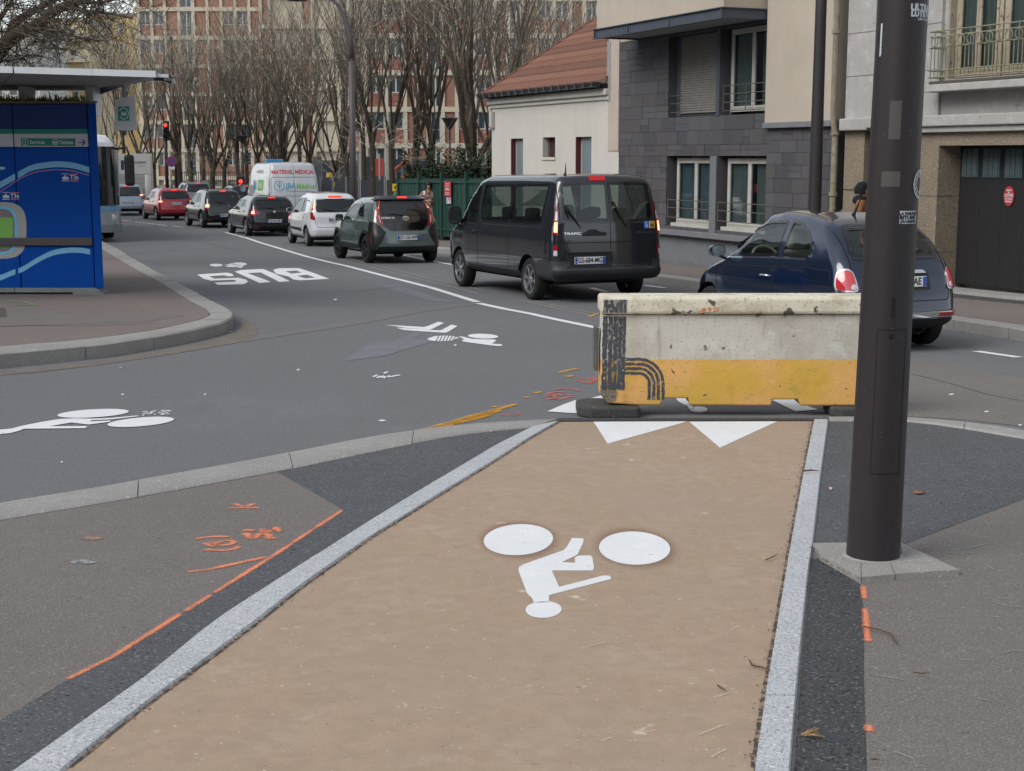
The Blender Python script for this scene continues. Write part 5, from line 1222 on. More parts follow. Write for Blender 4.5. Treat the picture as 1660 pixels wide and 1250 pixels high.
for sg in (1, -1):
    hl = MB(); hl.lathe([(.001, .02), (.10, .02), (.13, -.02), (.14, -.08)], 20, 'x', (-.02, sg * .98, .68)); hl.build('headlight', CLR, bus, smooth=True)
    mb = MB(); mb.tube([(-.25, sg * 1.2, 2.55), (.10, sg * 1.45, 2.60), (.22, sg * 1.50, 2.40)], .03, 8); o = mb.build('mirror_arm', BLK, bus, smooth=True)
    MB().box(.12, .32, sg * 1.50 - .13, sg * 1.50 + .13, 1.55, 2.40).build('wing_mirror', BLK, bus, bevel=.07)
    for xw in (-2.4, -8.6):
        w_ = make_wheel(.46, .28, 'cover', ALD, 6); w_[0].parent = bus; w_[0].location = (xw, sg * 1.12, .46); w_[0].rotation_euler = (0, 0, 0 if sg > 0 else math.pi)
    for i in range(6): MB().box(-10.9 + i * 1.6, -9.4 + i * 1.6, sg * 1.252 - .01, sg * 1.252 + .01, 1.1, 2.3).build('side_window', BGL, bus)
MB().box(-11.5, -.5, -1.0, 1.0, .2, .36).build('underbody', DARK, bus)
# ================================================================== BUILDINGS
BROT = math.atan2(UU.y, UU.x)
def bthing(name, label, cat, u=0, dep=0, z=0, group=None):
    p = U2W(u, dep, z); o = thing(name, label, cat, tuple(p), BROT, group); o['u0'] = u; return o
class BB(MB):
    """builder in facade coordinates (u to the right, dep into the building, z up from the facade datum)"""
    def put(s, name, m, parent, **k):
        u0, d0, z0 = parent_uvw[parent.name]; s.v = [(a - u0, b - d0, c - z0) for a, b, c in s.v]
        return s.build(name, m, parent, **k)
parent_uvw = {}
def bt(name, label, cat, u=0, dep=0, z=0, group=None):
    o = bthing(name, label, cat, u, dep, z, group); parent_uvw[o.name] = (u, dep, z); return o
def bx(*a): return BB().box(*a)
def wall_open(u0, u1, z0, z1, d0, d1, openings):
    """wall with rectangular openings, built as a grid of blocks (front and reveals real)"""
    mb = BB(); us = sorted({u0, u1, *[q for o in openings for q in (o[0], o[1])]}); zs = sorted({z0, z1, *[q for o in openings for q in (o[2], o[3])]})
    us = [u for u in us if u0 <= u <= u1]; zs = [z for z in zs if z0 <= z <= z1]
    solid = {}
    for i in range(len(us) - 1):
        for j in range(len(zs) - 1):
            cu, cz = (us[i] + us[i + 1]) / 2, (zs[j] + zs[j + 1]) / 2
            solid[i, j] = not any(o[0] < cu < o[1] and o[2] < cz < o[3] for o in openings)
    def quad(a, b, c, d): mb.add([a, b, c, d], [(0, 1, 2, 3)])
    for (i, j), s_ in solid.items():
        if not s_: continue
        a, b, c, d = us[i], us[i + 1], zs[j], zs[j + 1]
        quad((a, d0, c), (b, d0, c), (b, d0, d), (a, d0, d)); quad((b, d1, c), (a, d1, c), (a, d1, d), (b, d1, d))
        if not solid.get((i - 1, j)): quad((a, d1, c), (a, d0, c), (a, d0, d), (a, d1, d))
        if not solid.get((i + 1, j)): quad((b, d0, c), (b, d1, c), (b, d1, d), (b, d0, d))
        if not solid.get((i, j - 1)): quad((a, d1, c), (b, d1, c), (b, d0, c), (a, d0, c))
        if not solid.get((i, j + 1)): quad((a, d0, d), (b, d0, d), (b, d1, d), (a, d1, d))
    return mb
BEI = mat('beige_render', rgb('b0a698'), .9, spec=.1, noise=[(.7, .10), (2.2, .22, rgb('9a9086'), (.5, .75), (1.2, 1, .35))], bump=(30, .25, .004))
GRW = mat('grey_render', rgb('6f7276'), .9, spec=.15, noise=[(1.2, .14), (6, .1)], spots=[(5, .70, rgb('80858a'))], bump=(40, .3, .004))
SLT = [mat('slate_tile_%s' % n, rgb(h), .75, spec=.3, noise=[(1.1, .22), (4, .16), (2, .5, rgb('47474a'), (.5, .75), (1, 1, .3)), (14, .12)], bump=(30, .4, .004)) for n, h in (('mid', '535256'), ('dark', '4c4b4f'), ('light', '58575b'), ('brown', '545253'))]
SLTB = mat('slate_joint', rgb('4a4a4d'), .9)
STL = mat('steel_blue_grey', rgb('454b55'), .5, spec=.4, noise=[(3, .15)])
PVC = mat('window_white', rgb('b4b2ab'), .5, noise=[(4, .15)]); OLDW = mat('window_wood_worn', rgb('a89c8a'), .8, noise=[(6, .3), (20, .2)], spots=[(14, .60, rgb('76624f'))])
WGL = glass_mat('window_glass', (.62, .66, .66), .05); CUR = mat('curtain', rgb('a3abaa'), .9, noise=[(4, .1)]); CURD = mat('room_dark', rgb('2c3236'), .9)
WHR = mat('white_render', rgb('bfbcb4'), .9, spec=.1, noise=[(.8, .08), (2.5, .20, rgb('a39d90'), (.52, .78), (1.5, 1, .3))], bump=(30, .2, .004))
PLA = mat('old_plaster', rgb('a7a5a1'), .9, spec=.1, noise=[(.9, .12), (3, .35, rgb('c2c2c0'), (.5, .62)), (7, .12)], spots=[(9, .68, rgb('85827c'))], bump=(25, .4, .006))
PEB = mat('pebbledash', rgb('8b8070'), .95, spec=.15, noise=[(1.5, .15)], spots=[(38, .57, rgb('6f6455')), (30, .61, rgb('a39a88')), (60, .67, rgb('4a4338'))], bump=(45, 1.0, .02))
IRN = mat('iron_rail', rgb('56524a'), .7); IRG = mat('iron_pale', rgb('85826a'), .75, noise=[(10, .3)])
LEDG = mat('stone_ledge', rgb('75757a'), .85, noise=[(4, .25), (20, .15)], bump=(40, .4, .005))
def curtain(name, u0, u1, z0, z1, dep, m, parent, folds=9):
    mb = BB(); n = folds * 6; vs = []
    for i in range(n + 1):
        t = i / n; d = dep + .03 * math.sin(t * folds * 2 * math.pi) + .012 * math.sin(t * folds * 5.1 + 1)
        for z in (z0, z1): vs.append((u0 + (u1 - u0) * t, d, z))
    mb.add(vs, [(2 * i, 2 * i + 2, 2 * i + 3, 2 * i + 1) for i in range(n)]); return mb.put(name, m, parent, smooth=True)
def window_unit(parent, u0, u1, z0, z1, dep, fm, leaves=2, fw=.055, glass=None, curt=None, transom=None, extra=()):
    """frame, leaves and panes; the room behind it dark"""
    f = BB().box(u0, u0 + fw, dep, dep + .06, z0, z1).box(u1 - fw, u1, dep, dep + .06, z0, z1).box(u0 + fw, u1 - fw, dep, dep + .06, z0, z0 + fw).box(u0 + fw, u1 - fw, dep, dep + .06, z1 - fw, z1)
    fr = f.put('window_frame', fm, parent, bevel=.004)
    w = (u1 - u0 - 2 * fw) / leaves
    for i in range(leaves):
        a, b = u0 + fw + i * w + .004, u0 + fw + (i + 1) * w - .004; l_ = .05
        s_ = BB().box(a, a + l_, dep - .012, dep + .04, z0 + fw, z1 - fw).box(b - l_, b, dep - .012, dep + .04, z0 + fw, z1 - fw).box(a + l_, b - l_, dep - .012, dep + .04, z0 + fw, z0 + fw + l_).box(a + l_, b - l_, dep - .012, dep + .04, z1 - fw - l_, z1 - fw)
        if transom: s_.box(a + l_, b - l_, dep - .012, dep + .04, transom, transom + .035)
        sh = BB(); sh.v = [(x - (u0 - parent_uvw[parent.name][0] - 0) * 0, y, z) for x, y, z in s_.v]; sh.f = s_.f
        sash = s_.put('sash', fm, parent, bevel=.004)
        pn = BB().box(a + l_, b - l_, dep + .01, dep + .016, z0 + fw + l_, z1 - fw - l_); u_, d_, z_ = parent_uvw[parent.name]; pn.v = [(x - u_, y - d_, z - z_) for x, y, z in pn.v]; pn.build('pane', glass or WGL, sash)
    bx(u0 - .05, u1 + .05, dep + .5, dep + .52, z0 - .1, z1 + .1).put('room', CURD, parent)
    if curt:
        for a, b, cm in curt: curtain('curtain', u0 + (u1 - u0) * a, u0 + (u1 - u0) * b, z0 + .06, z1 - .06, dep + .09, cm, parent)
    return fr
def rail(parent, u0, u1, dep, zs, m, r=.010, posts=(), ends=.0):
    mb = BB()
    for z in zs: mb.tube([(u0, dep, z), (u1, dep, z)], r, 5)
    for u in posts: mb.tube([(u, dep, zs[0]), (u, dep, zs[-1])], r, 5)
    if ends:
        for z in zs:
            for u in (u0, u1): mb.tube([(u, dep, z), (u, dep + ends, z)], r, 5)
    return mb.put('guard_rail', m, parent)

# ---------------------------------------------------------------- slate clad apartment house (centre right)
ah = bt('apartment_house', 'slate clad apartment house with roller shutter and a jutting beige bay', 'building', -2.1, 0, 0)
OP = [(.10, 2.02, 3.02, 4.66), (2.16, 3.90, 3.02, 4.66), (.08, 1.84, .80, 2.24), (2.10, 3.86, .80, 2.24)]
wall_open(-2.10, 3.90, .72, 4.72, 0.03, .6, OP).put('wall', SLTB, ah)
bx(-2.10, 3.9, .0 + .05, .6, -.25, .62).put('base_wall', GRW, ah)
bx(-2.10, 3.9, -.02, .4, -.25, .10).put('plinth', mat('plinth_grey', rgb('66676a'), .9, noise=[(4, .2)], bump=(40, .4, .005)), ah, bevel=.01)
for i in range(4): bx(-2.10 + i * 1.5, -2.10 + i * 1.5 + 1.494, -.10, .35, .62, .735).put('ledge_stone', LEDG, ah, bevel=.012)
# stone by stone cladding
def clad(parent, u0, u1, rows, ops, dep, name='cladding_tile', wmin=.22, wmax=.62):
    cnt = 0; cache = {}
    for z0, z1 in zip(rows, rows[1:]):
        iv = [(u0, u1)]
        for o in ops:
            if o[2] < (z0 + z1) / 2 < o[3]:
                nv = []
                for a, b in iv:
                    if o[0] > a and o[0] < b: nv.append((a, o[0]))
                    if o[1] < b and o[1] > a: nv.append((o[1], b))
                    if o[1] <= a or o[0] >= b: nv.append((a, b))
                iv = nv
        for a, b in iv:
            if b - a < .03: continue
            u = a
            while u < b - .01:
                w = R.uniform(wmin, wmax); w = w if b - u - w > .12 else b - u; w = min(w, b - u)
                h = z1 - z0; d = dep + R.uniform(-.006, .005)
                split = R.random() < .18 and h > .2
                for zz0, zz1 in (((z0, z0 + h / 2), (z0 + h / 2, z1)) if split else ((z0, z1),)):
                    if (zz1 < 5.2): bx(u + .003, u + w - .003, d, d + .05, zz0 + .003, zz1 - .003).put(name, R.choice(SLT), parent); cnt += 1
                u += w
    return cnt
ROWS = [.735, .80, 1.02, 1.27, 1.52, 1.77, 2.0, 2.24, 2.46, 2.74, 3.02, 3.28, 3.54, 3.80, 4.04, 4.30, 4.50, 4.66, 4.70]
n1 = clad(ah, -2.10, 3.90, ROWS, OP, 0.0)
# window 1: roller shutter
s1 = BB(); z = 3.10
while z < 4.62: s1.box(.24, 1.96, .20, .225, z, z + .042); z += .05
s1.put('roller_shutter', mat('shutter_slats', rgb('7b7771'), .7, noise=[(6, .2)]), ah, bevel=.004)
bx(.12, 2.0, .23, .5, 3.02, 4.66).put('window_niche', CURD, ah); bx(.26, 2.0, .26, .33, 3.03, 3.10).put('sill', PVC, ah); bx(.10, .26, .20, .24, 3.02, 4.66).put('shutter_guide', STL, ah)
bx(2.03, 2.155, -.02, .3, 3.02, 4.68).put('pier', STL, ah)
rail(ah, .12, .55, .06, [3.12, 3.30, 3.46], IRN)
window_unit(ah, 2.25, 3.86, 3.08, 4.64, .18, PVC, 2, curt=[(0, .47, CUR), (.62, 1, CUR)]); bx(2.17, 2.26, .2, .5, 3.02, 4.66).put('reveal', STL, ah)
rail(ah, 2.18, 3.88, .05, [3.10, 3.26, 3.42, 3.58], IRN, posts=(2.2, 3.0, 3.86))
window_unit(ah, .22, 1.82, .86, 2.20, .17, PVC, 2, curt=[(0, .48, mat('curtain_blue', rgb('8a9ea8'), .9)), (.52, 1, mat('curtain_blue', rgb('8a9ea8'), .9))]); bx(.18, 1.86, .06, .18, .80, .87).put('sill', PVC, ah)
rail(ah, .10, 1.84, .02, [.98, 1.18, 1.34], IRN, posts=(.12,))
window_unit(ah, 2.22, 3.84, .86, 2.20, .17, PVC, 2, curt=[(0, .42, CUR), (.58, 1, CUR)]); bx(2.18, 3.88, .06, .18, .80, .87).put('sill', PVC, ah)
rail(ah, 2.12, 3.86, .02, [.98, 1.18, 1.34], IRN, posts=(2.14,))
bx(1.85, 2.09, -.015, .3, .735, 2.24).put('pier', GRW, ah)
# red paper flower in the ground floor window
fl = BB(); fl.lathe([(.001, -.03), (.07, -.02), (.10, .0), (.06, .03), (.001, .04)], 10, 'y', (3.1, .26, 1.62)); fl.put('window_flower', mat('flower_red', rgb('b03034'), .6), ah)
# jutting bay on a steel edge
bx(-1.27, 3.83, -.98, .6, 4.865, 9).put('bay_wall', BEI, ah)
bx(-2.1, -1.27, 0, .6, 4.7, 9).put('upper_wall', BEI, ah)
bx(-1.30, 3.86, -1.02, -.97, 4.69, 4.86).put('bay_fascia', STL, ah, bevel=.01); bx(3.80, 3.86, -.97, 0.03, 4.69, 4.86).put('bay_fascia', STL, ah); bx(-1.30, -1.24, -.97, .03, 4.69, 4.86).put('bay_fascia', STL, ah)
bx(-1.33, 3.89, -1.06, .03, 4.86, 4.878).put('fascia_flange', STL, ah); bx(-1.33, 3.89, -1.06, -.95, 4.675, 4.692).put('fascia_flange', STL, ah)
for u in (-1.30, .2, 1.9, 3.82): bx(u, u + .04, -1.045, -1.02, 4.69, 4.86).put('fascia_rib', STL, ah)
bx(-1.24, 3.80, -.97, .03, 4.72, 4.76).put('bay_soffit', mat('soffit_grey', rgb('8d8e8e'), .9, noise=[(2, .12)]), ah)
bx(-2.60, -2.10, -.02, 4, 2.35, 5.1).put('flue_pier', mat('flue_beige', rgb('b3a59a'), .9, noise=[(1.5, .1)]), ah, bevel=.005); bx(-2.58, -2.10, 0, .6, -.3, 2.35).put('flue_pier', WHR, ah)
# right wing: beige above slate
bx(3.90, 6.00, -.10, .6, 2.84, 9).put('wing_wall', BEI, ah, bevel=.006)
bx(3.88, 6.00, -.14, .6, 2.74, 2.84).put('wing_ledge', LEDG, ah, bevel=.01)
bx(3.90, 6.00, .0, .6, -.1, 2.74).put('wing_base', SLTB, ah)
clad(ah, 3.90, 6.0, [.30, .55, .80, 1.06, 1.32, 1.58, 1.84, 2.08, 2.30, 2.52, 2.735], [], -.035)
bx(3.9, 6.0, -.02, .4, -.2, .30).put('plinth', GRW, ah)
bx(-2.1, 6.0, .6, 8, -.3, 9).put('building_body', BEI, ah)
# drain pipe on the joint between the houses
dp = bt('drain_pipe', 'pale cream drain pipe on the joint between slate house and plaster house', 'pipe', 6.12, -.12, 0)
mb = BB().tube([(6.12, -.12, .0), (6.12, -.12, 2.6), (6.10, -.13, 2.75), (6.14, -.18, 2.95), (6.14, -.18, 7.5)], .055, 10); mb.put('pipe', mat('pipe_cream', rgb('8c8471'), .8, noise=[(6, .3)], spots=[(14, .62, rgb('6b6252'))]), dp, smooth=30)
for z in (.4, 1.6, 2.62, 4.3, 5.8): BB().lathe([(.06, -.03), (.075, -.03), (.075, .03), (.06, .03)], 12, 'z', (6.14 if z > 2.9 else 6.12, -.18 if z > 2.9 else -.12, z)).put('pipe_collar', mat('pipe_cream', rgb('8c8471')), dp)
# ---------------------------------------------------------------- plaster house with garage
gh = bt('garage_house', 'pale plaster house with pebbledash ground floor and iron balcony', 'building', 6.2, 0, 0)
DZ = .30
bx(6.24, 8.62, -.02, .6, 2.86, 9).put('plaster_wall', PLA, gh, bevel=.004)
for z in (3.55, 4.25, 4.95, 5.65): bx(6.24, 8.62, -.024, -.019, z, z + .012).put('wall_joint', mat('joint_grey', rgb('6e6c68'), .9), gh)
for u in (7.0, 7.95): bx(u, u + .012, -.024, -.019, 2.9, 9).put('wall_joint', MATS['joint_grey'], gh)
wall_open(8.62, 16, 2.86, 9, .04, .6, [(8.70, 13.2, 3.40, 6.2)]).put('plaster_wall', PLA, gh)
bx(6.24, 7.0, -.14, .2, 2.66, 2.86).put('cornice', PLA, gh, bevel=.02); bx(7.0, 16, -.16, .2, 2.69, 2.86).put('cornice', PLA, gh, bevel=.02); bx(7.6, 16, -.10, .2, 2.60, 2.69).put('cornice', PLA, gh, bevel=.015)
bx(8.62, 13.6, -.34, .1, 3.20, 3.31).put('balcony_slab', PLA, gh, bevel=.012)
bx(8.70, 13.5, -.28, .1, 3.31, 3.36).put('balcony_slab', mat('slab_dark', rgb('4c463e'), .9), gh)
# pebble dashed ground floor
bx(6.24, 6.78, .0, .6, -.1, 2.66).put('pebble_pier', PEB, gh); bx(8.1, 8.66, .0, .6, -.1, 2.60).put('pebble_pier', PEB, gh, bevel=.01); bx(7.05, 8.1, .0, .6, 2.35, 2.62).put('pebble_lintel', PEB, gh)
bx(8.66, 16, .0, .6, 2.40, 2.60).put('pebble_lintel', PEB, gh); bx(13.9, 16, .0, .6, 0, 2.4).put('pebble_pier', PEB, gh)
for z in (.75, 1.62): bx(8.1, 8.663, -.004, .3, z, z + .014).put('pier_joint', MATS['joint_tar'] if 'joint_tar' in MATS else DARK, gh); bx(6.24, 6.783, -.004, .3, z + .05, z + .064).put('pier_joint', DARK, gh)
bx(6.78, 8.1, .45, .6, -.1, 2.66).put('door_recess', mat('recess_brown', rgb('3b352d'), .9), gh)
bx(6.3, 16, .6, 8, -.3, 9).put('building_body', PLA, gh)
gd = mat('garage_black', rgb('1d1c1d'), .6, noise=[(3, .3, None, (.4, .7), (8, 1, .4))], spots=[(30, .70, rgb('33302f'))], bump=(20, .2, .003))
for i in range(11): bx(8.67 + i * .475, 8.67 + i * .475 + .469, .42, .46, .26, 2.40).put('garage_leaf', gd, gh, bevel=.006)
bx(8.66, 13.9, .465, .55, .26, 2.40).put('door_recess', DARK, gh)
GTE = mat('garage_pane', rgb('4c595c'), .15, noise=[(3, .25)]); 
for i in range(8):
    u = 8.74 + i * .475; f_ = bx(u - .0, u + .36, .395, .425, 1.92, 2.35).put('light_frame', mat('garage_teal', rgb('3d5455'), .6), gh)
    for k in range(3):
        pn = BB().box(u + .02 + k * .11, u + .02 + k * .11 + .095, .385, .394, 1.94, 2.33); a, b, c_ = parent_uvw[gh.name]; pn.v = [(x - a, y - b, z_ - c_) for x, y, z_ in pn.v]; pn.build('pane', GTE, f_)
# the oval notice on the garage door
NU = 9.80
sg = bt('parking_notice', 'red oval no parking notice on the black garage door', 'notice', NU, .41, 1.65)
poly = [(NU + x, 1.65 + z) for x, z in ell(0, 0, .108, .148, 28)]; mb = BB().prism(poly, .400, .412); mb.put('plate', mat('notice_red', rgb('9c2f33'), .6), sg)
poly = ell(NU, 1.34, .128, .182, 28); a, b, c_ = parent_uvw[sg.name]
for t, s_, dz in (('SORTIE', .034, .088), ('DE', .030, .055), ('VOITURE', .046, .018), ('STATIONNER', .026, -.040), ('INTERDIT', .034, -.080)): text_on('lettering', t, s_, XZ(NU - a, .398 - b, 1.65 + dz - c_), PLW, sg, .001, 1.0)
BB().box(NU - .09, NU + .09, .396, .399, 1.638, 1.644).put('rule', PLW, sg)
# balcony window
for i in range(4):
    window_unit(gh, 8.74 + i * 1.05, 9.76 + i * 1.05, 3.42, 6.1, .16, OLDW, 2, fw=.08, curt=[(.05, .95, CUR)])
bx(8.62, 8.73, .045, .35, 3.36, 6.2).put('window_reveal', OLDW, gh)
sl = BB()
for z in (3.42, 3.52, 3.86, 4.02, 4.10): sl.tube([(8.66, -.26, z), (13.4, -.26, z)], .011, 5); sl.tube([(8.66, -.26, z), (8.66, .04, z)], .011, 5)
u = 8.70
while u < 13.4: sl.tube([(u, -.26, 3.40), (u, -.26, 3.86)], .008, 4); u += .085
u = 8.78
while u < 13.3:
    n = 10
    for rr, cz in ((.075, 3.94),):
        sl.tube([(u + rr * math.cos(2 * math.pi * k / n), -.27, cz + rr * math.sin(2 * math.pi * k / n)) for k in range(n + 1)], .009, 4, cap=False)
    sl.tube([(u, -.262, 3.86), (u, -.262, 4.10)], .008, 4); u += .20
sl.put('balcony_railing', IRG, gh)
# ---------------------------------------------------------------- little white house with tiled roof
lh = bt('small_house', 'low white house with red tiled roof and dark red door frames', 'building', -9.5, 0, 0)
OPS = [(-8.21, -7.41, -.2, 2.68), (-6.19, -5.46, 2.21, 2.69), (-4.32, -3.47, -.2, 2.68)]
wall_open(-9.5, -2.58, -.3, 3.55, 0, .4, OPS).put('wall', WHR, lh)
bx(-9.56, -2.56, -.05, .4, 3.48, 3.58).put('cornice', WHR, lh, bevel=.015); bx(-9.60, -2.56, -.12, .4, 3.58, 3.72).put('cornice', WHR, lh, bevel=.02)
DRD = mat('oxblood_wood', rgb('562026'), .6, noise=[(5, .2)])
for a, b, z0, z1 in OPS:
    if z0 < 0:
        bx(a + .004, a + .03, .01, .15, -.2, z1).put('door_reveal', DRD, lh); bx(a + .02, b, .13, .17, -.2, z1).put('door_leaf', mat('door_grey', rgb('8e8f88'), .6), lh); bx(a + .14, b - .1, .115, .13, .2, z1 - .12).put('door_glass', mat('door_pane', rgb('6f7c80'), .2), lh); bx(b - .005, b + .0, .02, .3, -.2, z1).put('door_reveal', DRD, lh)
    else:
        bx(a, b, .18, .22, z0, z1).put('window_back', CURD, lh); bx(a - .03, b + .03, -.03, .28, z0 - .07, z0).put('sill', WHR, lh)
        for k in range(5): BB().tube([(a + .08 + k * .12, .12, z0), (a + .08 + k * .12, .12, z1)], .010, 5).put('window_bar', DRD, lh)
        bx(b - .22, b - .01, .14, .17, z0, z1).put('shutter', DRD, lh)
bx(-9.5, -9.1, .4, 8, -.3, 3.5).put('side_wall', WHR, lh)
bx(-9.1, -2.6, 1.2, 8, -.3, 3.3).put('building_body', WHR, lh)
gt = BB(); n = 8
for u in [(-9.72 + i * .42) for i in range(18)]:
    pr = [(-.22 - .085 * math.sin(math.pi * k / n) * 1 - .0, 3.80 - .085 * 0 - .09 * math.sin(math.pi * k / n)) for k in range(n + 1)]
gt = BB(); pr = [(-.28 + .10 * math.cos(math.pi + math.pi * k / n), 3.86 + .10 * math.sin(math.pi + math.pi * k / n)) for k in range(n + 1)]
vs = []; 
for u in (-9.72, -2.62): vs += [(u, y, z) for y, z in pr]
gt.add(vs, [(i, i + 1, i + 1 + n + 1, i + n + 1) for i in range(n)] + [tuple(range(n + 1)), tuple(n + 1 + i for i in range(n + 1))[::-1]]); gt.put('gutter', mat('gutter_black', rgb('25272b'), .4), lh)
for i in range(17): bx(-9.62 + i * .43, -9.60 + i * .43, -.39, -.17, 3.75, 3.875).put('gutter_bracket', mat('bracket_zinc', rgb('5d6064'), .5), lh)
# tiled slope, course by course, tiles with rolls
EA_Z, RI_Z, RUN = 3.86, 6.05, 3.3; TIL = [mat('roof_tile_%s' % n_, rgb(h), .85, noise=[(3, .2), (12, .15)], bump=(30, .4, .006)) for n_, h in (('a', '77503f'), ('b', '7f5846'), ('c', '6c493c'))]
NC = 11
def course(i, u0, u1, m, lean):
    y0 = -.22 + (RUN + .22) * i / NC; z0 = EA_Z + (RI_Z - EA_Z) * i / NC; y1 = -.22 + (RUN + .22) * (i + 1.12) / NC; z1 = EA_Z + (RI_Z - EA_Z) * (i + 1.12) / NC
    mb = BB(); vs = []; fs = []; k = int((u1 - u0) / .055)
    for j in range(k + 1):
        u = u0 + (u1 - u0) * j / k; wv = .018 * abs(math.sin(u * math.pi / .22)) + (.006 if int(u / .22) % 2 else 0)
        vs += [(u, y0, z0 + .035 + wv), (u, y1, z1 + .0 + wv), (u, y0, z0 + .0 + wv * .5)]
    for j in range(k): fs += [(3 * j, 3 * j + 3, 3 * j + 4, 3 * j + 1), (3 * j + 2, 3 * j + 5, 3 * j + 3, 3 * j)]
    mb.add(vs, fs); mb.put('tile_course', m, lh)
for i in range(NC): course(i, -9.60, -2.60, TIL[i % 3], 0)
bx(-9.55, -2.6, -.15, .0, 3.74, 3.84).put('eaves_board', DARK, lh)
vs = [(-9.62, -.24, EA_Z + .05), (-9.50, -.24, EA_Z + .05), (-9.50, RUN, RI_Z + .06), (-9.62, RUN, RI_Z + .06), (-9.62, -.24, EA_Z - .1), (-9.50, -.24, EA_Z - .1), (-9.50, RUN, RI_Z - .1), (-9.62, RUN, RI_Z - .1)]
BB().add(vs, [(0, 1, 2, 3), (0, 3, 7, 4), (1, 5, 6, 2), (0, 4, 5, 1), (2, 6, 7, 3)]).put('verge_tile', TIL[2], lh)
BB().add([(-9.5, .0, 3.5), (-9.5, RUN, 3.5), (-9.5, RUN, RI_Z - .05), (-9.5, .0, EA_Z)], [(0, 1, 2, 3)]).put('gable_wall', WHR, lh)
bx(-2.66, -2.50, -.03, 1.6, 3.45, 4.75).put('roof_flashing', mat('zinc_flashing', rgb('8f9294'), .5, noise=[(6, .2)]), lh)
BB().tube([(-9.62, RUN, RI_Z + .04), (-2.6, RUN, RI_Z + .04)], .11, 8).put('ridge_tile', TIL[0], lh)
bx(-9.44, -9.28, -.11, -.01, 2.98, 3.40).put('cable_box', PVC, lh, bevel=.01); bx(-9.36, -9.28, -.015, -.0, 1.35, 1.50).put('number_plaque', PLB, lh)

# ---------------------------------------------------------------- far apartment blocks, facing the camera
CON = mat('concrete_cream', rgb('b3ab99'), .9, noise=[(.3, .1), (1.5, .1)]); BRK = mat('brick_panel', rgb('8a6556'), .9, noise=[(.6, .15), (5, .12)], spots=[(6, .62, rgb('6d4636'))]); BRO = mat('brick_lattice', rgb('83564a'), .9, noise=[(5, .25)], spots=[(4.5, .60, rgb('b08a78'))])
FGL = mat('far_pane', rgb('39434a'), .12, noise=[(.8, .4)]); FWH = mat('far_frame', rgb('a9abaa'), .7)
def far_block(label, x0, x1, Y, cols, floors, zpitch, zbase, base_z, depth=14, top=None, name='apartment_block'):
    """cols: list of (px0, px1, kind) measured on the photograph at depth Y"""
    s = Y / F; ox = (x0 - 830) * s; b = thing(name, label, 'building', (ox, Y, g(Y)))
    def X(px): return (px - 830) * s - ox
    zt = top or (base_z + floors * zpitch + 1.0)
    MB().box(0, X(x1), .35, depth, 0, zt).build('wall', CON, b)
    for f in range(floors + 1):
        z = base_z + f * zpitch
        MB().box(-.02, X(x1) + .02, -.02, .36, z - .38, z).build('floor_band', CON, b, bevel=0)
    edges = sorted({c_[0] for c_ in cols} | {c_[1] for c_ in cols})
    for a in edges:
        MB().box(X(a) - .14, X(a) + .14, .0, .37, 0, zt).build('pilaster', CON, b)
    for f in range(floors):
        z = base_z + f * zpitch; z1 = z + zpitch - .38
        if z > 26: break
        for a, c_, kind in cols:
            A, C_ = X(a) + .14, X(c_) - .14
            if kind == 'brick': MB().box(A, C_, .15, .36, z, z1).build('brick_panel', BRK, b)
            elif kind in ('win', 'lat'):
                MB().box(A, C_, .15, .36, z, z + (z1 - z) * .44).build('brick_panel', BRO if kind == 'lat' else BRK, b)
                fr = MB().box(A + .02, C_ - .02, .22, .34, z + (z1 - z) * .44, z1).build('window', FWH, b)
                m_ = (A + C_) / 2
                for p, q in ((A + .12, m_ - .06), (m_ + .06, C_ - .12)): MB().box(p, q, .205, .218, z + (z1 - z) * .44 + .1, z1 - .08).build('pane', FGL, fr)
            elif kind == 'french':
                fr = MB().box(A + .02, C_ - .02, .22, .34, z, z1).build('window', FWH, b); m_ = (A + C_) / 2
                for p, q in ((A + .14, m_ - .06), (m_ + .06, C_ - .14)):
                    MB().box(p, q, .205, .218, z + (z1 - z) * .44, z1 - .08).build('pane', FGL, fr); MB().box(p, q, .205, .218, z + .08, z + (z1 - z) * .42).build('pane', FGL, fr)
    MB().box(-.3, X(x1) + .3, -.15, depth + .2, zt, zt + .25).build('roof', mat('flat_roof', rgb('8a8780'), .9), b)
    return b
def colset(x, widths):
    o = []
    for w, k in widths: o.append((x, x + w, k)); x += w
    return o
c1 = colset(240, [(21, 'win'), (21, 'win'), (22, 'brick'), (23, 'french'), (22, 'brick'), (22, 'brick'), (22, 'win'), (22, 'win'), (22, 'brick')])
far_block('brick and cream apartment block behind the red traffic light', 235, 440, 150, c1, 9, 2.80, 0, .9, top=27)
c2 = colset(597, [(33, 'lat'), (30, 'lat'), (18, 'brick'), (18, 'brick'), (24, 'french'), (22, 'brick'), (30, 'lat'), (30, 'lat'), (22, 'brick'), (24, 'french'), (22, 'brick'), (26, 'lat'), (26, 'lat'), (22, 'brick'), (24, 'french'), (22, 'brick')])
far_block('brick and cream apartment block with lattice panels behind right hand trees', 590, 1010, 112, c2, 8, 2.72, 0, 1.2, top=24)
c3 = colset(433, [(14, 'brick'), (50, 'plain'), (18, 'brick'), (40, 'plain'), (18, 'win'), (16, 'win')])
far_block('plain cream gable block between the two brick blocks', 430, 596, 140, c3, 9, 2.85, 0, .9, top=27)
CRM = mat('far_cream', rgb('c2b393'), .9, noise=[(.2, .08)]); 
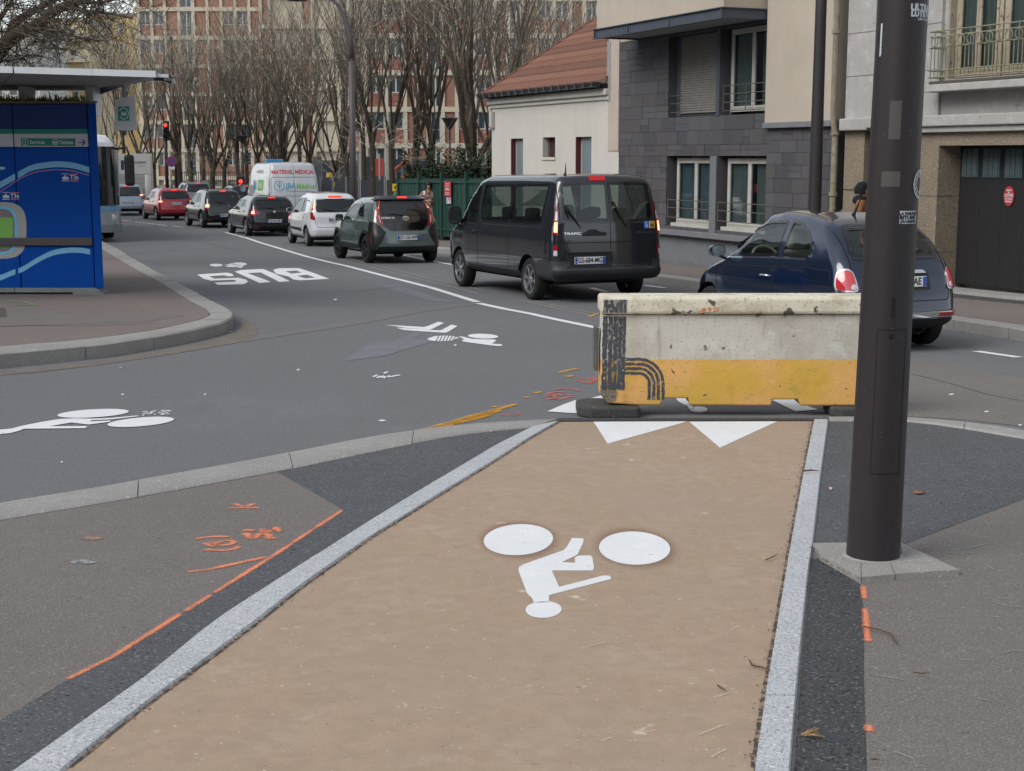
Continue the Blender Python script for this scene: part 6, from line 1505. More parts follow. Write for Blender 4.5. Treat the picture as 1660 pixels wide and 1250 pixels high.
def cream_block(label, x0, x1, ytop, Y, wins, m, floors, ph, balc=False, ybase=300):
    s = Y / F; ox = (x0 - 830) * s; b = thing('apartment_block', label, 'building', (ox, Y, g(Y))); X = lambda p: (p - x0) * s
    zt = AT(400, ytop, Y).z - g(Y); MB().box(0, X(x1), 0, 12, 0, zt).build('wall', m, b); MB().box(-.2, X(x1) + .2, -.2, 12, zt, zt + .4).build('roof', mat('flat_roof', rgb('8a8780'), .9), b)
    for f in range(floors):
        z1 = zt - 1.0 - f * ph
        if z1 < 3: break
        for a, c_ in wins:
            w = MB().box(X(a), X(c_), -.06, .05, z1 - ph * .55, z1).build('window', FWH, b); MB().box(X(a) + .12, X(c_) - .12, -.08, -.062, z1 - ph * .55 + .1, z1 - .1).build('pane', FGL, w)
        if balc:
            MB().box(X(x0 + (x1 - x0) * .15), X(x1), -1.2, 0, z1 - ph * .62, z1 - ph * .56).build('balcony', m, b); MB().box(X(x0 + (x1 - x0) * .15), X(x1), -1.22, -1.18, z1 - ph * .56, z1 - ph * .30).build('balustrade', mat('balustrade_grey', rgb('9c9a90'), .8), b)
cream_block('cream apartment house with orange top band and balconies far behind the kiosk roof', 80, 160, 34, 210, [(90, 100), (104, 114), (130, 141)], CRM, 6, 2.9, True)
cream_block('white and glass apartment house at far left above the kiosk roof', -60, 79, 52, 190, [(-40, -20), (0, 20), (30, 44), (62, 74)], mat('far_white', rgb('b8b9b4'), .9), 5, 3.0, True)
cream_block('yellow stone house far behind the hanging sign', 163, 236, 26, 230, [(172, 180), (190, 198), (208, 216)], mat('far_stone', rgb('b7a070'), .9, noise=[(.3, .15)]), 6, 3.1)
# ================================================================== STREET FURNITURE, KIOSK, BARRIER, PEOPLE
# ---------------------------------------------------------------- the big foreground lamp post
BRN = mat('post_brown', rgb('2f2b2d'), .5, spec=.35, noise=[(2, .10), (9, .06)], spots=[(60, .72, rgb('5d5857'))], bump=(40, .12, .002))
pb = P(1415, 905, .02); lp = thing('lamp_post', 'thick dark brown lamp post with stickers in the right foreground', 'lamp post', tuple(pb))
def prad(z): return .112 - .013 * min(1, max(0, z) / 2.2) if z < 2.2 else .099 - .012 * (z - 2.2) / 4
top_px = AT(1464, 0, pb.y); lean = (top_px.x - pb.x) / (top_px.z - pb.z)
PL = lambda z: Vector((lean * z, 0, z))
# vertical tapered tube; small lean measured on the photograph
MB().tube([PL(z) for z in (-.05, 0, .6, 1.2, 2.0, 2.6, 4, 7.5)], [prad(z) for z in (0, 0, .6, 1.2, 2.0, 2.6, 4, 7.5)], 40).build('shaft', BRN, lp, smooth=30)
MB().tube([PL(7.4), PL(7.9) + Vector((-.2, 0, 0)), PL(8.3) + Vector((-1.2, 0, 0))], [.05, .045, .04], 12).build('arm', BRN, lp, smooth=True)
MB().box(-2.0, -1.2, -.12, .12, 8.2, 8.36).build('lamp_head', BRN, lp, bevel=.04)
def on_post(name, a0, a1, z0, z1, m, off=.0015, shape=None, parent=None, n=14, t=None):
    """sticker wrapped on the shaft: a = metres round the shaft from the side facing the camera (right positive)"""
    mb = MB(); vs = []; fs = []
    if shape:
        def Q(a, z): r = prad(z) + off; th = a / r; c_ = PL(z); return (c_.x + r * math.sin(th), -r * math.cos(th), z)
        sv = [Q(a, z) for a, z in shape[0]]; mb.add(sv, shape[1]); return mb.build(name, m, parent or lp)
    for i in range(n + 1):
        a = a0 + (a1 - a0) * i / n
        for z in (z0, z1):
            r = prad(z) + off; th = a / r; c_ = PL(z); vs.append((c_.x + r * math.sin(th), -r * math.cos(th), z))
    fs = [(2 * i, 2 * i + 2, 2 * i + 3, 2 * i + 1) for i in range(n)]; mb.add(vs, fs); return mb.build(name, m, parent or lp, smooth=True)
def pz(py): return AT(1440, py, pb.y - .1).z - pb.z
GRY1 = mat('sticker_ghost', rgb('4a4846'), .8); WST = mat('sticker_white', rgb('b4bac0'), .6, spots=[(70, .62, rgb('55606c'))]); INK = mat('sticker_ink', rgb('23262e'), .6)
on_post('sticker_remnant', -.055, -.008, pz(226), pz(163), GRY1); on_post('sticker_remnant', -.075, .0, pz(303), pz(278), GRY1)
s_ = on_post('sticker', .020, .115, pz(34), pz(3), mat('sticker_blue_white', rgb('2c3644'), .6)); 
def ptext(t, size, a, z, m, parent=None, sx=1., bold=0.):
    vs, fs = text_mesh(t, size, bold, 'CENTER', sx); on_post('lettering', 0, 0, 0, 0, m, .0028, ([(a + x, z + y) for x, y in vs], fs), parent)
ptext('ULTRAS', .034, .066, pz(12), WST, s_, 1.0, .002); ptext('LUTETIA', .032, .066, pz(22), WST, s_, .95, .002); ptext('1991 Paris', .016, .072, pz(31), WST, s_, 1.0, .0005)
s_ = on_post('sticker', .005, .095, pz(363), pz(342), WST); ptext('LA PARADE', .016, .048, pz(346.5), INK, s_, 1.1, .001); ptext('BITUME', .020, .046, pz(353), INK, s_, 1.2, .001); ptext('TU HABITES', .014, .050, pz(359.5), INK, s_, 1.0, .001)
s_ = on_post('sticker', 0, 0, 0, 0, mat('sticker_dark_blue', rgb('222c3e'), .6), .0015, ([(.108 + x, pz(299) + y) for x, y in ell(0, 0, .046, .058, 28)], [tuple(range(28))]))
for r0, r1 in ((.86, 1.0), (.50, .58)):
    pa = [(.108 + x * r1, pz(299) + y * r1) for x, y in ell(0, 0, .046, .058, 28)]; pb_ = [(.108 + x * r0, pz(299) + y * r0) for x, y in ell(0, 0, .046, .058, 28)]
    on_post('sticker_ring', 0, 0, 0, 0, WST, .003, (pa + pb_, [(i, (i + 1) % 28, 28 + (i + 1) % 28, 28 + i) for i in range(28)]), s_)
for k in range(14):
    a = 2 * math.pi * k / 14; on_post('lettering', 0, 0, 0, 0, WST, .0032, ([(.108 + .033 * math.cos(a) + x * .006, pz(299) + .042 * math.sin(a) + y * .007) for x, y in ((-1, -1), (.2, -1), (.2, -.2), (1, 1), (-.6, 1))], [(0, 1, 2, 3, 4)]), s_)
on_post('sticker_scrap', -.118, -.108, pz(90), pz(36), WST)
# access door, vent, lock
door = MB(); DG = mat('door_gap', rgb('141213'), .9)
for a in (-.058, .068): on_post('door_seam', a - .0012, a + .0012, pz(768), pz(535), DG, .0012, n=1)
on_post('door_seam', -.058, .068, pz(769), pz(767), DG, .0012); on_post('door_seam', -.058, .068, pz(535.6), pz(534), DG, .0012)
v = on_post('vent', -.008, .008, pz(516), pz(482), DG, .0012)
for k in range(9): on_post('vent_bar', -.007, .007, pz(483 + k * 3.7), pz(484.4 + k * 3.7), BRN, .003, parent=v, n=2)
r_ = prad(pz(544)); MB().lathe([(.001, -.006), (.008, -.006), (.011, 0), (.011, .01)], 16, 'y', (PL(pz(544)).x - .004, -r_ - .001, pz(544))).build('lock', DG, lp)
MB().lathe([(prad(0) - .002, .0), (prad(0) + .022, .001), (prad(0) + .015, .012), (prad(0) - .002, .018)], 32, 'z').build('mortar_collar', GRAN_D, lp, smooth=True)
# ---------------------------------------------------------------- slim brown pole by the houses
p = U2W(4.75, -2.2); p = AT(1318, 445, 26.4)
a_ = P(1316, 474, .14); sp = thing('lamp_post', 'slim brown street pole rising before the slate wall', 'lamp post', tuple(a_)); 
tx = AT(1333, 0, a_.y); MB().tube([(0, 0, 0), (0, 0, 1.2), (0, 0, 4.0), ((tx.x - a_.x) * .3, 0, 8)], [.115, .10, .085, .07], 20).build('shaft', BRN, sp, smooth=True)
MB().box(-.2, .2, -.2, .2, 0, .05).build('foot_plate', BRN, sp); MB().tube([(.05, 0, 7.9), (-.5, -.3, 8.4), (-1.3, -.6, 8.5)], .05, 8).build('arm', BRN, sp, smooth=True)

# ---------------------------------------------------------------- concrete barrier
YB = P(1000, 674.5).y; bz = .0
br_o = AT(972, 660, YB); lx = lambda px: (px - 972) / F * YB * 1.003
barr = thing('barrier', 'scuffed white and yellow concrete barrier with black stripes and bracket', 'barrier', (br_o.x, YB, g(YB)))
zz = lambda py: AT(1100, py, YB).z - g(YB)
BAR = bpy.data.materials.new('barrier_paint'); BAR.use_nodes = True; n = BAR.node_tree.nodes; l = BAR.node_tree.links; b = n['Principled BSDF']; b.inputs['Roughness'].default_value = .8
tc = n.new('ShaderNodeTexCoord'); sx = n.new('ShaderNodeSeparateXYZ'); l.new(tc.outputs['Object'], sx.inputs[0])
def nn_(scale, lo, hi, st=None, det=4):
    t = n.new('ShaderNodeTexNoise'); t.inputs['Scale'].default_value = scale; t.inputs['Detail'].default_value = det
    if st: mp = n.new('ShaderNodeMapping'); mp.inputs['Scale'].default_value = st; l.new(tc.outputs['Object'], mp.inputs[0]); l.new(mp.outputs[0], t.inputs[0])
    else: l.new(tc.outputs['Object'], t.inputs[0])
    r = n.new('ShaderNodeMapRange'); r.inputs[1].default_value = lo; r.inputs[2].default_value = hi; l.new(t.outputs[0], r.inputs[0]); return r.outputs[0]
def mx_(a, b_, f):
    x = n.new('ShaderNodeMix'); x.data_type = 'RGBA'
    for i, q in ((6, a), (7, b_)):
        if isinstance(q, tuple): x.inputs[i].default_value = q + (1,)
        else: l.new(q, x.inputs[i])
    l.new(f, x.inputs[0]); return x.outputs[2]
zn = n.new('ShaderNodeMath'); zn.operation = 'MULTIPLY_ADD'; zn.inputs[1].default_value = .03; l.new(nn_(5, 0, 1), zn.inputs[0]); l.new(sx.outputs[2], zn.inputs[2])
st = n.new('ShaderNodeMapRange'); st.inputs[1].default_value = zz(582) + .008; st.inputs[2].default_value = zz(582) + .014; l.new(zn.outputs[0], st.inputs[0])
ye = mx_(rgb('dba862'), rgb('cfa544'), nn_(2.2, .45, .6)); ye = mx_(ye, rgb('96914e'), nn_(6, .62, .75, (1, 1, 1.4))); ye = mx_(ye, rgb('b87f36'), nn_(3, .60, 1.0, (3, 1, .8)))
wh = mx_(rgb('c3bfb4'), rgb('aca598'), nn_(2.5, .42, .68)); wh = mx_(wh, rgb('c9c8be'), nn_(7, .52, .68)); wh = mx_(wh, rgb('8d8172'), nn_(4, .58, .8, (5, 1, .7)))
cc = mx_(ye, wh, st.outputs[0])
tp = n.new('ShaderNodeMapRange'); tp.inputs[1].default_value = zz(512) - .01; tp.inputs[2].default_value = zz(512); l.new(sx.outputs[2], tp.inputs[0]); cc = mx_(cc, mx_(rgb('d3cdbb'), rgb('b9b09a'), nn_(5, .45, .65)), tp.outputs[0])
cc = mx_(cc, rgb('6b655a'), nn_(9, .72, .77, None, 8)); cc = mx_(cc, rgb('75695a'), nn_(16, .69, .78, (1, 1, 3), 6)); cc = mx_(cc, rgb('55504a'), nn_(40, .70, .73, (3, 1, .4), 3)); cc = mx_(cc, rgb('6c6252'), nn_(30, .69, .72, (.25, 1, 4), 3)); cc = mx_(cc, rgb('9a8f7c'), nn_(70, .60, .70, (1, 1, 1), 2))
# chips along the lower lip of the rail, where it gets knocked
e1 = n.new('ShaderNodeMath'); e1.operation = 'SUBTRACT'; l.new(sx.outputs[2], e1.inputs[0]); e1.inputs[1].default_value = zz(508); e2 = n.new('ShaderNodeMath'); e2.operation = 'ABSOLUTE'; l.new(e1.outputs[0], e2.inputs[0])
e3 = n.new('ShaderNodeMapRange'); e3.inputs[1].default_value = .0; e3.inputs[2].default_value = .03; e3.inputs[3].default_value = .12; e3.inputs[4].default_value = 0; l.new(e2.outputs[0], e3.inputs[0])
t9 = n.new('ShaderNodeTexNoise'); t9.inputs['Scale'].default_value = 11; t9.inputs['Detail'].default_value = 5; l.new(tc.outputs['Object'], t9.inputs[0]); e4 = n.new('ShaderNodeMath'); e4.operation = 'ADD'; l.new(t9.outputs[0], e4.inputs[0]); l.new(e3.outputs[0], e4.inputs[1])
e5 = n.new('ShaderNodeMapRange'); e5.inputs[1].default_value = .66; e5.inputs[2].default_value = .70; l.new(e4.outputs[0], e5.inputs[0]); cc = mx_(cc, rgb('57524a'), e5.outputs[0])
# rough bare concrete at the broken lower left corner
c1_ = n.new('ShaderNodeVectorMath'); c1_.operation = 'DISTANCE'; l.new(tc.outputs['Object'], c1_.inputs[0]); c1_.inputs[1].default_value = (.05, -.02, .17)
c2_ = n.new('ShaderNodeMapRange'); c2_.inputs[1].default_value = .10; c2_.inputs[2].default_value = .12; c2_.inputs[3].default_value = 1; c2_.inputs[4].default_value = 0; 
c3_ = n.new('ShaderNodeMath'); c3_.operation = 'MULTIPLY_ADD'; c3_.inputs[1].default_value = .06; l.new(nn_(14, 0, 1), c3_.inputs[0]); l.new(c1_.outputs['Value'], c3_.inputs[2]); l.new(c3_.outputs[0], c2_.inputs[0])
cc = mx_(cc, mx_(rgb('8a8070'), rgb('5f574b'), nn_(60, .4, .6)), c2_.outputs[0])
l.new(cc, b.inputs['Base Color'])
bt_ = n.new('ShaderNodeTexNoise'); bt_.inputs['Scale'].default_value = 12; bt_.inputs['Detail'].default_value = 6; l.new(tc.outputs['Object'], bt_.inputs[0]); bp = n.new('ShaderNodeBump'); bp.inputs['Strength'].default_value = .5; bp.inputs['Distance'].default_value = .012; l.new(bt_.outputs[0], bp.inputs['Height']); l.new(bp.outputs[0], b.inputs['Normal'])
RX = lx(1424)
low = [(lx(972) + .005, zz(640)), (lx(985), zz(654)), (lx(1003), zz(655)), (lx(1036), zz(657)), (lx(1072), zz(657)), (lx(1076), zz(646)), (lx(1117), zz(646)), (lx(1120), zz(657)), (lx(1253), zz(658)), (lx(1256), zz(648)), (lx(1297), zz(648)), (lx(1302), zz(658)), (RX, zz(658))]
poly = low + [(RX, zz(510)), (lx(975), zz(510)), (lx(973), zz(560))]
mb = MB(); mb.prism(poly, 0, .26); mb.build('concrete_wall', BAR, barr, fix=True, bevel=.012)
rl = MB().box(lx(971) , RX + .02, -.035, .30, zz(509), zz(481)).build('top_rail', BAR, barr, bevel=.022)
BKP = mat('black_paint', rgb('43464c'), .8, noise=[(7, .5, rgb('6b6862'), (.55, .75))], spots=[(22, .64, rgb('8b867c')), (45, .61, rgb('a09b8c'))])
def strip(name, pts, w, y, m=BKP, j=.25):
    pts = resample([Vector(p) for p in pts], max(2, int(sum((Vector(q) - Vector(p)).length for p, q in zip(pts, pts[1:])) / .02)))
    q = stroke(pts, w, j, R); mb = MB()
    for f_ in q: mb.add([(a, y, c_) for a, c_ in f_], [(0, 1, 2, 3)])
    return mb.build(name, m, barr)
for x, w in ((979, .036), (988, .032), (996, .030), (1003.5, .028), (1010, .022)):
    strip('painted_stripe', [(lx(x), zz(632)), (lx(x + .3), zz(580)), (lx(x + 1), zz(513))], w, -.0025); strip('painted_stripe', [(lx(x + 1), zz(506)), (lx(x + 1.5), zz(485))], w, -.0375)
for k, r0 in enumerate((17, 24.5, 32, 39.5)):
    pts = [(1004, 652 - 30 - r0)]
    for i in range(9):
        a = math.pi / 2 - i / 8 * math.pi / 2; pts.append((1036 + r0 * math.cos(a), 622 - r0 * math.sin(a) - 0))
    pts.append((1036 + r0 * 1.0, 648)); strip('painted_arc', [(lx(a), zz(b_)) for a, b_ in pts], .022, -.0022)
on = strip('orange_smear', [(lx(1130), zz(503)), (lx(1145), zz(501.5)), (lx(1162), zz(499))], .030, -.0372, mat('smear_orange', rgb('b97a48'), .8, spots=[(60, .52, rgb('cfc8b6'))]))
MB().box(lx(963), lx(970), .03, .20, zz(602), zz(532)).build('end_bracket', mat('bracket_steel', rgb('5d5b57'), .6, noise=[(6, .3)]), barr, bevel=.004)
RB = mat('rubber_foot', rgb('3f403e'), .9, noise=[(4, .2)], spots=[(30, .64, rgb('6a6862'))], bump=(30, .5, .006))
def foot_pad(x0, x1, y0, y1, z0, z1, lab):
    o = thing('rubber_foot', lab, 'rubber foot', (br_o.x + (x0 + x1) / 2, YB + (y0 + y1) / 2, g(YB)), 0, 'rubber feet under the barrier'); w = (x1 - x0) / 2; d = (y1 - y0) / 2; c = min(w, d) * .4
    poly = [(-w, -d + c), (-w + c, -d), (w - c * .3, -d), (w, -d + c * .5), (w, d - c), (w - c, d), (-w + c, d), (-w, d - c)]
    MB().prism(poly, z0, z1, 'xy').build('rubber_block', RB, o, bevel=.012); return o
foot_pad(lx(935), lx(1038), -.12, .34, 0.005, zz(657) - .002, 'round cornered black rubber foot under left end of barrier')
foot_pad(lx(1350), lx(1425), -.10, .32, 0.005, zz(658) - .002, 'black rubber foot under right end of barrier by the lamp post')

# ---------------------------------------------------------------- blue transport kiosk
YK = P(100, 477, .14).y; kg = g(YK) + .14; s_k = YK / F
kiosk = thing('kiosk', 'dark blue bus network kiosk with wavy stripes and green service sign', 'kiosk', (AT(163, 470, YK).x, YK, kg))
kx0 = AT(163, 470, YK).x; KX = lambda px, py=300: AT(px, py, YK).x - kx0; KZ = lambda py: AT(100, py, YK).z - kg
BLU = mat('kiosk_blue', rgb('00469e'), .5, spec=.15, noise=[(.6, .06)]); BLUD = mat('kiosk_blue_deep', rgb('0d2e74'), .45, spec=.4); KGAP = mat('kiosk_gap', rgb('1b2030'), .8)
xr = .06; xj0, xj1 = KX(147, 300), KX(26, 300); XL = -5.2
KSH = .45
MB().prism([(XL, .03), (xr - .06, .03), (xr - .06 - 2.57 * KSH, 2.6), (XL, 2.6)], KZ(466), KZ(169), 'xy').build('kiosk_core', BLU, kiosk, fix=True)
MB().prism([(xj0 + .012, -.025), (xr, -.025), (xr - .5 * KSH, .475), (xj0 - .1, .475)], KZ(467), KZ(168), 'xy').build('corner_post', BLU, kiosk, bevel=.02, fix=True)
zr = [KZ(466), KZ(396.5), KZ(386), KZ(239), KZ(208.5), KZ(168)]
cols_ = [(XL, xj1 - 2.62), (xj1 - 2.60, xj1 - .01), (xj1 + .01, xj0 - .01)]
for a, b_ in cols_:
    MB().box(a, b_, 0, .05, KZ(466) + .0, KZ(399)).build('lower_panel', BLU, kiosk, bevel=.004); MB().box(a, b_, 0, .05, KZ(397) + .02, KZ(240)).build('main_panel', BLU, kiosk, bevel=.004)
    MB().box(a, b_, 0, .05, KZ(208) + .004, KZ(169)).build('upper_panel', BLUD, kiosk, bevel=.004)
    MB().box(a, b_, .0, .05, KZ(238), KZ(217)).build('white_sign_band', mat('sign_pale', rgb('b9bfc8'), .5), kiosk); MB().box(a, b_, .0, .05, KZ(217) + .001, KZ(209)).build('green_sign_band', mat('sign_green', rgb('14806e'), .5), kiosk)
MB().box(XL, xj0 - .005, -.045, .0, KZ(398), KZ(385.5)).build('rub_rail', mat('rail_taupe', rgb('4f4a4c'), .5), kiosk, bevel=.008)
for i in range(4): MB().box(XL + i * 1.3, XL + i * 1.3 + 1.29, -.0, .3, KZ(474), KZ(466) - .004).build('base_plate', mat('zinc_base', rgb('7b8488'), .6, noise=[(5, .25)]), kiosk)
MB().box(-.42, .05, -.01, .3, KZ(479) , KZ(474) - .002).build('base_shim', MATS['zinc_base'], kiosk)
MB().prism([(XL - .05, -.05), (xr + .03, -.05), (xr + .03 - 2.7 * KSH, 2.66), (XL - .05, 2.66)], KZ(168) + .002, KZ(164), 'xy').build('roof_edge', mat('roof_lichen', rgb('716b60'), .9, noise=[(6, .3)]), kiosk, bevel=.01, fix=True)
# service sign
TX = lambda name, t, size, px, py, m, bold=.001, sx=1., y=-.0035: text_on(name, t, size, XZ(KX(px, py), y, KZ(py)), m, kiosk, bold, sx)
def kpoly(name, pts, m, y=-.0015, ring=None, px=True):
    q = [(KX(a, b_), KZ(b_)) for a, b_ in pts]; mb = MB()
    if ring:
        r = [(KX(a, b_), KZ(b_)) for a, b_ in ring]; k = len(q); mb.add([(a, y, c_) for a, c_ in q + r], [(i, (i + 1) % k, k + (i + 1) % k, k + i) for i in range(k)])
    else:
        vs3 = [Vector((a, c_, 0)) for a, c_ in q]; mb.add([(a, y, c_) for a, c_ in q], [tuple(t) for t in geometry.tessellate_polygon([vs3])])
    o = mb.build(name, m, kiosk, fix=True); return o
SG = MATS['sign_green']; SW = mat('sign_white', rgb('c8ced6'), .5)
kpoly('service_sign', [(34, 224), (122.5, 224.5), (122.5, 237), (34, 236)], SG)
for cx, t in ((41, 'i'), (90, 'av')):
    kpoly('sign_ring', ell(cx, 230.3, 5.2, 5.2, 20)[2:] , SW, -.003, ell(cx, 230.3, 4.3, 4.3, 20)[2:]); TX('lettering', t, .075, cx, 230.3, SW, .002)
TX('lettering', 'Services', .074, 60.5, 230.8, SW, .0015, .95); TX('lettering', 'Tickets', .074, 107.5, 231.2, SW, .0015, .95)
NV = mat('sign_navy', rgb('2b3a80'), .5)
kpoly('sign_arrow', [(127, 230.2), (135.5, 230.4), (132.5, 226.6), (134.2, 225.6), (139.2, 231), (134.2, 236.2), (132.6, 235), (135.5, 232), (127, 231.8)], NV)
# waves
LB = mat('wave_light_blue', rgb('68c0ea'), .5); LB2 = mat('wave_pale', rgb('c8e8f6'), .5); PKW = mat('wave_pink', rgb('c98a9a'), .5)
def wave(top, thick, name='wave'):
    for k in range(9):
        m_ = LB if k % 2 == 0 else LB2; f0, f1 = k / 9, (k + 1) / 9
        if k % 2: f0, f1 = f0 + .03, f1 - .03
        t_ = smooth_px(top); pa = [(x, y + thick(x) * f0) for x, y in t_]; pb2 = [(x, y + thick(x) * f1) for x, y in t_]
        for a, b2 in ((-60, 25.5), (28.5, 146)):
            A_ = [p for p in pa if a <= p[0] <= b2]; B_ = [p for p in pb2 if a <= p[0] <= b2]
            if len(A_) > 1: kpoly(name, A_ + B_[::-1], m_, -.0016 - (k % 2) * .0008)
def smooth_px(pts, n=46):
    xs = [p[0] for p in pts]; out = []
    for i in range(n + 1):
        x = xs[0] + (xs[-1] - xs[0]) * i / n; j = max(k for k in range(len(xs) - 1) if xs[k] <= x + 1e-9)
        p0 = pts[max(0, j - 1)]; p1 = pts[j]; p2 = pts[j + 1]; p3 = pts[min(len(pts) - 1, j + 2)]; t = (x - p1[0]) / (p2[0] - p1[0])
        m1 = (p2[1] - p0[1]) / (p2[0] - p0[0]) * (p2[0] - p1[0]); m2 = (p3[1] - p1[1]) / max(1e-6, p3[0] - p1[0]) * (p2[0] - p1[0])
        out.append((x, (2 * t ** 3 - 3 * t * t + 1) * p1[1] + (t ** 3 - 2 * t * t + t) * m1 + (-2 * t ** 3 + 3 * t * t) * p2[1] + (t ** 3 - t * t) * m2))
    return out
W1 = [(-60, 330), (-25, 312), (0, 295), (25, 281), (50, 268), (75, 263), (95, 261.5), (120, 264), (145, 271)]
wave(W1, lambda x: 9.5 + (1 if x < 40 else 0)); P1 = smooth_px([(x, y + (13 if x > 20 else 16)) for x, y in W1])
kpoly('thin_wave', P1 + [(x, y + 1.1) for x, y in P1[::-1]], PKW, -.0018)
wave([(-60, 462), (-25, 450), (0, 446), (20, 438), (37, 432), (60, 418), (85, 406), (110, 401.5), (130, 401.5), (146, 404)], lambda x: 8.6)
# stadium plan, route badges
G_ = mat('pitch_green', rgb('7bb555'), .6); WT = mat('stand_grey', rgb('a7a9a6'), .6, spots=[(50, .55, rgb('8b8d8c'))]); TR = mat('track_taupe', rgb('7b7478'), .6)
def sq(cx, cy, rx, ry, p=.62, n=40): return [(cx + rx * math.copysign(abs(math.cos(2 * math.pi * i / n)) ** p, math.cos(2 * math.pi * i / n)), cy + ry * math.copysign(abs(math.sin(2 * math.pi * i / n)) ** p, math.sin(2 * math.pi * i / n))) for i in range(n)]
for (rx, ry, m_, y) in ((46, 46, WT, -.0016), (31, 39, LB, -.0024), (27, 35, TR, -.0032)): kpoly('stadium_plan', sq(-3, 373.5, rx, ry), m_, y)
kpoly('stadium_plan', [(-30, 351), (21, 353), (20.5, 386), (19, 400), (-30, 400)], G_, -.0036)
for px, py in ((112, 288), (15.5, 318)):
    PKB = mat('badge_coral', rgb('c46a74'), .5)
    for dx in (0,):
        kpoly('route_badge', [(px - 12, py - 6.5), (px + 0, py - 6.3), (px + 0, py - 5.5), (px - 12, py - 5.7)], SW); kpoly('route_badge', [(px - 12, py + 4.6), (px, py + 4.8), (px, py + 5.9), (px - 12, py + 5.7)], SW)
        kpoly('route_badge', [(px + 2, py - 6.3), (px + 15, py - 6.3), (px + 15, py - 4.8), (px + 2, py - 4.8)], PKB); kpoly('route_badge', [(px + 2, py + 4), (px + 15, py + 4.2), (px + 15, py + 6), (px + 2, py + 6)], PKB)
        TX('lettering', 'T3a', .085, px + 8.5, py - .3, SW, .002); kpoly('route_badge', [(px - 11, py + 2), (px - 11, py - 1), (px - 8, py - 1.5), (px - 7, py - 4), (px - 5, py - 3.6), (px - 5, py - 1.4), (px - 1, py - 1), (px - 0, py + 3), (px - 9, py + 3.5)], SW)
TX('lettering', '081', .055, 4.5, 273, LB2, .002)
# plants on the roof
pl = thing('roof_planting', 'low green and rusty sedum growing on the kiosk roof', 'plants', (kx0 - 1.2, YK + .6, kg + KZ(164))); mb = MB()
for i in range(1600):
    y = R.uniform(-.5, .9); x = R.uniform(-3.8, 1.15 - .45 * (y + .6)); h = R.uniform(.03, .13) * (1.5 if R.random() < .06 else 1); a = R.uniform(0, 6.3); dx, dy = math.cos(a) * .022, math.sin(a) * .022; ln = R.uniform(-.05, .05)
    mb.add([(x - dx, y - dy, 0), (x + dx, y + dy, 0), (x + ln, y + R.uniform(-.04, .04), h)], [(0, 1, 2)])
mb.build('foliage', mat('sedum', rgb('97a552'), .9, noise=[(2.2, .7, rgb('9a6a50'), (.48, .60))]), pl)
# canopy
YC = YK - 2.3; kc = thing('canopy', 'long pale metal shelter canopy with upturned wing tip above kiosk', 'canopy', (kx0, YK + 1.4, kg + 2.73))
CZ = kc.location.z; CXO = kc.location.x; CYO = kc.location.y
cy0 = YC - CYO
zf = lambda py, Y: AT(100, py, Y).z - CZ
xf = lambda px, py, Y: AT(px, py, Y).x - CXO
CAN = mat('canopy_grey', rgb('8b8a88'), .7, noise=[(1, .12)]); CANW = mat('canopy_white', rgb('c3c8cb'), .5, noise=[(2, .06)])
X0, X1, X2 = -6.5, xf(22.5, 110, YC), xf(253, 120, YC); YBk = 1.6
def wedge(x0, x1, name='canopy_panel'):
    z0a = zf(108 + 8 * (max(0, 0)) , YC)
    f = lambda x: (zf(108, YC) + (zf(115.5, YC) - zf(108, YC)) * (x - xf(0, 108, YC)) / (X2 - xf(0, 108, YC)))
    th = .075
    mb = MB(); vs = []
    for x in (x0, x1):
        zt = f(x); zb_ = zt - th; bk = zf(147, YC + 3.9)
        xb = xf(138, 147, YC + 3.9) if x > X2 - .01 else min(x - 1.6, xf(137, 147, YC + 3.9)); vs += [(x, cy0, zt), (x, cy0, zb_), (xb, cy0 + 3.9, bk), (xb, cy0 + 3.9, bk + .10)]
    mb.add(vs, [(0, 1, 5, 4)[::-1], (1, 2, 6, 5)[::-1], (2, 3, 7, 6)[::-1], (3, 0, 4, 7)[::-1], (0, 3, 2, 1), (4, 5, 6, 7)])
    o = mb.build(name, CAN, kc, fix=True)
    mb2 = MB(); vs = []
    for x in (x0 - .0, x1 + .0): zt = f(x) + .004; vs += [(x, cy0 - .03, zt), (x, cy0 - .03, zt - th - .01), (x, cy0 - .003, zt - th - .01), (x, cy0 - .003, zt)]
    mb2.add(vs, [(0, 1, 5, 4), (1, 2, 6, 5), (2, 3, 7, 6), (3, 0, 4, 7), (0, 3, 2, 1), (4, 5, 6, 7)]); mb2.build('fascia', CANW, kc, fix=True)
wedge(X0, X1 - .012); wedge(X1 + .012, xf(150, 110, YC)); wedge(xf(150, 110, YC) + .004, X2)
# tapering wing: edge beam from the back of the canopy out to the tip
YT = YC + .6
mb = MB(); pts_t = [(140, 147, YC + 3.6), (170, 138, YC + 2.9), (205, 128.5, YC + 2.0), (240, 125, YC + 1.2), (262, 126, YC + .7), (276, 130, YC + .5)]
pts_b = [(140, 160, YC + 3.6), (172, 149, YC + 2.9), (206, 137, YC + 2.0), (240, 130.5, YC + 1.2), (262, 130.5, YC + .7), (279, 136, YC + .5)]
vs = []
for (x, y, Y), (x2, y2, Y2) in zip(pts_t, pts_b):
    for dy in (0, .08): vs += [(xf(x, y, Y), Y + dy - CYO, zf(y, Y)), (xf(x2, y2, Y2), Y2 + dy - CYO, zf(y2, Y2))]
fs = []
for i in range(5):
    k = i * 4; fs += [(k, k + 4, k + 5, k + 1), (k + 2, k + 3, k + 7, k + 6), (k, k + 2, k + 6, k + 4), (k + 1, k + 5, k + 7, k + 3)]
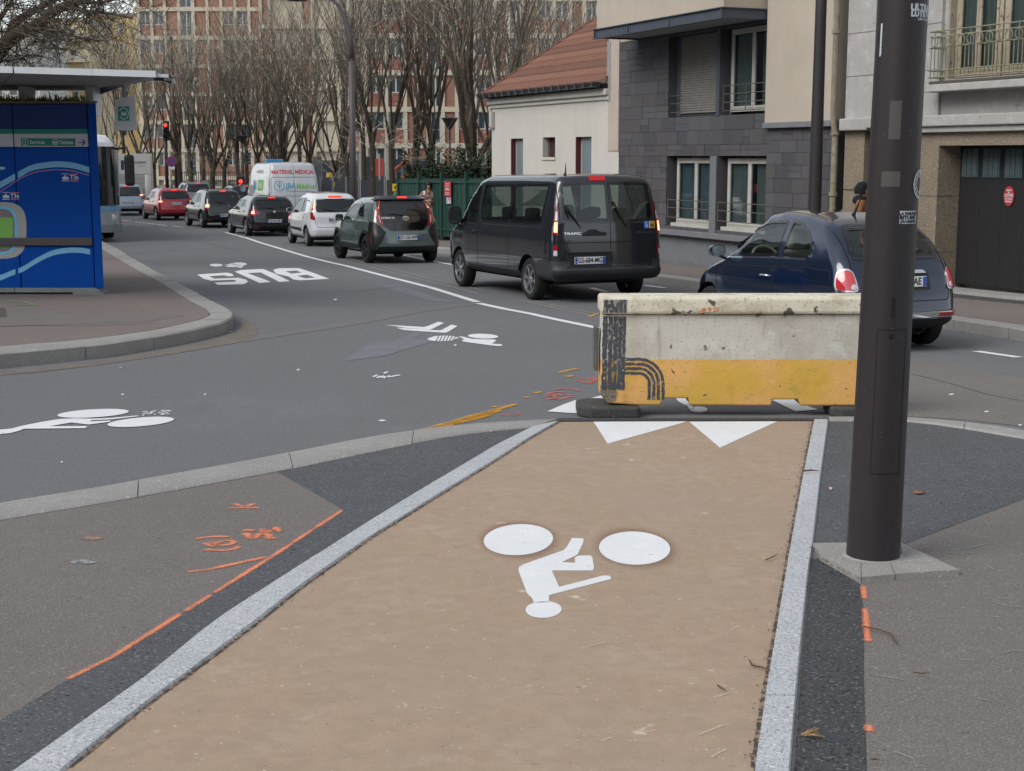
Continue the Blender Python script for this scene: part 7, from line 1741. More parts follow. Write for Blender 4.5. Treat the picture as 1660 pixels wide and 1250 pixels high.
mb.add(vs, fs + [(0, 1, 3, 2), (20, 22, 23, 21)]); mb.build('edge_beam', mat('beam_dark', rgb('3c3e42'), .6), kc, fix=True)
mb = MB(); vs = [(X2, cy0, zf(117, YC)), (X2, cy0, zf(125, YC))]
mb.add([(X2 - .3, cy0 + .02, zf(118, YC)), (xf(270, 120, YC), cy0 + .1, zf(120, YC)), (xf(271, 125, YC), cy0 + .1, zf(125, YC)), (X2 - .3, cy0 + .02, zf(124, YC)), (X2 - .3, cy0 + 2.0, zf(126, YC + 2)), (xf(270, 120, YC), cy0 + .6, zf(123, YC))], [(0, 1, 2, 3), (0, 4, 5, 1), (3, 2, 5, 4)]); mb.build('wing_tip', CANW, kc, fix=True)
MB().tube([(xf(266, 128, YC + .5), cy0 + .5, zf(128, YC + .5)), (xf(279, 127, YC + .5), cy0 + .5, zf(127, YC + .5)), (xf(282, 136, YC + .5), cy0 + .5, zf(136, YC + .5))], [.02, .04, .03], 6).build('drip_end', CANW, kc)
for px in (22, 132, -60): 
    Xp = KX(px, 150) + kx0 - CXO; MB().box(Xp - .06, Xp + .06, -1.0, -.6, -.06 + 0, zf(147, YC + 3.9) + .12).build('canopy_strut', CANW, kc)
MB().box(-5.5, -.9, .8, 1.0, -.05, .25).build('upstand', CANW, kc)
# hanging sign below the canopy
YS = YC + 1.6; hx = lambda px, py: AT(px, py, YS).x; hz = lambda py: AT(200, py, YS).z
hg = thing('hanging_sign', 'white hanging flag sign with green roundel under the canopy tip', 'sign', (hx(204, 160), YS, hz(160))); o0 = hg.location
def hp(name, pts, m, y0, y1, parent=None):
    mb = MB().prism([(hx(a, b_) - o0.x, hz(b_) - o0.z) for a, b_ in pts], y0, y1); return mb.build(name, m, parent or hg, fix=True)
bd = hp('sign_board', [(186, 162), (219, 154), (222, 211), (187.5, 212)], mat('flag_white', rgb('b9bec4'), .5), -.02, .02)
gq = hp('sign_patch', [(192, 173), (210, 172.5), (210.5, 195.5), (192.5, 196)], SG, -.026, -.0205)
def ringp(cx, cy, rx, ry, w, n=26, a0=0, a1=1.0):
    mb = MB(); vs = []
    for i in range(n + 1):
        a = 2 * math.pi * (a0 + (a1 - a0) * i / n)
        for k in (1, w): vs.append((hx(cx + rx * k * math.cos(a), cy) - o0.x, -.0275, hz(cy + ry * k * math.sin(a)) - o0.z))
    mb.add(vs, [(2 * i, 2 * i + 2, 2 * i + 3, 2 * i + 1) for i in range(n)]); mb.build('roundel', SW, hg)
ringp(201.5, 184.3, 8, 9.6, .84, a0=-.42, a1=.40); text_on('lettering', 'ivi', .085, XZ(hx(201.5, 184) - o0.x, -.0275, hz(184.5) - o0.z), SW, hg, .004)
MB().tube([(hx(201.5, 157) - o0.x, 0, hz(158) - o0.z), (hx(201.5, 130) - o0.x, 0, hz(128) - o0.z)], .028, 8).build('hanger', mat('hanger_grey', rgb('77797c'), .5), hg)

# ---------------------------------------------------------------- signals, poles, signs further off
def post(name, label, cat, px, py, r, htop_px, dz=.0, m=BRN, seg=None):
    b_ = P(px, py, dz); o = thing(name, label, cat, tuple(b_)); t = AT(px, htop_px, b_.y); MB().tube([(0, 0, 0), (0, 0, (t.z - b_.z) * .5), (0, 0, t.z - b_.z)], [r, r * .9, r * .8], 12).build('pole', m, o, smooth=True); return o, b_
def Lc(o, px, py, Y=None):
    Y = Y or o.location.y; a = AT(px, py, Y); return (a.x - o.location.x, a.z - o.location.z)
tl, tb = post('traffic_light', 'traffic light showing red left of the far trees', 'traffic light', 272, 330, .11, 196, .12)
TLB = mat('signal_black', rgb('14161a'), .5)
x, z = Lc(tl, 270, 196); x2, z2 = Lc(tl, 276, 228)
MB().box(x - .17, x + .17, -.28, -.06, z2, z).build('signal_head', TLB, tl, bevel=.03)
for k, (m_, py) in enumerate(((mat('signal_red', rgb('c01810'), .4, emit=((1, .03, .02), 2.6)), 203), (mat('amber_off', rgb('2a1c08'), .3), 212), (mat('green_off', rgb('06200f'), .3), 221))):
    xx, z_ = Lc(tl, 270, py); h_ = MB().lathe([(.001, -.30), (.07, -.30), (.10, -.285), (.11, -.28)], 20, 'y', (x, 0, z_)).build('lens', m_, tl, smooth=True)
    MB().lathe([(.125, -.42), (.13, -.28), (.12, -.28), (.118, -.42)], 18, 'y', (x, 0, z_)).build('hood', TLB, tl, smooth=True)
sg1, sb = post('sign_post', 'round purple and red no parking sign on a thin post', 'sign', 279, 332, .035, 244, .12, mat('galv_pole', rgb('55575a'), .6))
x, z = Lc(sg1, 278, 262); MB().lathe([(.001, -.05), (.30, -.05), (.30, -.03), (.001, -.03)], 28, 'y', (x, 0, z)).build('sign_rim', mat('sign_red', rgb('8a2a44'), .5), sg1); MB().lathe([(.001, -.056), (.24, -.056)], 28, 'y', (x, 0, z)).build('sign_face', mat('sign_purple', rgb('4a3a7c'), .5), sg1)
MB().add([(x - .20, -.058, z + .15), (x - .15, -.058, z + .20), (x + .20, -.058, z - .15), (x + .15, -.058, z - .20)], [(0, 1, 2, 3)]).build('sign_bar', MATS['sign_red'], sg1)
x, z = Lc(sg1, 279, 272); MB().box(x - .16, x + .16, -.05, -.03, z - .10, z + .10).build('sign_plate', PLW, sg1)
tl2, tb2 = post('traffic_light', 'low red signal lamp beside the medical van', 'traffic light', 391, 345, .06, 285, .0)
x, z = Lc(tl2, 391.5, 294); MB().box(x - .20, x + .20, -.2, -.06, z - .42, z + .26).build('signal_head', TLB, tl2, bevel=.03); MB().lathe([(.001, -.23), (.07, -.23), (.10, -.2)], 16, 'y', (x, 0, z)).build('lens', MATS['signal_red'], tl2)
pp, _ = post('street_pole', 'grey brown pole behind the traffic light', 'pole', 287, 330, .10, 60, .0); 
bol, _ = post('bollard', 'white round topped bollard beside the box truck', 'bollard', 242, 342, .19, 283, 0, mat('bollard_white', rgb('b9b8b2'), .6))
bl2, _ = post('bollard', 'small bollard with red and white top over the red car', 'bollard', 271, 330, .16, 292, 0, mat('bollard_white', rgb('b9b8b2'), .6)); x, z = Lc(bl2, 271, 294); MB().lathe([(.14, -.08), (.165, -.08), (.165, .06), (.14, .06)], 16, 'z', (0, 0, z - .25)).build('red_band', mat('band_red', rgb('a83c36'), .6), bl2)
s3, sb3 = post('street_lamp', 'tall tapering grey street lamp in front of the trees', 'lamp post', 574, 372, .125, 100, .14, mat('lamp_grey', rgb('4f4a4d'), .6))
H3 = AT(571, 90, s3.location.y).z - s3.location.z
pt = [(571, 95), (568, 60), (560, 30), (548, 8), (530, -8), (505, -16)]
MB().tube([(Lc(s3, a, b_)[0], 0, Lc(s3, a, b_)[1]) for a, b_ in pt], [.10, .09, .08, .065, .055, .05], 10).build('swan_neck', MATS['lamp_grey'], s3, smooth=True)
x, z = Lc(s3, 482, 0); mb = MB().lathe([(.001, .22), (.12, .20), (.30, .05), (.34, -.02), (.001, -.06)], 20, 'z', (x, 0, z)); mb.build('lamp_head', MATS['lamp_grey'], s3, smooth=True)
MB().tube([(Lc(s3, 505, -16)[0], 0, Lc(s3, 505, -16)[1]), (x, 0, z + .2)], .04, 8).build('bracket', MATS['lamp_grey'], s3)
LY = 58.0
def park_lamp(px, py, top, Y, lab):
    b_ = AT(px, py, Y); b_.z = g(Y); o = thing('park_lamp', lab, 'lamp', tuple(b_)); t = AT(px, top, Y).z - b_.z; m_ = mat('lantern_black', rgb('25282a'), .5)
    MB().tube([(0, 0, 0), (0, 0, t)], [.06, .045], 8).build('pole', m_, o); MB().lathe([(.05, t - .05), (.10, t), (.36, t + .42), (.40, t + .44), (.36, t + .46), (.001, t + .50)], 20, 'z').build('lantern', m_, o, smooth=30)
park_lamp(730, 330, 208, 66, 'black inverted cone park lantern before the hedge')
park_lamp(396, 330, 232, 92, 'small black park lantern left of the medical van')

# ---------------------------------------------------------------- green palisade, hedge and notice
GRN = mat('fence_green', rgb('173e36'), .6, noise=[(3, .15)]); fz = -.0
fn = bt('palisade_fence', 'dark green steel sheet fence in front of ivy hedge', 'fence', -17.5, .1, 0)
def fg(u): w = U2W(u, 0); return g(w.y) + .14 - FA.z
U0, U1 = -17.6, -9.6; n_ = 26
for i in range(n_):
    a = U0 + (U1 - U0) * i / n_; b_ = U0 + (U1 - U0) * (i + 1) / n_; z_ = fg(a)
    bx(a + .02, b_ - .02, .10, .13, z_ + .12, z_ + 1.82).put('fence_pale', GRN, fn)
for u in [U0 + k * (U1 - U0) / 4 for k in range(5)]: z_ = fg(u); bx(u - .05, u + .05, .04, .14, z_, z_ + 2.02).put('fence_post', GRN, fn)
for dz_ in (.3, 1.68): BB().add([(U0, .06, fg(U0) + dz_), (U1, .06, fg(U1) + dz_), (U1, .06, fg(U1) + dz_ + .07), (U0, .06, fg(U0) + dz_ + .07), (U0, .10, fg(U0) + dz_), (U1, .10, fg(U1) + dz_), (U1, .10, fg(U1) + dz_ + .07), (U0, .10, fg(U0) + dz_ + .07)], [(0, 1, 2, 3), (3, 2, 6, 7), (0, 4, 5, 1)]).put('fence_rail', GRN, fn)
# notice on the fence
def FPu(px, py, dep=0):
    d = ray(px, py); M_ = Matrix(((d.x, -UU.x), (d.y, -UU.y))); rr_ = Vector((FA.x + dep * NN.x, FA.y + dep * NN.y)); t, u = M_.inverted() @ rr_; return u, CAMZ + d.z * t - FA.z
u, z = FPu(726, 306, .03); nt = bt('notice_board', 'tall red and white notice fixed on the green fence', 'notice', u, .03, z)
u0, z0 = FPu(721, 318, .03); u1, z1 = FPu(731, 294, .03)
bx(u0, u1, .02, .04, z0, z1).put('board', mat('notice_board_red', rgb('a8323c'), .6), nt); 
for k, (a, b_) in enumerate(((.80, .86), (.68, .71), (.60, .63), (.40, .52), (.22, .27), (.10, .16))): bx(u0 + .08, u1 - .1, .014, .0195, z0 + (z1 - z0) * a, z0 + (z1 - z0) * b_).put('printed_line', mat('notice_pale', rgb('c9a8a8'), .6), nt)
u0, z0 = FPu(724, 330, .03); u1, z1 = FPu(731, 320, .03); nt2 = bt('poster', 'small pink and white poster under the red notice', 'poster', u0, .03, z0); bx(u0, u1, .02, .035, z0, z1).put('sheet', mat('poster_pink', rgb('a87f98'), .6, spots=[(9, .5, rgb('c4c4c4'))]), nt2)
# ivy hedge: leaves through a volume
def leafmass(name, label, cat, n, fn_, s0, s1, m, loc, kind=None):
    o = thing(name, label, cat, loc); mb = MB(); L0 = Vector(loc)
    for i in range(n):
        p = fn_() - L0; a = R.uniform(0, 6.28); t = R.uniform(-.9, .9); s = R.uniform(s0, s1); d1 = Vector((math.cos(a), math.sin(a), t)) * s; d2 = Vector((-math.sin(a) * .7, math.cos(a) * .7, R.uniform(-.6, .6))) * s
        mb.add([p - d1, p + d2 * .6, p + d1, p - d2 * .6], [(0, 1, 2, 3)])
    mb.build('foliage', m, o); return o
IVY = mat('ivy_leaf', rgb('323f2c'), .8, spec=.3, noise=[(1.2, .5, rgb('22301f'), (.4, .6)), (9, .25)])
def hp_():
    u = R.uniform(-18.3, -9.6); b_ = .5 + R.random() ** .6 * 1.6; z = fg(u) + R.uniform(.3, 2.35 + .25 * math.sin(u * 2.3) + .25 * math.sin(u * 5.1)); w = U2W(u, b_ if R.random() < .5 else .45 + .1 * R.random()); return Vector((w.x, w.y, FA.z + z))
w = U2W(-17.0, .9); leafmass('ivy_hedge', 'dark ivy hedge standing behind the green fence', 'hedge', 20000, hp_, .03, .08, IVY, (w.x, w.y, g(w.y)))
hc = bx(-18.2, -9.7, .6, 1.9, fg(-14) - .2, fg(-14) + 2.15); hedge_root = bpy.data.objects['ivy_hedge']; hc2 = MB(); hc2.v = [tuple(U2W(a, b_, c_)) for a, b_, c_ in hc.v]; hc2.f = hc.f; hc2.build('stems', mat('hedge_core', rgb('151a12'), .95), hedge_root, local=False)

# ---------------------------------------------------------------- works site behind the trees
HOR = [mat('hoarding_%s' % a, rgb(h), .7, noise=[(1, .2)]) for a, h in (('navy', '2f3442'), ('slate', '3d4048'), ('pale', '55565c'))]
YH2 = 84.0
def fpx(px, py, Y): q = AT(px, py, Y); return q
hd_ = thing('site_hoarding', 'tall dark navy hoarding behind the tree trunks', 'fence', tuple(Vector((fpx(508, 300, YH2).x, YH2, g(YH2)))))
for i in range(14):
    a = fpx(508 + i * 14.3, 300, YH2).x - hd_.location.x; b_ = fpx(508 + (i + 1) * 14.3, 300, YH2).x - hd_.location.x
    zt = fpx(0, 254 + (6 if i % 3 else 0) + (4 if i > 7 else 0), YH2).z - g(YH2); MB().box(a + .01, b_ - .01, 0, .06, .1, zt).build('hoarding_panel', HOR[i % 3 if i % 5 else 2], hd_)
for i, px in enumerate((586, 628)):
    b_ = fpx(px, 310, 78); o = thing('site_column', 'pale vertical column %s of the street works' % ('left of the twin trunks' if i == 0 else 'right of the twin trunks'), 'column', (b_.x, 78, g(78))); zt = fpx(px, 232, 78).z - g(78); MB().tube([(0, 0, 0), (0, 0, zt)], [.14, .12], 10).build('column', mat('column_pale', rgb('a9a69c'), .7), o)
o = thing('site_sign', 'small red panel hung between the tree trunks', 'sign', tuple(fpx(615, 268, 77))); MB().box(-.22, .22, 0, .03, -.55, .35).build('panel', mat('panel_red', rgb('a8443c'), .6), o)
MB().tube([(0, .03, -3.2), (0, .03, .6)], .05, 6).build('post', mat('column_pale', rgb('a9a69c'), .7), o)
# mesh barriers nearer the kerb
MSH = mat('mesh_grey', rgb('6c7074'), .6); bgrp = 'grey steel works barriers behind the queue'
for i in range(9):
    px = 520 + i * 21; Y = 62 + .3 * math.sin(i); b_ = P(px, 330, .0); Y = 60.0; X = fpx(px, 320, Y).x; L_ = 20 / F * Y
    o = thing('works_barrier', ('first', 'second', 'third', 'fourth', 'fifth', 'sixth', 'seventh', 'eighth', 'ninth')[i] + ' grey steel works barrier of the row, counted from the medical van rightward', 'barrier', (X, Y, g(Y) + .1), 0, bgrp); zt = fpx(px, 287, Y).z - g(Y) - .1
    mb = MB().tube([(0, 0, 0), (0, 0, zt), (L_, 0, zt), (L_, 0, 0)], .03, 6); mb.build('frame', MSH, o); MB().box(.05, L_ - .05, .0, .02, .25, zt - .12).build('mesh_panel', mat('mesh_dark', rgb('34373e'), .7), o)
# excavator
ex = thing('excavator', 'orange site excavator half hidden by trunks', 'excavator', tuple(Vector((fpx(662, 300, 74).x, 74, g(74))))); ORG = mat('machine_orange', rgb('b85b2c'), .5, noise=[(2, .2)])
ez = lambda py: fpx(0, py, 74).z - g(74); exx = lambda px: fpx(px, 290, 74).x - ex.location.x
MB().prism([(exx(650), ez(300)), (exx(654), ez(284)), (exx(661), ez(283)), (exx(663), ez(292)), (exx(669), ez(290)), (exx(670), ez(300))], -.8, .8).build('engine_hood', ORG, ex, bevel=.05)
MB().box(exx(671), exx(679), -.7, .7, ez(305), ez(272)).build('cab', mat('machine_glass', rgb('1c2226'), .2), ex, bevel=.05); MB().box(exx(680), exx(690), -.8, .8, ez(304), ez(283)).build('counterweight', ORG, ex, bevel=.08)
MB().box(exx(650), exx(690), -1.0, 1.0, 0, ez(306)).build('track', DARK, ex, bevel=.1); MB().tube([(exx(664), 0, ez(292)), (exx(655), 0, ez(262)), (exx(640), 0, ez(275)), (exx(638), 0, ez(296))], [.16, .14, .11, .1], 6).build('arm', ORG, ex)
yb = thing('detour_sign', 'yellow detour board standing over the green skip', 'sign', tuple(fpx(658, 304, 56))); MB().box(-.52, .52, 0, .03, -.14, .14).build('board', mat('board_yellow', rgb('c9a82c'), .5), yb)
for sg in (-1, 1): MB().add([(sg * .46, -.004, 0), (sg * .38, -.004, .09), (sg * .38, -.004, -.09)], [(0, 1, 2)]).build('arrow', PLT, yb); MB().box(sg * .45 - .02, sg * .45 + .02, .03, .06, -1.7, .1).build('leg', MSH, yb)
text_on('lettering', 'Piétons', .16, XZ(0, -.004, 0), PLT, yb, .002)
sk = thing('skip', 'bright green covered skip beside the person in floral top', 'skip', tuple(Vector((fpx(665, 322, 53).x, 53, g(53) + .1)))); sz = lambda py: fpx(0, py, 53).z - g(53) - .1; sxx = lambda px: fpx(px, 320, 53).x - sk.location.x
GSK = mat('skip_green', rgb('2c7a3c'), .5, noise=[(2, .2)])
mb = MB(); pr = [(sxx(640), sz(313)), (sxx(646), sz(310)), (sxx(684), sz(311)), (sxx(690), sz(314)), (sxx(690), sz(318)), (sxx(640), sz(318))]; mb.prism(pr, -.9, .9).build('lid', GSK, sk, bevel=.04); MB().prism([(sxx(643), sz(318.5)), (sxx(689), sz(318.5)), (sxx(684), 0), (sxx(650), 0)], -.85, .85).build('tub', mat('skip_green_dark', rgb('20552c'), .6), sk, fix=True)
# palms of the works: yellow lamps
for px, py, lab in ((534, 284, 'yellow works lamp high on the hoarding'), (544, 299, 'yellow works lamp low by the street lamp')):
    o = thing('works_lamp', lab, 'lamp', tuple(fpx(px, py, 70))); MB().lathe([(.001, .12), (.14, .08), (.16, -.1), (.001, -.14)], 12, 'z').build('lens', mat('lamp_yellow', rgb('b39a2e'), .5), o); MB().tube([(0, 0, -.12), (0, 0, -1.6)], .03, 6).build('stem', MSH, o)

# ---------------------------------------------------------------- park railing and low wall in front of the left block
YF = 118.0; lw = thing('park_railing', 'dark railing on a low pale wall beyond the far cars', 'railing', (fpx(283, 300, YF).x, YF, g(YF))); Lw = fpx(425, 300, YF).x - lw.location.x
MB().box(0, Lw, 0, .3, 0, .55).build('low_wall', CON, lw); mb = MB()
x = 0
while x < Lw: mb.box(x - .02, x + .02, .1, .14, .55, 1.75); x += .16
for z in (.7, 1.6): mb.box(0, Lw, .1, .14, z, z + .05)
mb.build('bars', mat('railing_dark', rgb('2b2d30'), .7), lw)
# ================================================================== TREES
BARK = mat('bark', rgb('6d655b'), .95, spec=.1, noise=[(3, .25), (14, .25)], spots=[(5, .62, rgb('5b5c42'))], bump=(25, .6, .02))
TRK = mat('trunk_bark', rgb('4a433c'), .95, spec=.1, noise=[(3, .25), (14, .25)], spots=[(5, .62, rgb('5b5c42'))], bump=(25, .6, .02))
TWG = mat('twigs', rgb('a0978a'), .95, spec=.1, noise=[(.8, .35, rgb('989279'), (.4, .6))])
def tree_meshes(seed, H=11.0, trunk_h=2.6, tr=.19, limbs=5, spread=.42, dens=.75, droop=0.0, lean=0.0):
    rr = random.Random(seed); trunk = MB(); crown = MB(); twig = MB()
    def path(p, d, L, r0, r1, n, wob, up):
        pts = [p.copy()]; rs = [r0]; d = d.normalized()
        for i in range(n):
            d = (d + Vector((rr.gauss(0, wob), rr.gauss(0, wob), rr.gauss(0, wob) + up))).normalized(); p = p + d * (L / n); pts.append(p.copy()); rs.append(r0 + (r1 - r0) * (i + 1) / n)
        return pts, rs, d
    pts, rs, d = path(Vector((0, 0, -.1)), Vector((lean, rr.gauss(0, .03), 1)), trunk_h, tr * 1.25, tr, 6, .04, .02)
    rs[0] = tr * 1.5; rs[1] = tr * 1.15
    trunk.tube(pts, rs, 12)
    top = pts[-1]; top_len = H - trunk_h
    # knuckles: the swollen heads left by old pruning
    for li in range(limbs):
        a = 2 * math.pi * li / limbs + rr.uniform(-.4, .4); sp = spread * rr.uniform(.45, 1.25)
        dd = Vector((math.cos(a) * sp, math.sin(a) * sp, 1)); st = pts[-1 if li % 2 else -2]
        l1 = top_len * rr.uniform(.34, .46); r1 = tr * rr.uniform(.42, .66)
        q, qr, qd = path(st, dd, l1, r1, r1 * .62, 6, .07, .035); trunk.tube(q, qr, 8)
        for bi in range(rr.randint(4, 6)):
            k = rr.choice((2, 3, 4, 5, 6, 6)); a2 = rr.uniform(0, 6.28); s2 = rr.uniform(.25, .75)
            d2 = Vector((math.cos(a2) * s2, math.sin(a2) * s2, 1)); d2 = (d2.normalized() + qd * .5).normalized()
            l2 = top_len * rr.uniform(.28, .46); r2 = qr[k] * rr.uniform(.45, .65)
            b, br, bd = path(q[k], d2, l2, r2, r2 * .35, 5, .09, .05); crown.tube(b, br, 5, cap=False)
            for ci in range(int(rr.randint(4, 6) * dens)):
                k2 = rr.randint(1, 5); a3 = rr.uniform(0, 6.28); s3 = rr.uniform(.35, 1.0); d3 = Vector((math.cos(a3) * s3, math.sin(a3) * s3, 1)); d3 = (d3.normalized() + bd * .3).normalized()
                l3 = top_len * rr.uniform(.14, .30); r3 = max(.012, br[k2] * .5)
                c_, cr, cd = path(b[k2], d3, l3, r3, .008, 4, .13, .05 - droop); crown.tube(c_, cr, 4, cap=False)
                for ti in range(int(rr.randint(3, 5) * dens)):
                    k3 = rr.randint(1, 4); a4 = rr.uniform(0, 6.28); s4 = rr.uniform(.5, 1.3); d4 = Vector((math.cos(a4) * s4, math.sin(a4) * s4, .8)).normalized(); l4 = rr.uniform(.5, 1.25)
                    t_, tr_, _ = path(c_[k3], d4, l4, .010, .004, 2, .15, .08 - droop); twig.tube(t_, tr_, 3, cap=False)
        # low shoots from the trunk head
        for si in range(4):
            a2 = rr.uniform(0, 6.28); d2 = Vector((math.cos(a2), math.sin(a2), rr.uniform(.2, 1.0))); b, br, bd = path(st, d2, rr.uniform(.8, 1.8), .014, .006, 4, .18, .08); twig.tube(b, br, 3, cap=False)
    return trunk, crown, twig
PROTO = []
def make_tree(i, spec):
    t, c_, w = tree_meshes(*spec[0], **spec[1])
    root = thing('bare_tree', 'x', 'tree'); COL.objects.unlink(root)
    obs = [t.build('trunk', TRK, None, smooth=True), c_.build('branches', BARK, None, smooth=False), w.build('twigs', TWG, None)]
    ms = [o.data for o in obs]
    for o in obs: bpy.data.objects.remove(o)
    bpy.data.objects.remove(root); return ms
SPECS = [((1,), dict(H=12.5, trunk_h=2.8, tr=.13, limbs=5, spread=.40)), ((2,), dict(H=13, trunk_h=3.2, tr=.145, limbs=6, spread=.36)), ((3,), dict(H=11.5, trunk_h=2.2, tr=.12, limbs=5, spread=.5)), ((4,), dict(H=12, trunk_h=3.6, tr=.10, limbs=4, spread=.30, dens=.9)), ((5,), dict(H=13, trunk_h=2.6, tr=.19, limbs=7, spread=.45))]
PM = [make_tree(i, s) for i, s in enumerate(SPECS)]
def put_tree(px, Y, k, sc, rot, label, grp='bare trees behind the queue of cars', lean=0):
    q = AT(px, 300, Y); o = thing('bare_tree', label, 'tree', (q.x, Y, g(Y)), rot, grp); o.scale = (sc, sc, sc); o.rotation_euler[1] = lean
    for nm, me in zip(('trunk', 'branches', 'twigs'), PM[k]):
        c_ = bpy.data.objects.new(nm, me); COL.objects.link(c_); c_.parent = o
        if nm == 'twigs': c_['kind'] = 'stuff'
    return o
TREES = [(770, 49, 4, 1.0, .4, 'stout bare tree forking behind the hedge and fence'), (802, 56, 2, 1.05, 2.0, 'bare tree rising just left of the white house'), (700, 60, 1, 1.0, 1.1, 'bare tree with paired stems right of the excavator'),
    (672, 62, 1, 1.0, 2.7, 'thick bare tree beside the orange excavator'), (634, 60, 3, 1.05, .8, 'slender bare tree right of the pale site column'), (606, 58, 3, 1.05, 3.9, 'slender bare tree right of the street lamp'), (590, 64, 3, 1.0, 5.1, 'thin bare tree close to the street lamp'),
    (560, 68, 1, .95, 4.4, 'bare tree immediately left of the street lamp'), (541, 72, 2, 1.0, .2, 'bare tree over the right edge of the medical van'), (505, 78, 0, 1.0, 1.9, 'bare tree above the right half of the medical van'), (488, 84, 3, 1.1, 3.3, 'thin bare tree above the middle of the medical van'),
    (462, 76, 4, .92, 5.8, 'thick bare tree above the left half of the medical van'), (447, 90, 2, 1.1, .9, 'bare tree at the left edge of the medical van roof'), (421, 82, 0, 1.0, 2.2, 'straight bare tree left of the medical van'), (402, 95, 3, 1.1, 4.0, 'thin bare tree behind the second red signal'),
    (386, 92, 1, 1.0, 5.2, 'bare tree above the black raised hatchback right side'), (362, 98, 2, 1.1, .5, 'bare tree above the black raised hatchback'), (343, 94, 4, .9, 1.5, 'thick bare tree with twin crowns right of the traffic light'), (331, 104, 0, 1.1, 3.0, 'bare tree in the rear row right of the traffic light'),
    (309, 96, 1, 1.0, 4.6, 'bare tree just right of the grey brown pole'), (293, 88, 1, .95, .1, 'dark bare tree behind the grey brown pole'), (250, 100, 2, 1.15, 2.4, 'bare tree behind the box truck'), (228, 108, 0, 1.15, 3.6, 'bare tree left of the box truck'),
    (203, 96, 3, 1.15, 5.0, 'bare tree behind the hanging sign'), (180, 110, 2, 1.1, .6, 'bare tree behind the kiosk roof right end'), (440, 108, 4, 1.05, 3.8, 'rear row bare tree over the plain gable'),
     (835, 70, 1, 1.1, .3, 'bare tree behind the tiled roof left end'), (880, 78, 4, 1.1, 1.9, 'bare tree behind the tiled roof middle'), (925, 84, 0, 1.15, 4.1, 'bare tree behind the tiled roof right end')]
for px, Y, k, sc, rot, lb in TREES: put_tree(px, Y, k, sc, rot, lb)
# the big tree whose boughs lean into the top left corner
q = AT(-70, 300, 31); bt2 = thing('bare_tree', 'near bare tree with heavy boughs reaching in at top left', 'tree', (q.x, 31, g(31) + .14)); rr = random.Random(11)
def LT(px, py, Y): a = AT(px, py, Y); return Vector((a.x - q.x, Y - 31, a.z - g(31) - .14))
mb = MB(); mb.tube([Vector((0, 0, -.1)), Vector((0, 0, 1.2)), LT(-62, 190, 31), LT(-45, 130, 31)], [.34, .28, .24, .22], 12)
def bough(pts, r0, r1, Y0, Y1, n=8):
    pt = resample([Vector((x, y, 0)) for x, y in pts], 10); P_ = [LT(p.x, p.y, Y0 + (Y1 - Y0) * i / 10) for i, p in enumerate(pt)]; rs = [r0 + (r1 - r0) * i / 10 for i in range(11)]; mb.tube(P_, rs, n); return P_, rs
B1 = [([(-45, 130), (-10, 95), (12, 65), (40, 48), (62, 45), (78, 25), (100, 10), (125, 4), (160, -10)], .20, .06, 31, 29.5), ([(12, 65), (20, 40), (45, 22), (70, 10), (110, -12)], .10, .04, 30.5, 31.5), ([(-45, 130), (-50, 60), (-40, 0), (-20, -60)], .16, .08, 31, 32),
      ([(62, 45), (95, 50), (130, 62), (160, 66)], .045, .015, 30, 28.5), ([(100, 10), (140, 18), (180, 22), (215, 30)], .045, .014, 29.8, 28), ([(-10, 95), (15, 100), (50, 88), (70, 92)], .03, .012, 31, 30), ([(120, 4), (160, 5), (200, -4), (235, -10)], .04, .015, 29.6, 28.5), ([(40, 48), (60, 62), (78, 78), (110, 80)], .035, .012, 30.4, 29), ([(-30, 60), (0, 30), (20, 0), (30, -30)], .07, .03, 31, 31.5)]
tw2 = MB(); cr2 = MB()
for pts, r0, r1, a, b_ in B1:
    P_, rs = bough(pts, r0, r1, a, b_)
    for i in range(46):
        k = rr.randint(1, 10); d = Vector((rr.gauss(0, 1), rr.gauss(0, .8), rr.gauss(.15, .8))).normalized(); p = P_[k].copy(); L_ = rr.uniform(.5, 1.4); n_ = 5; lst = [p.copy()]; rad = [min(.020, rs[k] * .4)]
        for j in range(n_): d = (d + Vector((rr.gauss(0, .25), rr.gauss(0, .25), rr.gauss(.05, .25)))).normalized(); p = p + d * (L_ / n_); lst.append(p.copy()); rad.append(max(.004, rad[0] * (1 - (j + 1) / (n_ + .5))))
        cr2.tube(lst, rad, 4, cap=False)
        for t in range(5):
            k3 = rr.randint(1, n_); d2 = Vector((rr.gauss(0, 1), rr.gauss(0, 1), rr.gauss(.2, .8))).normalized(); l2 = rr.uniform(.2, .6); m_ = lst[k3] + d2 * l2 * .5 + Vector((rr.gauss(0, .05), 0, rr.gauss(0, .05))); tw2.tube([lst[k3], m_, m_ + d2 * l2 * .5], [.006, .005, .0025], 3, cap=False)
mb.build('trunk', TRK, bt2, smooth=True); cr2.build('branches', TRK, bt2); tw2.build('twigs', BARK, bt2)['kind'] = 'stuff'

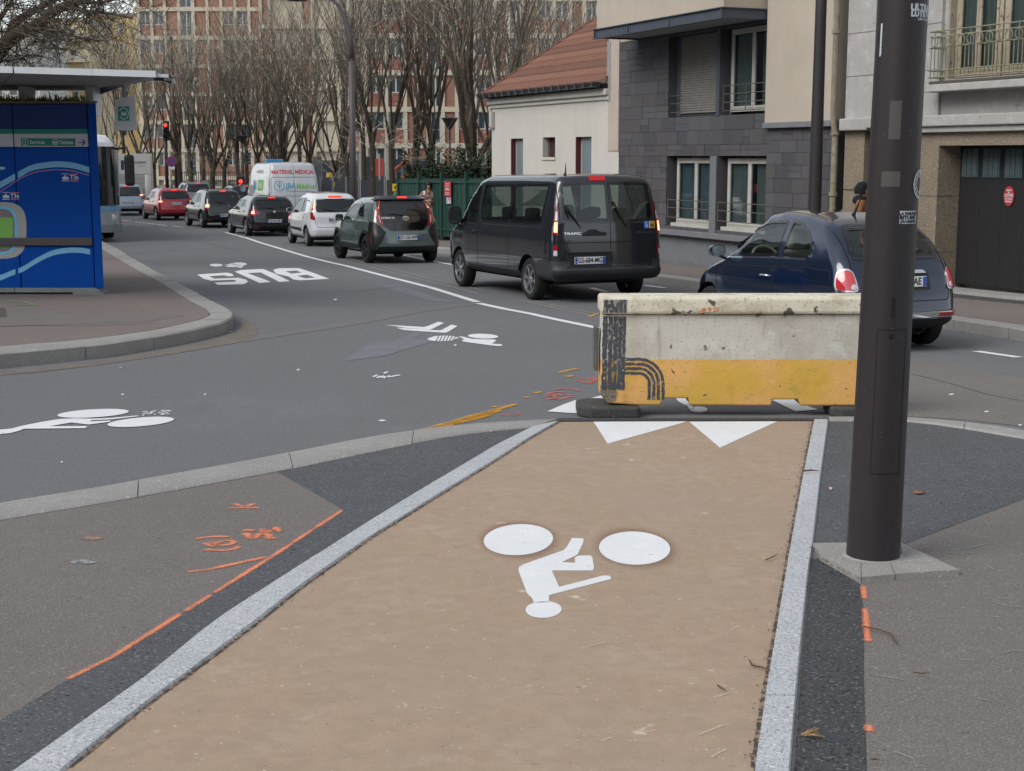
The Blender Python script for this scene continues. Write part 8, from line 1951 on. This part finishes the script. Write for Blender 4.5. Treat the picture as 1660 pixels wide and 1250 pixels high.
# ================================================================== PEOPLE
SKIN = mat('skin', rgb('a87c64'), .6); HAIR = mat('hair_black', rgb('17130f'), .7)
def skinned(name, verts, edges, m, parent, lv=2, root=0):
    me = bpy.data.meshes.new(name); me.from_pydata([v[:3] for v in verts], edges, []); o = bpy.data.objects.new(name, me); COL.objects.link(o); o.parent = parent
    md = o.modifiers.new('skin', 'SKIN'); md.use_smooth_shade = True
    for i, v in enumerate(verts):
        sv = me.skin_vertices[0].data[i]; sv.radius = (v[3], v[4] if len(v) > 4 else v[3]); sv.use_root = (i == root)
    s_ = o.modifiers.new('sub', 'SUBSURF'); s_.levels = lv; s_.render_levels = lv; me.materials.append(m); return o
def person(label, loc, rz, h, top, trous, hair, shoe, step=.0, arm='down', long_hair=False, hood=None, bend=.0, head_down=.0):
    o = thing('person', label, 'person', loc, rz); k = h / 1.72
    V = lambda x, y, z, a, b_=None: (x * k, y * k, z * k, a * k, (b_ or a) * k)   # x right, y behind, facing -y
    st = step; ax = .0
    legs = [V(0, 0, .96, .12, .09), V(.09, 0, .88, .085), V(.10, -st * .5, .50, .058), V(.10, -st, .09, .040), V(.10, -st - .13, .035, .030, .025), V(-.09, 0, .88, .085), V(-.10, st * .35, .50, .058), V(-.10, st, .09, .040), V(-.10, st - .13, .035, .030, .025)]
    ar = {'down': [(.21, .0, 1.36), (.255, .02, 1.10), (.25, -.06, .86)], 'phone': [(.21, .0, 1.36), (.26, .0, 1.10), (.10, -.24, 1.16)]}[arm]
    body = legs + [V(0, -bend * .3, 1.16, .115, .085), V(0, -bend * .6, 1.36, .12, .085), V(0, -bend, 1.46, .05), V(0, -bend - .01, 1.52, .045)]
    ed = [(0, 1), (1, 2), (2, 3), (3, 4), (0, 5), (5, 6), (6, 7), (7, 8), (0, 9), (9, 10), (10, 11), (11, 12)]
    for sg in (1, -1):
        b_ = len(body); body += [V(sg * .17, -bend * .6, 1.40, .05), V(sg * ar[0][0], ar[0][1] - bend * .6, ar[0][2], .048), V(sg * ar[1][0], ar[1][1], ar[1][2], .036), V(sg * ar[2][0], ar[2][1], ar[2][2], .025)]
        ed += [(10, b_), (b_, b_ + 1), (b_ + 1, b_ + 2), (b_ + 2, b_ + 3)]
        hd = b_ + 3; wx, wy, wz_ = ar[2]; dv = (Vector(ar[2]) - Vector(ar[1])).normalized(); pm = Vector(ar[2]) + dv * .07
        pi_ = len(body); body.append(V(sg * pm.x, pm.y, pm.z, .028, .016)); ed.append((hd, pi_))
        for f, ln in enumerate((.065, .075, .07, .055)):
            off = Vector((0, .012 * (f - 1.5) * 1.4, .008 * (f - 1.5))); p1 = pm + dv * ln * .6 + off * 1.3; p2 = pm + dv * ln + off * 1.3 + Vector((-.012, -.006, 0)); i0 = len(body)
            body += [V(sg * p1.x, p1.y, p1.z, .008), V(sg * p2.x, p2.y, p2.z, .007)]; ed += [(pi_, i0), (i0, i0 + 1)]
        tb = pm - dv * .03 + Vector((-.03, -.02, 0)); i0 = len(body); body += [V(sg * tb.x, tb.y, tb.z, .009)]; ed.append((hd, i0))
    # head and face in the same surface
    hx_ = len(body); body += [V(0, -bend - .03, 1.585, .070, .085), V(0, -bend - .02, 1.66, .068, .080)]; ed += [(12, hx_), (hx_, hx_ + 1)]
    skinned('body', body, ed, SKIN, o, 2, 0)
    mb = MB().tube([(0, (-bend - .115) * k, 1.63 * k), (0, (-bend - .14) * k, 1.595 * k)], [.010 * k, .014 * k], 6); mb.build('nose', SKIN, o, smooth=True)
    for sg in (1, -1): MB().lathe([(.001, -.006), (.012, 0), (.001, .006)], 8, 'y', (sg * .03 * k, (-bend - .108) * k, 1.635 * k)).build('eye', PLT, o)
    MB().box(-.022 * k, .022 * k, (-bend - .118) * k, (-bend - .100) * k, 1.555 * k, 1.562 * k).build('mouth', mat('lips', rgb('7a4a44'), .6), o)
    # clothes: slightly larger shells on the same skeleton
    G_ = lambda v, e: (v[0], v[1], v[2], v[3] + e * k, v[4] + e * k)
    jk = [G_(V(0, 0, .90, .13, .10), .015), G_(V(0, -bend * .3, 1.16, .115, .085), .035), G_(V(0, -bend * .6, 1.37, .125, .09), .028), G_(V(0, -bend, 1.455, .055), .015)]; je = [(0, 1), (1, 2), (2, 3)]
    for sg in (1, -1):
        b_ = len(jk); jk += [G_(V(sg * .17, -bend * .6, 1.40, .05), .025), G_(V(sg * ar[0][0], ar[0][1] - bend * .6, ar[0][2], .048), .022), G_(V(sg * ar[1][0], ar[1][1], ar[1][2], .036), .024), G_(V(sg * (ar[2][0] * .96 + ar[1][0] * .04), ar[2][1] * .96 + ar[1][1] * .04, ar[2][2] * .97 + ar[1][2] * .03, .025), .020)]; je += [(2, b_), (b_, b_ + 1), (b_ + 1, b_ + 2), (b_ + 2, b_ + 3)]
    skinned('jacket', jk, je, top, o, 2, 0)
    tr_ = [G_(legs[0], .012), G_(legs[1], .018), G_(legs[2], .022), G_(legs[3], .026), G_(legs[5], .018), G_(legs[6], .022), G_(legs[7], .026)]; skinned('trousers', tr_, [(0, 1), (1, 2), (2, 3), (0, 4), (4, 5), (5, 6)], trous, o, 2, 0)
    for sg, s2 in ((1, -st), (-1, st)): MB().lathe([(.001, 0), (.05, 0), (.055, .03), (.05, .08), (.001, .1)], 12, 'z', (0, 0, 0)).build('shoe', shoe, o, smooth=True).matrix_local = Matrix.Translation((sg * .10 * k, (s2 - .05) * k, 0)) @ Matrix.Diagonal((.85, 2.1, .9, 1))
    hb = MB(); n = 14
    prof = [(0.001, .135), (.055, .125), (.092, .075), (.100, .02), (.096, -.04), (.088, -.10 if long_hair else -.07)]
    for j in range(1): hb.lathe(prof, n, 'z')
    hb.v = [(x * k, (y * 1.12 + .035 * (1 if z < .05 else .4) - bend - .01) * k, (z + 1.62) * k) for x, y, z in hb.v]
    hb.f = [f for f in hb.f if not all(hb.v[i][1] < (-bend - .045) * k and hb.v[i][2] < 1.68 * k for i in f)]
    hb.build('hair', hair, o, smooth=True)
    if hood: MB().lathe([(.05, .06), (.09, .04), (.12, -.02), (.10, -.07), (.05, -.08)], 14, 'z', (0, (.035 - bend) * k, 1.47 * k)).build('hood', hood, o, smooth=True)
    return o
FLOR = mat('floral_cloth', rgb('85786a'), .9, noise=[(14, 1, rgb('8a3438'), (.50, .53)), (17, 1, rgb('2c2a2c'), (.54, .57)), (12, 1, rgb('d0c6b4'), (.53, .56))])
q = P(695, 388, .14); person('person with short black hair in a floral patterned top beside the green fence', (q.x, q.y, q.z), .2, 1.70, FLOR, mat('trousers_pale', rgb('9a938c'), .9), HAIR, mat('shoe_dark', rgb('222222'), .7), .08, 'phone', bend=.06)
q = P(1389, 468, .14); person('person in ochre jacket with dark hood partly hidden behind the big lamp post', (q.x, q.y, q.z), 1.25, 1.66, mat('ochre_jacket', rgb('8f6138'), .85, noise=[(8, .15)]), mat('trousers_dark', rgb('22242a'), .9), mat('hood_black', rgb('14161a'), .9), MATS['shoe_dark'], .22, 'down', hood=MATS['hood_black'], bend=.03)

# ================================================================== unseen blocks added only to be reflected in car paint and glass
def reflected_block(label, x0, x1, y0, y1, zt, m, face):
    o = thing('reflection_building', label, 'building', (x0, y0, g(y0))); MB().box(0, x1 - x0, 0, y1 - y0, -2, zt).build('wall', m, o)
    mb = MB()
    for f in range(int(zt / 3.1)):
        z = 1.0 + f * 3.1
        if face == 'x':
            y = 1.0
            while y < y1 - y0 - 1.5: mb.box(x1 - x0 - .02, x1 - x0 + .04, y, y + 1.2, z, z + 1.7); y += 2.6
        else:
            x = 1.0
            while x < x1 - x0 - 1.5: mb.box(x, x + 1.2, y1 - y0 - .02, y1 - y0 + .04, z, z + 1.7); x += 2.6
    mb.build('windows', FGL, o); return o
reflected_block('unseen terrace added for reflections, left of the junction', -48, -30, 20, 70, 17, mat('reflection_grey', rgb('5c5b5a'), .9), 'x')
reflected_block('unseen terrace added for reflections, across the side street at left', -50, -28, -35, 2, 17, MATS['reflection_grey'], 'x')
reflected_block('unseen terrace added for reflections, behind the camera', -24, 30, -50, -32, 16, PLA, 'y')
